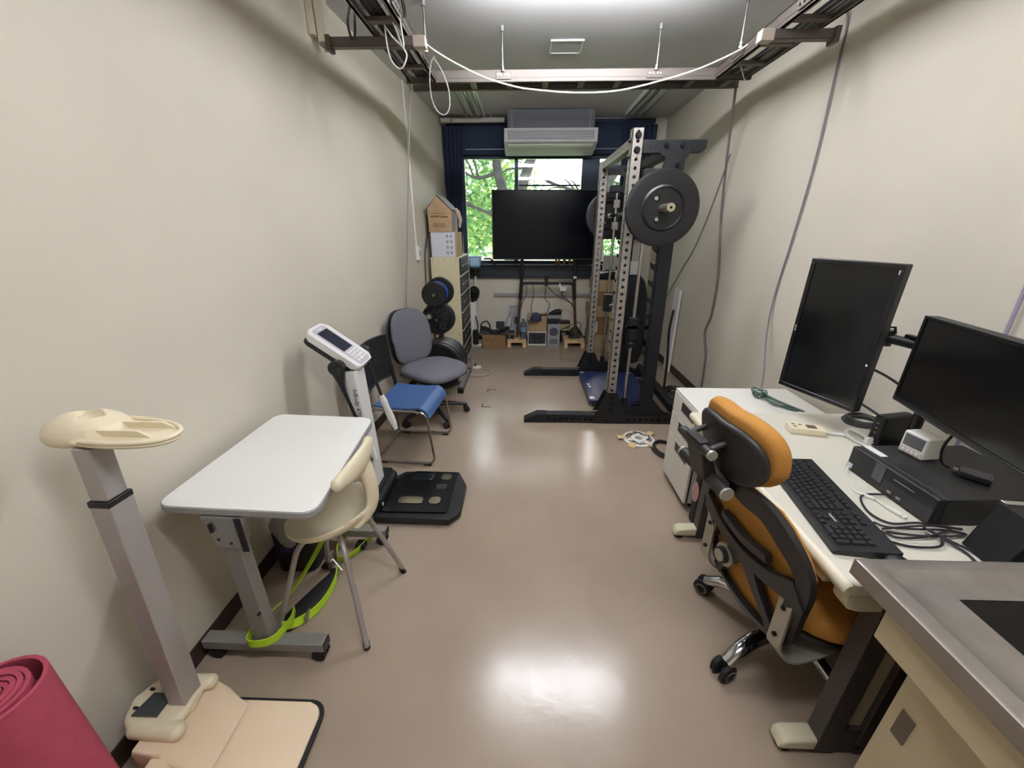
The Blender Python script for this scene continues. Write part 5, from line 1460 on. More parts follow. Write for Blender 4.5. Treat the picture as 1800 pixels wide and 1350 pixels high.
# black corner marks taped on the floor
for k, (x, y) in enumerate(((-0.340, 3.578), (-0.360, 3.176))):
    b = BM(); sgn = -1 if k == 0 else 1
    bx(b, x, x+0.075, y-0.005, y+0.005, 0, 0.0012); bx(b, x-0.010, x, y-0.005 if k else y-0.06, y+0.06 if k else y+0.005, 0, 0.0012)
    single('corner_mark', b, M_rubber, ['farther black tape corner mark on the floor', 'nearer black tape corner mark on the floor'][k], 'tape', 'tape corner marks on the floor')
# extension lead by the cabinet
root = thing('extension_lead', 'grey extension lead with white socket on the floor beside the plate tree', 'cord', (-0.5, 4.1, 0))
b = BM(); tube(b, spline([(-0.66, 4.5, 0.01), (-0.62, 4.42, 0.06), (-0.58, 4.3, 0.03), (-0.56, 4.22, 0.012)], 6), 0.006, 6); tube(b, spline([(-0.49, 4.2, 0.01), (-0.38, 4.12, 0.007), (-0.36, 4.02, 0.007), (-0.46, 3.93, 0.007), (-0.57, 3.95, 0.007)], 7), 0.006, 6); part('cord', b, M_gcable, root)
b = BM(); bx(b, -0.57, -0.48, 4.185, 4.225, 0, 0.028, 0.005); part('socket', b, M_white, root)
b = BM(); bx(b, -0.555, -0.535, 4.19, 4.22, 0.0285, 0.06, 0.004); part('plug', b, M_black, root)
# ---------------------------------------------------------------- RIGHT SIDE
M_desk = mat('desk_top_grey', (206, 202, 186), 0.42, var=0.02, vscale=4, bump=0.05, bscale=300)
M_dedge = mat('desk_edge_cream', (214, 206, 180), 0.35)
M_dleg = mat('desk_leg_brown', (74, 68, 66), 0.5, metal=0.25)
M_dcream = mat('desk_cream', (206, 198, 170), 0.45)
root = thing('office_desk', 'cream topped office desk with dark metal legs along the right wall', 'desk', (1.2, 1.2, 0))
DZ = 0.70
b = BM(); prism(b, rrect(0.80, 1.64, 0.712, 1.668, 0.012, 3), DZ-0.032, DZ, bev=0.002); part('tabletop', b, M_desk, root)
b = BM()
prof = [(0.8005, DZ-0.0005), (0.792, DZ-0.003), (0.785, DZ-0.012), (0.784, DZ-0.022), (0.790, DZ-0.036), (0.8005, DZ-0.042)]
prism(b, prof, 0.712, 1.668, 'xz'); part('front_edge', b, M_dedge, root)
for y0 in (0.722, 1.61):
    b = BM(); prism(b, [(0.802, DZ-0.043), (0.803, DZ-0.068), (0.815, DZ-0.084), (0.84, DZ-0.092), (0.901, DZ-0.092), (0.901, DZ-0.033), (0.803, DZ-0.033)], y0-0.008, y0+0.04, 'xz', bev=0.008); part('end_bracket', b, M_dcream, root)
b = BM(); bx(b, 0.803, 0.825, 0.79, 1.60, DZ-0.075, DZ-0.034, 0.004); part('front_rail', b, M_dcream, root)
for y in (0.742, 1.63):
    b = BM(); bx(b, 0.902, 0.962, y-0.027, y+0.023, 0.012, DZ-0.033, 0.002); l = part('leg_post', b, M_dleg, root)
    b = BM(); bx(b, 1.018, 1.058, y-0.027, y+0.023, 0.012, DZ-0.033, 0.002); part('leg_post', b, M_dleg, root)
    b = BM(); bx(b, 0.963, 1.017, y-0.012, y-0.004, 0.122, DZ-0.034); part('leg_panel', b, M_dcream, root)
    b = BM(); bx(b, 1.059, 1.60, y-0.012, y-0.004, 0.122, DZ-0.034); part('leg_panel', b, M_dcream, root)
    b = BM(); bx(b, 0.963, 1.017, y-0.024, y+0.02, 0.012, 0.121, 0.002); bx(b, 1.059, 1.60, y-0.024, y+0.02, 0.012, 0.121, 0.002); part('base_rail', b, M_dleg, root)
    b = BM(); prism(b, [(0.795, 0.022), (0.80, 0.050), (0.82, 0.061), (0.901, 0.064), (0.901, 0.022)], y-0.030, y+0.026, 'xz', bev=0.008); f = part('foot', b, M_dcream, root)
    for x in (0.825, 1.56):
        b = BM(); cyl(b, (x, y, 0), (x, y, 0.023), 0.022, seg=14); part('glide', b, M_rubber, root, sub=f)
b = BM(); bx(b, 1.56, 1.575, 0.76, 1.61, 0.3, DZ-0.034); part('modesty_panel', b, M_dcream, root)

# ------------------------------------------------ drawer pedestal beyond the desk
root = thing('drawer_pedestal', 'cream three drawer pedestal standing past the far end of the desk', 'cabinet', (1.24, 2.0, 0))
M_ped = mat('pedestal_cream', (214, 210, 200), 0.42, var=0.015, vscale=4)
b = BM(); bx(b, 0.935, 1.555, 1.83, 2.18, 0.045, 0.600, 0.003); part('carcass', b, M_ped, root)
b = BM(); bx(b, 0.918, 1.56, 1.825, 2.185, 0.601, 0.612, 0.003); part('top_panel', b, mat('pedestal_top', (224, 222, 214), 0.4), root)
for z0, z1 in ((0.475, 0.598), (0.345, 0.470), (0.045, 0.340)):
    b = BM(); bx(b, 0.915, 0.934, 1.83, 2.18, z0, z1, 0.003); d = part('drawer', b, M_ped, root)
    b = BM(); bx(b, 0.9125, 0.9155, 1.885, 2.055, z1-0.075, z1-0.022, 0.002); part('recess_pull', b, mat('pull_dark', (44, 44, 48), 0.35), root, sub=d)
b = BM(); bx(b, 0.926, 0.934, 1.823, 1.83, 0.05, 0.598); part('edge_strip', b, M_steel, root)
b = BM(); cyl(b, (0.9145, 1.85, 0.575), (0.908, 1.85, 0.575), 0.008, seg=14); part('lock', b, M_chrome, root)
b = BM()
for x in (0.98, 1.5):
    for y in (1.87, 2.14): cyl(b, (x, y-0.012, 0.0225), (x, y+0.012, 0.0225), 0.0225, seg=16)
part('caster', b, M_rubber, root)
# bundled green cable on it
root = thing('bundled_cable', 'dark green network cable bundled in loops on the drawer pedestal', 'cable', (1.36, 2.02, 0.613))
b = BM()
c = V((1.33, 2.06, 0))
for k in range(6):
    q = 0.022+0.003*k
    tube(b, [(c.x+q*math.cos(t*PI/9+k)*0.9, c.y+q*math.sin(t*PI/9+k)*1.3, 0.6165+0.006*k+0.004*math.sin(t+k)) for t in range(18)], 0.0032, 6, True)
for k in range(5):
    w = 0.03+0.012*k
    tube(b, spline([(1.34, 2.03, 0.63+0.003*k), (1.36+w*0.4, 1.98, 0.625), (1.41+w*0.6, 1.90-0.01*k, 0.618), (1.42-w*0.1, 1.87+0.012*k, 0.618), (1.37-w*0.3, 1.93, 0.622), (1.335, 2.0, 0.628)], 6, True), 0.003, 6, True)
part('loop', b, mat('green_cable', (52, 84, 76), 0.5), root)

# bag with a pink sticker between chair and pedestal
root = thing('black_satchel', 'black satchel with a round pink sticker standing under the far end of the desk', 'bag', (0.99, 1.70, 0))
b = BM(); prism(b, rrect(0.925, 1.06, 1.69, 1.78, 0.03, 4), 0.0, 0.33, bev=0.012); part('bag_body', b, MATS['black_nylon'], root)
b = BM(); lathe(b, [(0, 0), (0.055, 0), (0.055, 0.0015), (0, 0.0015)], 24, MX((0.922, 1.735, 0.20), (0, 1, 0), (0, 0, 1.5), (-1, 0, 0)) @ Matrix.Scale(0.7, 4)); part('sticker', b, mat('pink_sticker', (178, 140, 136), 0.6, var=0.2, vscale=60), root)
b = BM(); tube(b, spline([(0.94, 1.70, 0.30), (0.93, 1.68, 0.12), (0.95, 1.67, 0.02)], 5), 0.008, 6); part('strap', b, mat('beige_strap', (170, 156, 128), 0.8), root)

# ------------------------------------------------ sink unit
root = thing('sink_unit', 'stainless steel sink unit with cream cabinet in the right foreground', 'sink', (1.2, 0.1, 0))
M_sink = mat('sink_steel', (150, 143, 136), 0.38, metal=0.75, var=0.1, vscale=14, bump=0.06, bscale=300)
SZ = 0.80
YN = -0.55
def sinkdeck():
    """deck with raised rim, dished drainer falling to a rectangular basin"""
    b = BM()
    xs = [0.765, 0.772, 0.800, 0.816, 0.850, 0.885, 0.904, 1.30, 1.32, 1.45, 1.60, 1.615, 1.65]
    def zz(x, y):
        dx = min(x-0.80, 1.615-x); dy = 0.672-y
        d = min(dx, dy)
        if d <= 0: return SZ
        if d < 0.016: return SZ-0.010*(d/0.016)
        return SZ-0.010-0.004*min(1, (d-0.016)/0.08)
    ys = [YN, -0.06, -0.04, 0.2, 0.40, 0.608, 0.626, 0.64, 0.656, 0.672, 0.696, 0.703]
    vs = {}
    for i, x in enumerate(xs):
        for j, y in enumerate(ys):
            z = zz(x, y)
            if i == 0 or j == len(ys)-1: z = SZ-0.004
            vs[i, j] = b.verts.new((x, y, z))
    for i in range(len(xs)-1):
        for j in range(len(ys)-1):
            if xs[i] >= 0.903 and xs[i+1] <= 1.31 and ys[j] >= -0.041 and ys[j+1] <= 0.609: continue
            b.faces.new((vs[i, j], vs[i+1, j], vs[i+1, j+1], vs[i, j+1]))
    # flanges
    for j in range(len(ys)-1):
        lo = [b.verts.new((0.765, ys[k], SZ-0.045)) for k in (j, j+1)]
        b.faces.new((vs[0, j], vs[0, j+1], lo[1], lo[0]))
    for i in range(len(xs)-1):
        J = len(ys)-1
        lo = [b.verts.new((xs[k], 0.703, SZ-0.045)) for k in (i, i+1)]
        b.faces.new((vs[i, J], vs[i+1, J], lo[1], lo[0]))
    bmesh.ops.remove_doubles(b, verts=b.verts[:], dist=0.0005)
    return b
b = sinkdeck(); o = part('counter', b, M_sink, root, sharp=30)
b = BM()
bx(b, 0.891, 0.903, -0.055, 0.622, SZ-0.19, SZ-0.0145); bx(b, 1.301, 1.313, -0.055, 0.622, SZ-0.19, SZ-0.0145)
bx(b, 0.903, 1.301, 0.609, 0.621, SZ-0.19, SZ-0.0145); bx(b, 0.903, 1.301, -0.054, -0.042, SZ-0.19, SZ-0.0145)
part('basin_wall', b, mat('basin_dark', (86, 84, 80), 0.5, metal=0.5), root, sub=o)
b = BM(); bx(b, 0.904, 1.300, -0.041, 0.608, SZ-0.1905, SZ-0.1885); cyl(b, (1.11, 0.28, SZ-0.188), (1.11, 0.28, SZ-0.186), 0.05, seg=24); part('basin_floor', b, mat('basin_dark', (86, 84, 80), 0.5, metal=0.5), root, sub=o)
M_scab = mat('sink_cabinet_cream', (186, 172, 142), 0.5, var=0.02, vscale=5)
b = BM(); bx(b, 0.788, 0.806, YN, 0.622, 0.655, 0.754, 0.002); part('apron', b, M_scab, root)
b = BM(); bx(b, 0.845, 0.86, YN, 0.578, 0.02, 0.654, 0.002); dr = part('door', b, M_scab, root)
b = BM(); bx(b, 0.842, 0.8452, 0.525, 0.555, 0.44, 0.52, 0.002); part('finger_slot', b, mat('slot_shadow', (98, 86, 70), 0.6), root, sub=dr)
b = BM(); bx(b, 0.94, 1.64, 0.598, 0.61, 0.02, 0.60); bx(b, 0.862, 1.64, YN, YN+0.018, 0.02, 0.754); bx(b, 1.62, 1.64, YN+0.018, 0.597, 0.02, 0.754); bx(b, 0.862, 1.62, YN+0.018, 0.597, 0.02, 0.04); part('cabinet_side', b, M_scab, root)
b = BM(); bx(b, 0.875, 1.64, YN, 0.575, 0.0, 0.019); part('plinth', b, M_black, root)

# ------------------------------------------------ keyboard
KO = V((0.9295, 1.02, DZ)); KA = 8.3
root = thing('keyboard', 'black full size keyboard lying along the front edge of the desk', 'keyboard', KO, -KA, local=True)
# local: +y away from the viewer along the keyboard's left end, -x is the space bar side
M_key = mat('key_black', (32, 33, 36), 0.45)
KL, KW = 0.447, 0.155
b = BM(); prism(b, [(-KW/2, 0.004), (-KW/2, 0.014), (-KW/2+0.012, 0.017), (KW/2, 0.030), (KW/2, 0.004)], -KL/2, KL/2, 'xz', bev=0.002); part('case', b, M_black, root)
b = BM()
for x in (-0.06, 0.06):
    for y in (-0.19, 0.19): bx(b, x-0.01, x+0.01, y-0.01, y+0.01, 0.0, 0.005)
part('foot', b, M_rubber, root)
def kz(x): return 0.017+0.013*(x+KW/2-0.012)/(KW-0.012)
keymesh = {}
def key(x, y, w, l):
    """w along x (rows), l along y"""
    k = (round(w, 4), round(l, 4))
    if k not in keymesh:
        b = BM(); prism(b, [(-w/2, -l/2), (w/2, -l/2), (w/2, l/2), (-w/2, l/2)], 0, 0.001)
        b.free(); b = BM()
        t = 0.0022
        lo = [b.verts.new((sx*w/2, sy*l/2, 0)) for sx, sy in ((-1, -1), (1, -1), (1, 1), (-1, 1))]
        hi = [b.verts.new((sx*(w/2-t), sy*(l/2-t), 0.006)) for sx, sy in ((-1, -1), (1, -1), (1, 1), (-1, 1))]
        ring_faces(b, lo, hi); b.faces.new(hi); b.faces.new(lo[::-1])
        keymesh[k] = finish(b, 'key', M_key, 20)
    o = bpy.data.objects.new('key', keymesh[k]); COL.objects.link(o); o.parent = root
    o.location = (x, y, kz(x)); o.rotation_euler = (0, -math.atan(0.013/(KW-0.012)), 0)
P = 0.0185
def row(x, y_start, units, w=0.0165):
    y = y_start
    for u in units:
        if u > 0: key(x, y-u*P/2, w, u*P-0.002)
        y -= abs(u)*P
ytop = KL/2-0.008
rows_x = [0.047, 0.021, 0.0025, -0.016, -0.0345, -0.053]
row(rows_x[0], ytop, [1, -0.7, 1, 1, 1, 1, -0.4, 1, 1, 1, 1, -0.4, 1, 1, 1, 1], 0.014)
row(rows_x[1], ytop, [1]*13+[2])
row(rows_x[2], ytop, [1.5]+[1]*12+[1.5])
row(rows_x[3], ytop, [1.75]+[1]*11+[2.25])
row(rows_x[4], ytop, [2.25]+[1]*10+[2.75])
row(rows_x[5], ytop, [1.25, 1.25, 1.25, 3.5, 1.25, 1.25, 1.25, 1.25, 1.25, 1.5])
y2 = ytop-15.35*P
row(rows_x[0], y2, [1, 1, 1], 0.014); row(rows_x[1], y2, [1, 1, 1]); row(rows_x[2], y2, [1, 1, 1]); row(rows_x[4], y2-P, [1]); row(rows_x[5], y2, [1, 1, 1])
y3 = y2-3.3*P
row(rows_x[1], y3, [1, 1, 1, 1]); row(rows_x[2], y3, [1, 1, 1]); row(rows_x[3], y3, [1, 1, 1]); row(rows_x[4], y3, [1, 1, 1]); row(rows_x[5], y3, [2, 1])
key((rows_x[2]+rows_x[3])/2, y3-3.5*P, 0.035, P-0.002); key((rows_x[4]+rows_x[5])/2, y3-3.5*P, 0.035, P-0.002)
b = BM(); text_bm(b, 'Logicool', 0.010, MX((rows_x[3], y2-1.4*P, kz(rows_x[3])+0.0012), (0, -1, 0), (1, 0, 0.09), (-0.09, 0, 1)), 0.0004); part('maker_print', b, M_white, root)

# ------------------------------------------------ desktop computer and what sits on it
root = thing('desktop_computer', 'flat black desktop computer lying on the desk behind the keyboard', 'computer', (1.36, 1.08, DZ), 2, local=True)
M_pc = mat('pc_black', (26, 26, 28), 0.45, bump=0.06, bscale=500)
b = BM(); bx(b, -0.17, 0.19, -0.148, 0.148, 0.006, 0.092, 0.003); part('case', b, M_pc, root)
b = BM()
for x in (-0.14, 0.16):
    for y in (-0.12, 0.12): bx(b, x-0.015, x+0.015, y-0.015, y+0.015, 0, 0.006)
part('foot', b, M_rubber, root)
b = BM(); bx(b, -0.196, -0.1705, -0.148, 0.148, 0.006, 0.092, 0.005); f = part('front_bezel', b, M_black, root)
b = BM(); bx(b, -0.1972, -0.1955, -0.146, 0.010, 0.010, 0.050, 0.0005); part('drive_panel', b, mat('pc_panel', (40, 40, 43), 0.4), root, sub=f)
b = BM(); bx(b, -0.1975, -0.1965, 0.015, 0.050, 0.030, 0.088); part('badge_panel', b, mat('pc_badge', (92, 92, 96), 0.35, metal=0.5), root, sub=f)
b = BM(); bx(b, -0.1972, -0.1955, 0.125, 0.143, 0.012, 0.030); part('sticker', b, mat('pale_sticker', (190, 196, 206), 0.5), root, label='pale square sticker', sub=f)
b = BM(); bx(b, -0.165, -0.14, 0.075, 0.145, 0.0922, 0.0932); part('sticker', b, M_white, root)
b = BM()
for y in (-0.02, -0.05): bx(b, -0.1982, -0.197, y-0.007, y+0.007, 0.018, 0.026)
part('usb_port', b, M_steel, root, sub=f)
b = BM(); tube(b, [(-0.198, -0.085, 0.07), (-0.1985, -0.02, 0.07)], 0.0012, 6); part('panel_seam', b, M_greym, root, sub=f)

root = thing('cube_clock', 'small white cube clock with dark display on the desktop computer', 'clock', (1.325, 1.165, DZ+0.0935), 8, local=True)
b = BM(); bx(b, -0.033, 0.035, -0.038, 0.038, 0.0, 0.078, 0.006); part('body', b, M_white, root)
b = BM(); bx(b, -0.0345, -0.0325, -0.030, 0.030, 0.030, 0.070, 0.001); part('display', b, mat('clock_lcd', (88, 90, 92), 0.3), root)
b = BM(); bx(b, -0.0338, -0.0325, -0.033, 0.033, 0.004, 0.024, 0.001); part('lower_panel', b, mat('pinkish_grey', (196, 184, 180), 0.4), root)
for k in range(4):
    b = BM(); cyl(b, (-0.0335, 0.022-k*0.014, 0.014), (-0.0365, 0.022-k*0.014, 0.014), 0.0045, seg=12); part('button', b, M_white, root)

root = thing('black_hub', 'rounded black router box standing behind the desktop computer', 'router', (1.43, 1.40, DZ), 12, local=True)
b = BM(); prism(b, rrect(-0.05, 0.10, -0.022, 0.022, 0.012, 4), 0.0, 0.125, bev=0.008); part('body', b, M_black, root)
b = BM()
for z in (0.035, 0.055, 0.075, 0.095): bx(b, -0.0512, -0.0495, -0.004, 0.004, z-0.002, z+0.002)
part('indicator', b, M_greym, root)

root = thing('black_speaker', 'black tilted desktop speaker box at the near end of the desk', 'speaker', (1.26, 0.80, DZ), -6, local=True)
b = BM(); prism(b, [(-0.072, 0.006), (0.11, 0.006), (0.13, 0.145), (-0.040, 0.145)], -0.052, 0.052, 'xz', bev=0.006); part('cabinet', b, M_black, root)
b = BM(); bx(b, -0.06, 0.03, -0.05, 0.05, 0, 0.006); part('foot', b, M_rubber, root)
b = BM(); bx(b, -0.03, 0.03, 0.04, 0.056, 0.1455, 0.1475, 0.0005); part('trim_strip', b, M_chrome, root)

# monitor pair on a clamp arm
root = thing('monitor_stand', 'black twin monitor arm with its pole clamped at the rear of the desk', 'monitor arm', (1.46, 1.33, DZ))
b = BM(); bx(b, 1.41, 1.51, 1.275, 1.385, DZ, DZ+0.012, 0.003); part('base_clamp', b, M_black, root)
b = BM(); cyl(b, (1.46, 1.33, DZ+0.012), (1.46, 1.33, 1.17), 0.0175, seg=16); part('pole', b, M_black, root)
b = BM(); tube(b, [(1.46, 1.33, 1.10), (1.42, 1.53, 1.10)], 0.018, 10); cyl(b, (1.42, 1.53, 1.07), (1.42, 1.53, 1.13), 0.024, seg=16); tube(b, [(1.42, 1.53, 1.10), (1.335, 1.595, 1.105)], 0.016, 10); bx(b, 1.305, 1.345, 1.555, 1.635, 1.06, 1.15, 0.006); part('far_arm', b, M_black, root)
b = BM(); tube(b, [(1.46, 1.33, 1.07), (1.40, 1.12, 1.07), (1.325, 1.07, 1.08)], 0.018, 10); bx(b, 1.304, 1.335, 1.02, 1.11, 1.04, 1.13, 0.006); part('near_arm', b, M_black, root)
b = BM(); cyl(b, (1.46, 1.33, 1.03), (1.46, 1.33, 1.13), 0.028, seg=16); bx(b, 1.43, 1.455, 1.40, 1.47, 1.085, 1.13, 0.004); tube(b, [(1.425, 1.50, 1.12), (1.425, 1.51, 1.145), (1.425, 1.535, 1.14), (1.425, 1.535, 1.12)], 0.005, 6); part('joint', b, M_bolt, root)
M_scr = mat('monitor_screen', (13, 14, 15), 0.13, spec=0.5)
M_bez = mat('monitor_bezel', (20, 20, 22), 0.22)
def monitor(name, TL, TR, z0, z1, bz, label, logo=None, t=0.035, chin=0.0):
    TL, TR = V((*TL, 0)), V((*TR, 0))
    ux = (TR-TL).normalized(); w = (TR-TL).length
    nrm = V((-ux.y*-1, -ux.x, 0)); nrm = V((ux.y, -ux.x, 0))
    if nrm.x > 0: nrm = -nrm
    uz = V((0, 0, 1)); c = (TL+TR)*0.5; c.z = (z0+z1)/2
    root = thing(name, label, 'monitor', (c.x, c.y, z0))
    M = MX(c, ux, uz, ux.cross(uz) if ux.cross(uz).dot(nrm) > 0 else -ux.cross(uz))
    h = z1-z0
    b = BM(); bx(b, -w/2, w/2, -h/2, h/2, -t, 0.0, 0.004, M); body = part('housing', b, M_black, root)
    b = BM(); bx(b, -w*0.3, w*0.3, -h*0.3, h*0.3, -t-0.012, -t-0.0005, 0.006, M); part('rear_cover', b, M_black, root, sub=body)
    b = BM()
    for a in ((-w/2, w/2, h/2-bz, h/2), (-w/2, w/2, -h/2, -h/2+bz+chin), (-w/2, -w/2+bz, -h/2+bz+chin, h/2-bz), (w/2-bz, w/2, -h/2+bz+chin, h/2-bz)):
        bx(b, a[0], a[1], a[2], a[3], 0.0, 0.006, 0.002, M)
    part('bezel', b, M_bez, root)
    b = BM(); bx(b, -w/2+bz, w/2-bz, -h/2+bz+chin, h/2-bz, 0.0002, 0.0015, 0, M); part('screen', b, M_scr, root)
    return root, M, w, h
r, M, w, h = monitor('portrait_monitor', (1.195, 1.725), (1.298, 1.416), 0.826, 1.384, 0.017, 'black monitor turned upright to portrait on the arm')
b = BM(); text_bm(b, 'acer', 0.016, M @ Matrix.Translation((-w/2+0.0085, -0.01, 0.0062)) @ Matrix.Rotation(rad(90), 4, 'Z'), 0.0003); bx(b, w/2-0.011, w/2-0.007, h/2-0.035, h/2-0.02, 0.006, 0.0066, 0, M); part('maker_print', b, mat('pale_print', (190, 190, 190), 0.4), r)
b = BM(); bx(b, w/2-0.012, w/2-0.007, -0.09, -0.082, 0.006, 0.0068, 0, M); part('power_light', b, mat('pale_led', (235, 238, 235), 0.3), r)
r, M, w, h = monitor('wide_monitor', (1.298, 1.285), (1.183, 0.775), 0.945, 1.238, 0.010, 'black wide monitor cut by the right edge of the picture', chin=0.006)
b = BM(); bx(b, -0.12, -0.02, -h/2-0.010, -h/2-0.0005, -0.03, -0.005, 0.002, M); part('sensor_strip', b, M_black, r)

# adapter box hanging cable on the PC
root = thing('video_adapter', 'small dark metal video adapter on the near end of the desktop computer', 'adapter', (1.375, 1.035, DZ+0.0935), -48, local=True)
b = BM(); bx(b, -0.034, 0.034, -0.024, 0.024, 0, 0.018, 0.003); part('body', b, mat('gunmetal', (84, 82, 96), 0.3, metal=0.7), root)
b = BM(); bx(b, -0.047, -0.0345, -0.009, 0.009, 0.003, 0.013, 0.002); part('connector', b, M_steel, root)
b = BM(); tube(b, spline([(-0.054, 0, 0.008), (-0.075, 0.0, 0.02), (-0.085, 0.0, 0.07), (-0.075, -0.02, 0.14)], 6), 0.004, 8); part('lead', b, M_black, root)

# ------------------------------------------------ orange mesh chair
CH_LOC = (1.024, 1.06, 0); CH_YAW = 9
root = thing('mesh_chair', 'orange mesh office chair with black frame and headrest pushed up to the desk', 'chair', CH_LOC, CH_YAW, local=True)
M_omesh = mat('orange_mesh', (186, 130, 56), 0.75, var=0.08, vscale=150, bump=0.6, bscale=900)
M_cfr = mat('chair_frame_black', (36, 33, 33), 0.5, bump=0.1, bscale=300)
M_brk = mat('bracket_champagne', (170, 166, 152), 0.4, metal=0.5)
def xb(z): return -0.305-0.22*(z-0.48)
yc = -0.035
half = [(0.0, 0.800), (0.06, 0.806), (0.105, 0.798), (0.160, 0.765), (0.205, 0.715), (0.228, 0.66), (0.228, 0.60), (0.218, 0.54), (0.208, 0.48), (0.200, 0.42), (0.185, 0.36), (0.135, 0.315), (0.07, 0.292), (0.0, 0.287)]
outline = [(yc-d, z) for d, z in half] + [(yc+d, z) for d, z in half[-2:0:-1]]
def backpt(y, z, off=0.0):
    return V((xb(z)+0.35*(y-yc)**2+off, y, z))
# mesh panel
b = BM()
def row_half(z):
    pts = sorted(half, key=lambda p: p[1])
    for (d0, z0), (d1, z1) in zip(half, half[1:]):
        if z1 <= z <= z0: return d0+(d1-d0)*((z0-z)/max(1e-6, z0-z1))
    return 0.0
def fnm(u, v):
    z = 0.300+0.490*v
    w = max(0.01, row_half(z)-0.012)
    y = yc+(2*u-1)*w
    return backpt(y, z, 0.022), (-1, 0, -0.2)
grid_shell(b, 14, 22, fnm, 0.006); part('back_mesh', b, M_omesh, root, sharp=70)
# black frame: outer loop, cross band, ribs, spine
b = BM()
OP = spline([(p[0], p[1], 0) for p in outline], 3, True)
rows = []
n = len(OP)
for i, p in enumerate(OP):
    q0, q1 = OP[i-1], OP[(i+1) % n]
    t = (q1-q0).normalized(); nn = V((t.y, -t.x, 0))
    cdir = V((yc-p.x, 0.55-p.y, 0))
    if nn.dot(cdir) < 0: nn = -nn
    wdt = 0.03 + 0.038*max(0, min(1, (p.y-0.60)/0.15)) + (0.02 if 0.45 < p.y < 0.62 else 0)
    a, c = p, p+nn*wdt
    rows.append([b.verts.new(backpt(a.x, a.y, 0.010)), b.verts.new(backpt(a.x, a.y, -0.010)), b.verts.new(backpt(c.x, c.y, -0.014)), b.verts.new(backpt(c.x, c.y, 0.010))])
for i in range(n): ring_faces(b, rows[i], rows[(i+1) % n])
fr = part('back_frame', b, M_cfr, root, sharp=50)
b = BM()
def band(pts, ws):
    P = spline(pts, 5)
    rr = []
    N = len(P)
    for i, p in enumerate(P):
        t = (P[min(i+1, N-1)]-P[max(i-1, 0)]).normalized(); nn = V((t.y, -t.x, 0))
        k = i/(N-1)*(len(ws)-1); i0 = min(int(k), len(ws)-2); w = ws[i0]+(ws[i0+1]-ws[i0])*(k-i0)
        a, c = p-nn*w/2, p+nn*w/2
        rr.append([b.verts.new(backpt(a.x, a.y, 0.006)), b.verts.new(backpt(a.x, a.y, -0.017)), b.verts.new(backpt(c.x, c.y, -0.017)), b.verts.new(backpt(c.x, c.y, 0.006))])
    for A, B in zip(rr, rr[1:]): ring_faces(b, A, B)
    b.faces.new(rr[0][::-1]); b.faces.new(rr[-1])
band([(yc-0.205, 0.59, 0), (yc-0.12, 0.555, 0), (yc, 0.535, 0), (yc+0.12, 0.555, 0), (yc+0.205, 0.59, 0)], [0.08, 0.055, 0.05, 0.055, 0.08])
band([(yc-0.02, 0.53, 0), (yc-0.065, 0.45, 0), (yc-0.11, 0.38, 0), (yc-0.14, 0.325, 0)], [0.06, 0.04, 0.032, 0.04])
band([(yc+0.02, 0.53, 0), (yc+0.065, 0.45, 0), (yc+0.11, 0.38, 0), (yc+0.14, 0.325, 0)], [0.06, 0.04, 0.032, 0.04])
part('back_ribs', b, M_cfr, root, sub=fr)
b = BM()
band([(yc-0.10, 0.615, 0), (yc, 0.60, 0), (yc+0.10, 0.615, 0)], [0.03, 0.03, 0.03])
part('lumbar_support', b, M_cfr, root, sub=fr)
b = BM()
p = backpt(yc+0.075, 0.455, -0.018); cyl(b, p, p+V((-0.008, 0, 0)), 0.04, seg=24); kn = part('knob_plate', b, M_brk, root, sub=fr)
b = BM(); cyl(b, p+V((-0.008, 0, 0)), p+V((-0.024, 0, 0)), 0.028, seg=24); part('knob', b, M_cfr, root)
b = BM(); cyl(b, p+V((-0.024, 0, 0)), p+V((-0.028, 0, 0)), 0.021, seg=24); part('knob_cap', b, M_brk, root)
# champagne L brackets under the seat
for s in (-1, 1):
    y = yc+(0.18 if s > 0 else -0.168)
    x = xb(0.43)+0.35*0.165**2-0.022
    b = BM()
    prof = fillet([(x-0.004, 0, 0.535), (x+0.0, 0, 0.34), (x+0.05, 0, 0.295), (x+0.12, 0, 0.30), (-0.05, 0, 0.36)], 0.05, 6)
    ws = [V((0, 0.044+0.024*min(1, i/len(prof)*2), 0)) for i in range(len(prof))]
    P = [V((q.x, y, q.z)) for q in prof]
    ribbon(b, P, ws, 0.004); br = part('support_bracket', b, M_brk, root)
    b = BM()
    for z in (0.50, 0.395): cyl(b, (x-0.004, y, z), (x-0.012, y, z), 0.007, seg=10)
    part('screw', b, M_bolt, root, sub=br)
# headrest
hy, hzc = yc+0.055, 0.918
xh = -0.405
Mhd = MX((xh, hy, hzc), (0, 1, 0), V((-0.24, 0, 0.97)).normalized(), V((0.97, 0, 0.24)).normalized())
b = BM(); vs = cushion(b, 0, 0, 0.012, 0.160, 0.116, 0.058, None, 2.4)
for v in vs: v.co.z += 1.1*v.co.x**2; v.co.y += 0.25*abs(v.co.x)*0.4-0.01
_setM(vs, Mhd); part('headrest', b, M_omesh, root, sharp=70)
b = BM(); vs = cushion(b, 0, -0.008, -0.026, 0.146, 0.098, 0.03, None, 2.4)
for v in vs: v.co.z += 1.1*v.co.x**2; v.co.y += 0.25*abs(v.co.x)*0.4-0.01
_setM(vs, Mhd); part('headrest_shell', b, M_cfr, root, sharp=70)
b = BM()
x1, z1 = -0.50, 0.905; x2, z2 = -0.455, 0.795; ya = hy+0.035
cyl(b, (x1, ya-0.075, z1), (x1, ya+0.075, z1), 0.015, seg=16); cyl(b, (x2, ya-0.11, z2), (x2, ya+0.11, z2), 0.020, seg=16)
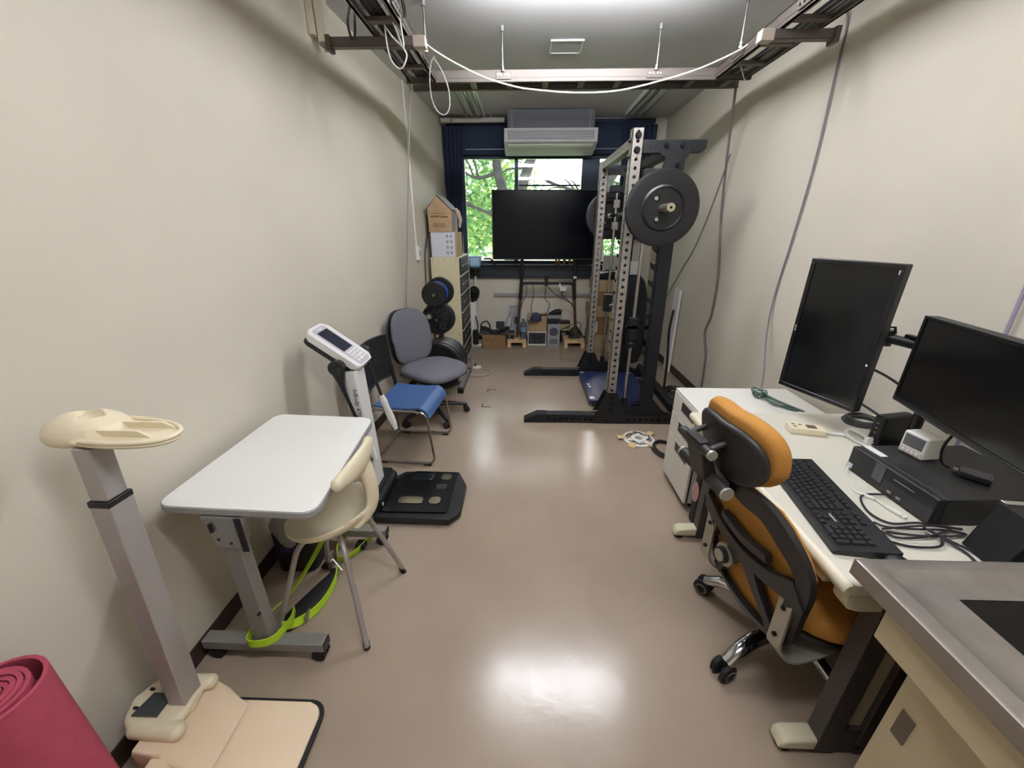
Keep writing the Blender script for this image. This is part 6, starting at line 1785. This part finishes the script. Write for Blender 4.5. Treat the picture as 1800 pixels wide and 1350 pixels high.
prism(b, [(x1-0.016, z1+0.02), (x1+0.014, z1+0.02), (x2+0.02, z2), (x2-0.022, z2)], ya-0.042, ya+0.042, 'xz', bev=0.006)
for dy in (-0.055, 0.05):
    tube(b, spline([(x1, ya+dy, z1), (x1+0.03, ya+dy, z1+0.012), (x1+0.075, ya+dy, z1+0.025)], 5), 0.009, 8)
prism(b, [(x2-0.02, z2-0.005), (x2+0.02, z2-0.005), (xb(0.72)+0.01, 0.715), (xb(0.76)-0.018, 0.755)], ya-0.055, ya+0.02, 'xz', bev=0.005)
ar = part('headrest_arm', b, M_cfr, root)
b = BM()
b.free()
for yy, r_, x_, z_ in ((ya-0.083, 0.0155, x1, z1), (ya-0.118, 0.0205, x2, z2), (ya+0.1105, 0.0205, x2, z2)):
    b = BM(); cyl(b, (x_, yy, z_), (x_, yy+0.0075, z_), r_, seg=18); part('arm_cap', b, M_brk, root, sub=ar)
b = BM(); vs = cushion(b, xb(0.74)-0.02, yc+0.075, 0.74, 0.006, 0.016, 0.05, None, 2.5, 20); part('maker_plate', b, M_brk, root)
# seat
b = BM(); vs = cushion(b, -0.02, yc, 0.425, 0.245, 0.245, 0.10, None, 2.8)
for v in vs: v.co.z -= 0.03*max(0, (v.co.x-0.1)/0.12)**2
part('seat', b, M_omesh, root, sharp=70)
b = BM(); vs = cushion(b, -0.02, yc, 0.365, 0.235, 0.235, 0.04, None, 2.8); bx(b, -0.14, 0.10, yc-0.09, yc+0.09, 0.30, 0.348, 0.01); part('seat_pan', b, M_cfr, root, sharp=70)
b = BM(); tube(b, [(0.0, yc-0.12, 0.33), (-0.02, yc-0.30, 0.315)], 0.005, 8); part('tilt_lever', b, M_steel, root)
b = BM(); cyl(b, (-0.01, yc, 0.09), (-0.01, yc, 0.31), 0.024, seg=16); cyl(b, (-0.01, yc, 0.07), (-0.01, yc, 0.15), 0.045, 0.04, 16); part('gas_lift', b, M_black, root)
for k in range(5):
    a = rad(122+72*k)
    d = V((math.cos(a), math.sin(a), 0)); s = V((-d.y, d.x, 0)); o0 = V((-0.01, 0, 0))
    b = BM(); P = spline([o0+d*0.03+V((0, 0, 0.115)), o0+d*0.14+V((0, 0, 0.125)), o0+d*0.24+V((0, 0, 0.108)), o0+d*0.305+V((0, 0, 0.066))], 4)
    flat_tube(b, P, [0.030-0.006*i/len(P) for i in range(len(P))], [0.024-0.004*i/len(P) for i in range(len(P))], s); l = part('star_leg', b, M_chrome, root)
    b = BM(); c = o0+d*0.31
    for q in (-0.019, 0.019):
        lathe(b, [(0, -0.013), (0.026, -0.013), (0.035, -0.007), (0.035, 0.007), (0.026, 0.013), (0, 0.013)], 22, axisM(c+s*q+V((0, 0, 0.035)), s))
    cyl(b, c+V((0, 0, 0.03)), c+V((0, 0, 0.075)), 0.008, seg=8); cs = part('caster', b, M_rubber, root, sub=l)
    b = BM()
    for q in (-0.0325, 0.0325): lathe(b, [(0.019, -0.0006), (0.023, -0.0006), (0.023, 0.0006), (0.019, 0.0006)], 20, axisM(c+s*q+V((0, 0, 0.035)), s))
    part('caster_ring', b, M_greym, root)

# ------------------------------------------------ small things and cables on the desk
root = thing('remote_outlet', 'cream flat four socket outlet box on the desk with its cord coiled', 'power strip', (1.19, 1.485, DZ))
Mo = Matrix.Translation((1.19, 1.485, DZ)) @ Matrix.Rotation(rad(-14), 4, 'Z')
b = BM(); bx(b, -0.065, 0.065, -0.03, 0.03, 0, 0.027, 0.004, Mo); part('body', b, M_cream, root)
b = BM(); bx(b, 0.0, 0.035, -0.014, 0.016, 0.0271, 0.0285, 0, Mo); bx(b, 0.004, 0.016, -0.006, 0.01, 0.0285, 0.0295, 0, Mo); part('switch', b, mat('switch_brown', (92, 76, 70), 0.4), root)
b = BM()
for x, y in ((-0.045, 0.012), (-0.045, -0.010), (-0.02, 0.012)): bx(b, x-0.007, x+0.007, y-0.004, y+0.004, 0.0271, 0.028, 0, Mo)
part('button', b, MATS['switch_brown'], root)
b = BM()
for k in range(3): tube(b, spline([(1.25, 1.465+0.006*k, DZ+0.012), (1.30, 1.455+0.01*k, DZ+0.006), (1.34, 1.44+0.01*k, DZ+0.008)], 5), 0.003, 6)
for k in range(5): tube(b, spline([(1.33, 1.45, DZ+0.008+0.003*k), (1.36+0.006*k, 1.48, DZ+0.02), (1.385, 1.43-0.012*k, DZ+0.014), (1.355, 1.36+0.012*k, DZ+0.008), (1.335, 1.40, DZ+0.006)], 6, True), 0.0028, 6, True)
part('cord', b, M_wcable, root)
b = BM(); bx(b, 1.352, 1.376, 1.374, 1.392, DZ+0.004, DZ+0.035, 0.004); part('cord_tie', b, M_white, root)
b = BM()
for k in range(7): tube(b, [(1.50+(0.075-0.004*k)*math.cos(t*PI/10), 1.58+(0.06-0.003*k)*math.sin(t*PI/10), DZ+0.006+0.005*(k % 4)+0.002*math.sin(t+k)) for t in range(20)], 0.005, 6, True)
single('coiled_cable', b, mat('charcoal_cable', (62, 62, 64), 0.5), 'thick charcoal cable coiled on the desk below the portrait monitor', 'cable')
b = BM(); tube(b, spline([(1.36, 1.50, 0.99), (1.42, 1.46, 0.96), (1.48, 1.42, 0.91), (1.50, 1.38, 0.84)], 7), 0.005, 6); tube(b, spline([(1.40, 1.57, 0.83), (1.47, 1.48, 0.78), (1.53, 1.42, 0.73), (1.56, 1.40, DZ+0.006)], 7), 0.005, 6)
single('monitor_cable', b, M_dark, 'black video leads hanging behind the portrait monitor', 'cable')
# usb lead in pale grey
root = thing('usb_lead', 'pale grey usb lead curling from the computer onto the desk', 'cable', (1.12, 1.05, DZ))
b = BM(); tube(b, spline([(1.158, 1.21, DZ+0.012), (1.125, 1.17, DZ+0.004), (1.10, 1.12, DZ+0.0035), (1.085, 1.085, DZ+0.0035), (1.092, 1.06, DZ+0.005)], 6), 0.0027, 6); tube(b, spline([(1.115, 1.04, DZ+0.005), (1.118, 1.02, DZ+0.004), (1.118, 1.0, DZ+0.006)], 5), 0.0027, 6); part('lead', b, M_wcable, root)
b = BM(); Mu = Matrix.Translation((1.126, 0.985, DZ)) @ Matrix.Rotation(rad(13), 4, 'Z'); bx(b, -0.007, 0.007, -0.022, 0.022, 0.001, 0.010, 0.002, Mu); bx(b, -0.006, 0.006, -0.034, -0.0225, 0.002, 0.009, 0.001, Mu); Mu2 = Matrix.Translation((1.104, 1.052, DZ)) @ Matrix.Rotation(rad(40), 4, 'Z'); bx(b, -0.006, 0.006, -0.016, 0.016, 0.001, 0.009, 0.002, Mu2); part('plug', b, M_wcable, root)
# tangled black leads
root = thing('tangled_leads', 'tangle of thin black leads on the desk at the near end of the keyboard', 'cable', (1.1, 0.92, DZ))
b = BM()
for k, pts in enumerate((
    [(1.165, 1.055, 0.012), (1.10, 1.06, 0.006), (1.065, 1.03, 0.005), (1.045, 0.97, 0.005), (1.07, 0.928, 0.006), (1.15, 0.93, 0.008), (1.25, 0.91, 0.006)],
    [(1.02, 0.93, 0.008), (1.04, 0.91, 0.009), (1.10, 0.90, 0.012), (1.19, 0.90, 0.010), (1.24, 0.89, 0.006), (1.19, 0.875, 0.012), (1.11, 0.88, 0.006), (1.03, 0.895, 0.005)],
    [(1.01, 0.90, 0.006), (1.04, 0.87, 0.007), (1.11, 0.868, 0.014), (1.17, 0.885, 0.016), (1.21, 0.905, 0.012), (1.16, 0.91, 0.016), (1.08, 0.905, 0.014), (1.02, 0.90, 0.010)],
    [(1.0, 0.86, 0.005), (1.05, 0.84, 0.005), (1.12, 0.84, 0.008), (1.15, 0.87, 0.012), (1.13, 0.90, 0.018), (1.17, 0.83, 0.006), (1.165, 0.79, 0.006)],
    [(1.13, 0.89, 0.020), (1.17, 0.85, 0.010), (1.20, 0.815, 0.005), (1.21, 0.77, 0.005)])):
    tube(b, spline([(x, y, DZ+z) for x, y, z in pts], 7), 0.0032, 6)
part('lead', b, mat('purplish_black_cable', (40, 34, 42), 0.45), root)
b = BM(); blob(b, (0.955, 0.765, DZ+0.0), (0.034, 0.052, 0.030)); 
for v in b.verts:
    if v.co.z < DZ+0.001: v.co.z = DZ+0.001
single('computer_mouse', b, M_black, 'black computer mouse half hidden by the sink rim', 'mouse')
# ---------------------------------------------------------------- CEILING CABLE LADDERS
M_tray = mat('tray_taupe', (100, 92, 86), 0.5, metal=0.3, var=0.04, vscale=10)
M_trayd = mat('tray_shadowed', (128, 118, 112), 0.55, metal=0.3)
TZ0, TZ1 = 2.40, 2.465
def ladder(name, label, a0, a1, p0, p1, axis, rung=0.30, first=0.12):
    """cable ladder between side rails p0 and p1 running from a0 to a1 along axis"""
    root = thing(name, label, 'cable ladder', ((p0+p1)/2 if axis == 'y' else (a0+a1)/2, (a0+a1)/2 if axis == 'y' else (p0+p1)/2, TZ0))
    for p, s in ((p0, 1), (p1, -1)):
        b = BM()
        for q0, q1, z0, z1 in ((p, p+s*0.012, TZ0, TZ1), (p, p+s*0.022, TZ0, TZ0+0.004), (p, p+s*0.022, TZ1-0.004, TZ1), (p-s*0.002, p, TZ0+0.022, TZ0+0.042)):
            q0, q1 = min(q0, q1), max(q0, q1)
            if axis == 'y': bx(b, q0, q1, a0, a1, z0, z1)
            else: bx(b, a0, a1, q0, q1, z0, z1)
        part('side_rail', b, M_tray, root)
    a = a0+first
    while a < a1-0.05:
        b = BM()
        if axis == 'y': bx(b, p0+0.013, p1-0.013, a, a+0.04, TZ0+0.004, TZ0+0.022)
        else: bx(b, a, a+0.04, p0+0.013, p1-0.013, TZ0+0.004, TZ0+0.022)
        part('rung', b, M_tray, root)
        a += rung
    return root
XLI, XLO = -0.60, -0.775
XRI, XRO = 1.235, 1.44
rl = ladder('cable_ladder', 'taupe steel cable ladder hung along the left side of the ceiling', -1.5, 3.14, XLO, XLI, 'y', 0.29, 0.05)
rr_ = ladder('cable_ladder', 'taupe steel cable ladder hung along the right side of the ceiling', -1.5, 3.14, XRI, XRO, 'y', 0.27, 0.08)
rc = ladder('cable_ladder', 'taupe steel cable ladder crossing the room under the ceiling', -0.80, 1.47, 3.15, 3.335, 'x', 0.245, 0.42)
for x in (-0.15, 0.84):
    b = BM(); bx(b, x-0.05, x+0.05, 3.142, 3.1475, TZ0+0.012, TZ1-0.01, 0.001); p_ = part('splice_plate', b, M_tray, rc)
    b = BM()
    for dx in (-0.035, -0.015, 0.015, 0.035): cyl(b, (x+dx, 3.141, TZ0+0.035), (x+dx, 3.134, TZ0+0.035), 0.006, seg=8)
    part('bolt', b, M_steel, rc, sub=p_)
for r_, x in ((rl, XLI), (rr_, XRI)):
    for y in (2.25, 2.85):
        b = BM()
        s = 1 if x < 0 else -1
        bx(b, x+s*0.003 if s > 0 else x-0.010, x+0.010 if s > 0 else x-0.003, y-0.06, y+0.06, TZ0+0.012, TZ1-0.010, 0.001); p_ = part('splice_plate', b, M_tray, r_)
        b = BM()
        for dy in (-0.045, -0.015, 0.015, 0.045): cyl(b, (x+s*0.010, y+dy, TZ0+0.03), (x+s*0.018, y+dy, TZ0+0.03), 0.006, seg=8)
        part('bolt', b, M_steel, r_, sub=p_)
# bearer arms from the walls
def bearer(x0, x1, y, label):
    root = thing('ladder_bearer', label, 'bracket', ((x0+x1)/2, y, TZ0-0.045))
    b = BM(); bx(b, x0, x1, y-0.02, y+0.02, TZ0-0.043, TZ0-0.0405); bx(b, x0, x1, y-0.02, y-0.0175, TZ0-0.043, TZ0-0.002); bx(b, x0, x1, y+0.0175, y+0.02, TZ0-0.043, TZ0-0.002); part('channel', b, M_tray, root)
    xw = x0 if abs(x0) > abs(x1) else x1
    xi = x1 if xw == x0 else x0
    b = BM(); bx(b, xw-0.012, xw+0.012, y-0.03, y+0.03, TZ0-0.06, TZ0+0.006, 0.002); part('end_plate', b, M_tray, root)
    s = 1 if xi > xw else -1
    b = BM(); bx(b, xi-0.05, xi+0.012, y-0.026, y+0.026, TZ0-0.048, TZ0-0.0005, 0.002) if s > 0 else bx(b, xi-0.012, xi+0.05, y-0.026, y+0.026, TZ0-0.048, TZ0-0.0005, 0.002); part('end_cover', b, mat('end_cover_cream', (176, 164, 152), 0.5), root)
    return root
bearer(-1.01, -0.525, 2.48, 'taupe steel arm carrying the left cable ladder out from the wall')
bearer(1.16, 1.51, 2.46, 'taupe steel arm carrying the right cable ladder out from the wall')
# pale strut on the left wall
root = thing('wall_strut', 'pale steel channel dropping from the ceiling beside the left ladder arm', 'strut', (-1.105, 2.66, 2.40))
b = BM(); bx(b, -1.125, -1.085, 2.62, 2.623, 2.435, ZC-0.001); bx(b, -1.125, -1.122, 2.623, 2.69, 2.435, ZC-0.001); bx(b, -1.088, -1.085, 2.623, 2.69, 2.435, ZC-0.001); part('channel', b, mat('pale_channel', (202, 194, 176), 0.5), root)
b = BM(); cyl(b, (-1.105, 2.65, 2.40), (-1.105, 2.65, 2.45), 0.006, seg=8); bx(b, -1.13, -1.08, 2.63, 2.695, 2.426, 2.434); part('nut_plate', b, M_steel, root)
b = BM(); bx(b, -1.165, -1.135, 2.60, 2.64, 2.46, ZC-0.001, 0.002); single('wall_trunking', b, mat('trunk_cream', (200, 190, 168), 0.6), 'cream cable trunking on the left wall beside the pale steel channel', 'trunking')
# hanger rods
for k, (x, y, lab) in enumerate(((XLI+0.014, 2.82, 'threaded hanger rod at the inner rail of the left ladder'), (XRI-0.014, 2.82, 'threaded hanger rod at the inner rail of the right ladder'), (-0.155, 3.136, 'threaded hanger rod at the left of the crossing ladder'), (0.845, 3.136, 'threaded hanger rod at the right of the crossing ladder'))):
    root = thing('hanger_rod', lab, 'rod', (x, y, TZ0+0.03), group=None)
    b = BM(); cyl(b, (x, y, TZ1-0.012), (x, y, ZC-0.001), 0.0055, seg=8); part('rod', b, M_steel, root)
    b = BM(); cyl(b, (x, y, TZ1-0.014), (x, y, TZ1-0.002), 0.013, seg=6); cyl(b, (x, y, TZ1+0.004), (x, y, TZ1+0.012), 0.011, seg=6); part('nut', b, M_steel, root)
    b = BM(); cyl(b, (x, y, ZC-0.03), (x, y, ZC-0.002), 0.012, seg=12); part('ceiling_socket', b, M_greym, root)
# cables lying on the ladders
def lay(name, pts, r, m, label, n=6):
    b = BM(); tube(b, spline(pts, n), r, 7); return single(name, b, m, label, 'cable')
zt = TZ0+0.032
root = thing('cable_bundle', 'dark bundle of cables lying along the left ladder', 'cable', (-0.69, 1.5, zt))
for k in range(6):
    b = BM(); tube(b, spline([(-0.735+0.012*k, -1.4, zt+0.008*(k % 2)), (-0.73+0.011*k, 1.0, zt), (-0.735+0.012*k, 2.4, zt+0.006), (-0.73+0.012*k, 3.0, zt), (-0.70+0.012*k, 3.22-0.01*k, zt+0.012*(k % 3))], 8), 0.0075, 6); part('cable', b, [M_dark, MATS['charcoal_cable'], M_dark][k % 3], root)
root = thing('cable_bundle', 'dark bundle of cables lying along the right ladder', 'cable', (1.36, 1.5, zt))
for k in range(6):
    b = BM(); tube(b, spline([(1.345+0.012*k, -1.4, zt), (1.345+0.012*k, 1.5, zt+0.004*(k % 2)), (1.35+0.011*k, 2.6, zt), (1.34+0.012*k, 3.0, zt+0.01*(k % 2)), (1.28+0.012*k, 3.2+0.012*k, zt+0.012*(k % 3))], 8), 0.0075, 6); part('cable', b, [MATS['charcoal_cable'], M_gcable, M_dark][k % 3], root)
root = thing('cable_bundle', 'dark bundle of cables lying along the crossing ladder', 'cable', (0.4, 3.27, zt))
for k in range(5):
    b = BM(); tube(b, spline([(-0.72, 3.23+0.016*k, zt+0.028), (-0.2, 3.24+0.016*k, zt+0.001), (0.5, 3.25+0.014*k, zt+0.004), (1.2, 3.24+0.015*k, zt+0.001), (1.42, 3.24+0.016*k, zt+0.03)], 7), 0.0075, 6); part('cable', b, M_dark, root)
# loose loops hanging at the left
lay('white_loop', [(-0.60, 2.30, 2.60), (-0.642, 2.35, 2.512), (-0.70, 2.36, 2.45), (-0.66, 2.36, 2.37), (-0.606, 2.36, 2.318), (-0.588, 2.36, 2.28), (-0.622, 2.36, 2.232), (-0.668, 2.36, 2.27), (-0.682, 2.36, 2.37), (-0.672, 2.36, 2.47), (-0.64, 2.3, 2.58)], 0.0038, M_wcable, 'pale cable hanging in a long loop below the left ladder', 8)
lay('white_loop', [(-0.63, 2.25, 2.60), (-0.655, 2.33, 2.47), (-0.625, 2.34, 2.38), (-0.594, 2.34, 2.31), (-0.60, 2.34, 2.40), (-0.61, 2.34, 2.48), (-0.585, 2.3, 2.6)], 0.0035, M_wcable, 'pale cable hanging in a narrow loop beside the longer one', 8)
root = thing('cable_knot', 'thick dark knot of cables bunched at the inner rail of the left ladder', 'cable', (-0.60, 2.3, 2.46))
for k in range(7):
    q = random.Random(k)
    b = BM(); tube(b, spline([(-0.66+0.012*k, 2.12, 2.58), (-0.645+0.010*k, 2.30, 2.50+q.uniform(-0.01, 0.02)), (-0.625+0.006*k, 2.38, 2.44+q.uniform(-0.02, 0.01)), (-0.63+0.008*k, 2.36, 2.48), (-0.66+0.012*k, 2.2, 2.56)], 6), 0.006, 6); part('cable', b, [M_dark, MATS['charcoal_cable'], M_gcable][k % 3], root)
lay('dark_loop', [(-0.838, 2.42, 2.58), (-0.862, 2.42, 2.50), (-0.882, 2.42, 2.44), (-0.876, 2.42, 2.385), (-0.862, 2.42, 2.372), (-0.852, 2.42, 2.40), (-0.842, 2.42, 2.47), (-0.825, 2.42, 2.58)], 0.006, MATS['charcoal_cable'], 'dark cable hanging in a narrow loop outside the left ladder', 7)
lay('pale_loop', [(-0.56, 2.93, 2.47), (-0.592, 2.95, 2.43), (-0.603, 2.95, 2.32), (-0.59, 2.95, 2.235), (-0.555, 2.95, 2.182), (-0.512, 2.95, 2.175), (-0.485, 2.95, 2.22), (-0.488, 2.95, 2.31), (-0.525, 2.95, 2.405), (-0.565, 2.94, 2.46)], 0.004, M_gcable, 'pale cable hanging in a round loop below the inner rail at left', 8)
lay('sagging_cable', [(-0.582, 2.80, 2.52), (-0.578, 2.80, 2.483), (-0.448, 2.80, 2.408), (-0.251, 2.80, 2.325), (-0.067, 2.80, 2.276), (0.069, 2.80, 2.258), (0.288, 2.80, 2.243), (0.522, 2.80, 2.249), (0.750, 2.80, 2.289), (1.002, 2.80, 2.354), (1.21, 2.78, 2.435), (1.26, 2.72, 2.475), (1.30, 2.55, 2.47), (1.35, 2.2, 2.47), (1.36, 1.6, 2.475)], 0.0045, M_wcable, 'white cable sagging across the room between the two side ladders', 7)
lay('pale_cable', [(1.27, 2.96, 2.47), (1.33, 2.98, 2.385), (1.38, 3.05, 2.37), (1.42, 3.12, 2.39), (1.40, 3.2, 2.44)], 0.0035, mat('greenish_white_cable', (176, 188, 180), 0.5), 'thin pale cable drooping under the right ladder')
# cables on the walls
xl = XL+0.012
lay('wall_cable', [(-0.775, 3.17, 2.44), (-0.79, 3.20, 2.38), (-0.86, 3.30, 2.05), (-0.97, 3.47, 1.55), (-1.055, 3.58, 1.10), (-1.09, 3.60, 0.80), (-1.10, 3.58, 0.5)], 0.006, M_gcable, 'grey cable hanging down the left wall behind the office chair')
root = thing('wall_conduit', 'white cable duct with a small white outlet box on the left wall beside the cabinet', 'conduit', (-1.05, 4.1, 1.18))
XC = XF0+(XF1-XF0)*(4.09-YS)/(YB-YS)
b = BM(); bx(b, XC+0.001, XC+0.014, 4.085, 4.10, 1.33, ZC-0.001, 0.002); part('duct', b, M_white, root)
b = BM(); bx(b, XC+0.001, XC+0.035, 4.06, 4.13, 1.195, 1.33, 0.003); part('outlet_box', b, M_white, root)
b = BM(); bx(b, XC+0.0345, XC+0.037, 4.08, 4.11, 1.235, 1.285, 0.001); part('socket', b, M_greym, root)
lay('wall_cable', [(-1.03, 4.46, 1.62), (-1.035, 4.44, 1.45), (-1.045, 4.36, 1.32), (-1.050, 4.31, 1.22), (-1.052, 4.26, 0.9), (-1.052, 4.24, 0.5), (-1.052, 4.26, 0.1)], 0.006, M_dark, 'dark cable in the corner beside the drawer cabinet')
xr = XR-0.012
lay('wall_cable', [(1.43, 2.60, 2.47), (1.56, 2.60, 2.55), (xr, 2.60, 2.50), (xr, 2.587, 2.28), (xr, 2.572, 1.83), (xr, 2.60, 1.435), (xr, 2.635, 1.08), (1.60, 2.55, 0.85), (1.45, 2.25, 0.70), (1.352, 2.08, 0.64)], 0.0055, mat('mauve_grey_cable', (112, 104, 112), 0.5), 'thin grey cable running down the right wall to the bundle on the pedestal')
lay('wall_cable', [(1.42, 3.27, 2.43), (1.45, 3.31, 2.40), (1.57, 3.52, 2.0), (xr, 3.60, 1.6), (xr, 3.46, 1.143), (xr, 3.44, 0.80), (xr, 3.50, 0.62), (xr, 3.40, 0.42), (xr, 3.37, 0.12)], 0.009, mat('taupe_cable', (98, 92, 92), 0.5), 'thick grey cable running down the right wall beside the rack')
lay('wall_cable', [(xr, 3.64, 2.05), (xr, 3.75, 1.80), (xr, 3.88, 1.548), (xr, 4.05, 1.30), (xr, 4.242, 1.118), (xr, 4.578, 0.773)], 0.005, MATS['mauve_grey_cable'], 'thin grey cable slanting down the right wall behind the weight plate')
lay('wall_cable', [(1.43, 1.38, 2.44), (1.56, 1.38, 2.50), (xr, 1.38, 2.42), (xr, 1.365, 1.9), (xr, 1.35, 1.30), (xr, 1.34, 1.0), (xr, 1.33, 0.72)], 0.006, mat('lilac_cable', (150, 140, 160), 0.5), 'lilac grey cable on the right wall above the wide monitor')
b = BM()
for k in range(3): tube(b, [(1.03+(0.085-0.008*k)*math.cos(t*PI/12), 2.47+(0.12-0.008*k)*math.sin(t*PI/12), 0.007+0.010*k) for t in range(24)], 0.006, 6, True)
single('floor_coil', b, M_dark, 'coil of black cable on the floor behind the drawer pedestal', 'cable')

# ---------------------------------------------------------------- groups of repeats
GROUPS = {'tree': 'trees outside the window', 'ceiling_lamp': 'lit ceiling lamps', 'fluorescent_fitting': 'unlit reflector lamps near the window',
          'hanger_rod': 'threaded hanger rods of the cable ladders', 'cable_ladder': 'cable ladders under the ceiling', 'ladder_bearer': 'arms carrying the side ladders',
          'timber_pallet': 'timber pallets under the television stand', 'hanging_cable': 'cables hanging from the television stand', 'cable_bundle': 'cable bundles on the ladders',
          'wall_cable': 'cables hanging down the side walls', 'blackout_curtain': 'blackout curtains at the window', 'white_loop': 'loose cable loops below the left ladder'}
for o in list(COL.objects):
    k = o.name.split('.')[0]
    if o.parent is None and 'category' in o and 'group' not in o:
        if k in GROUPS: o['group'] = GROUPS[k]
        elif k == 'weight_plate': o['group'] = 'plates on the barbell' if o.location.z > 1.2 else 'smaller plates on the plate tree'
        elif k == 'cardboard_box' and o.location.x > 0.5: o['group'] = 'cartons stacked behind the rack'
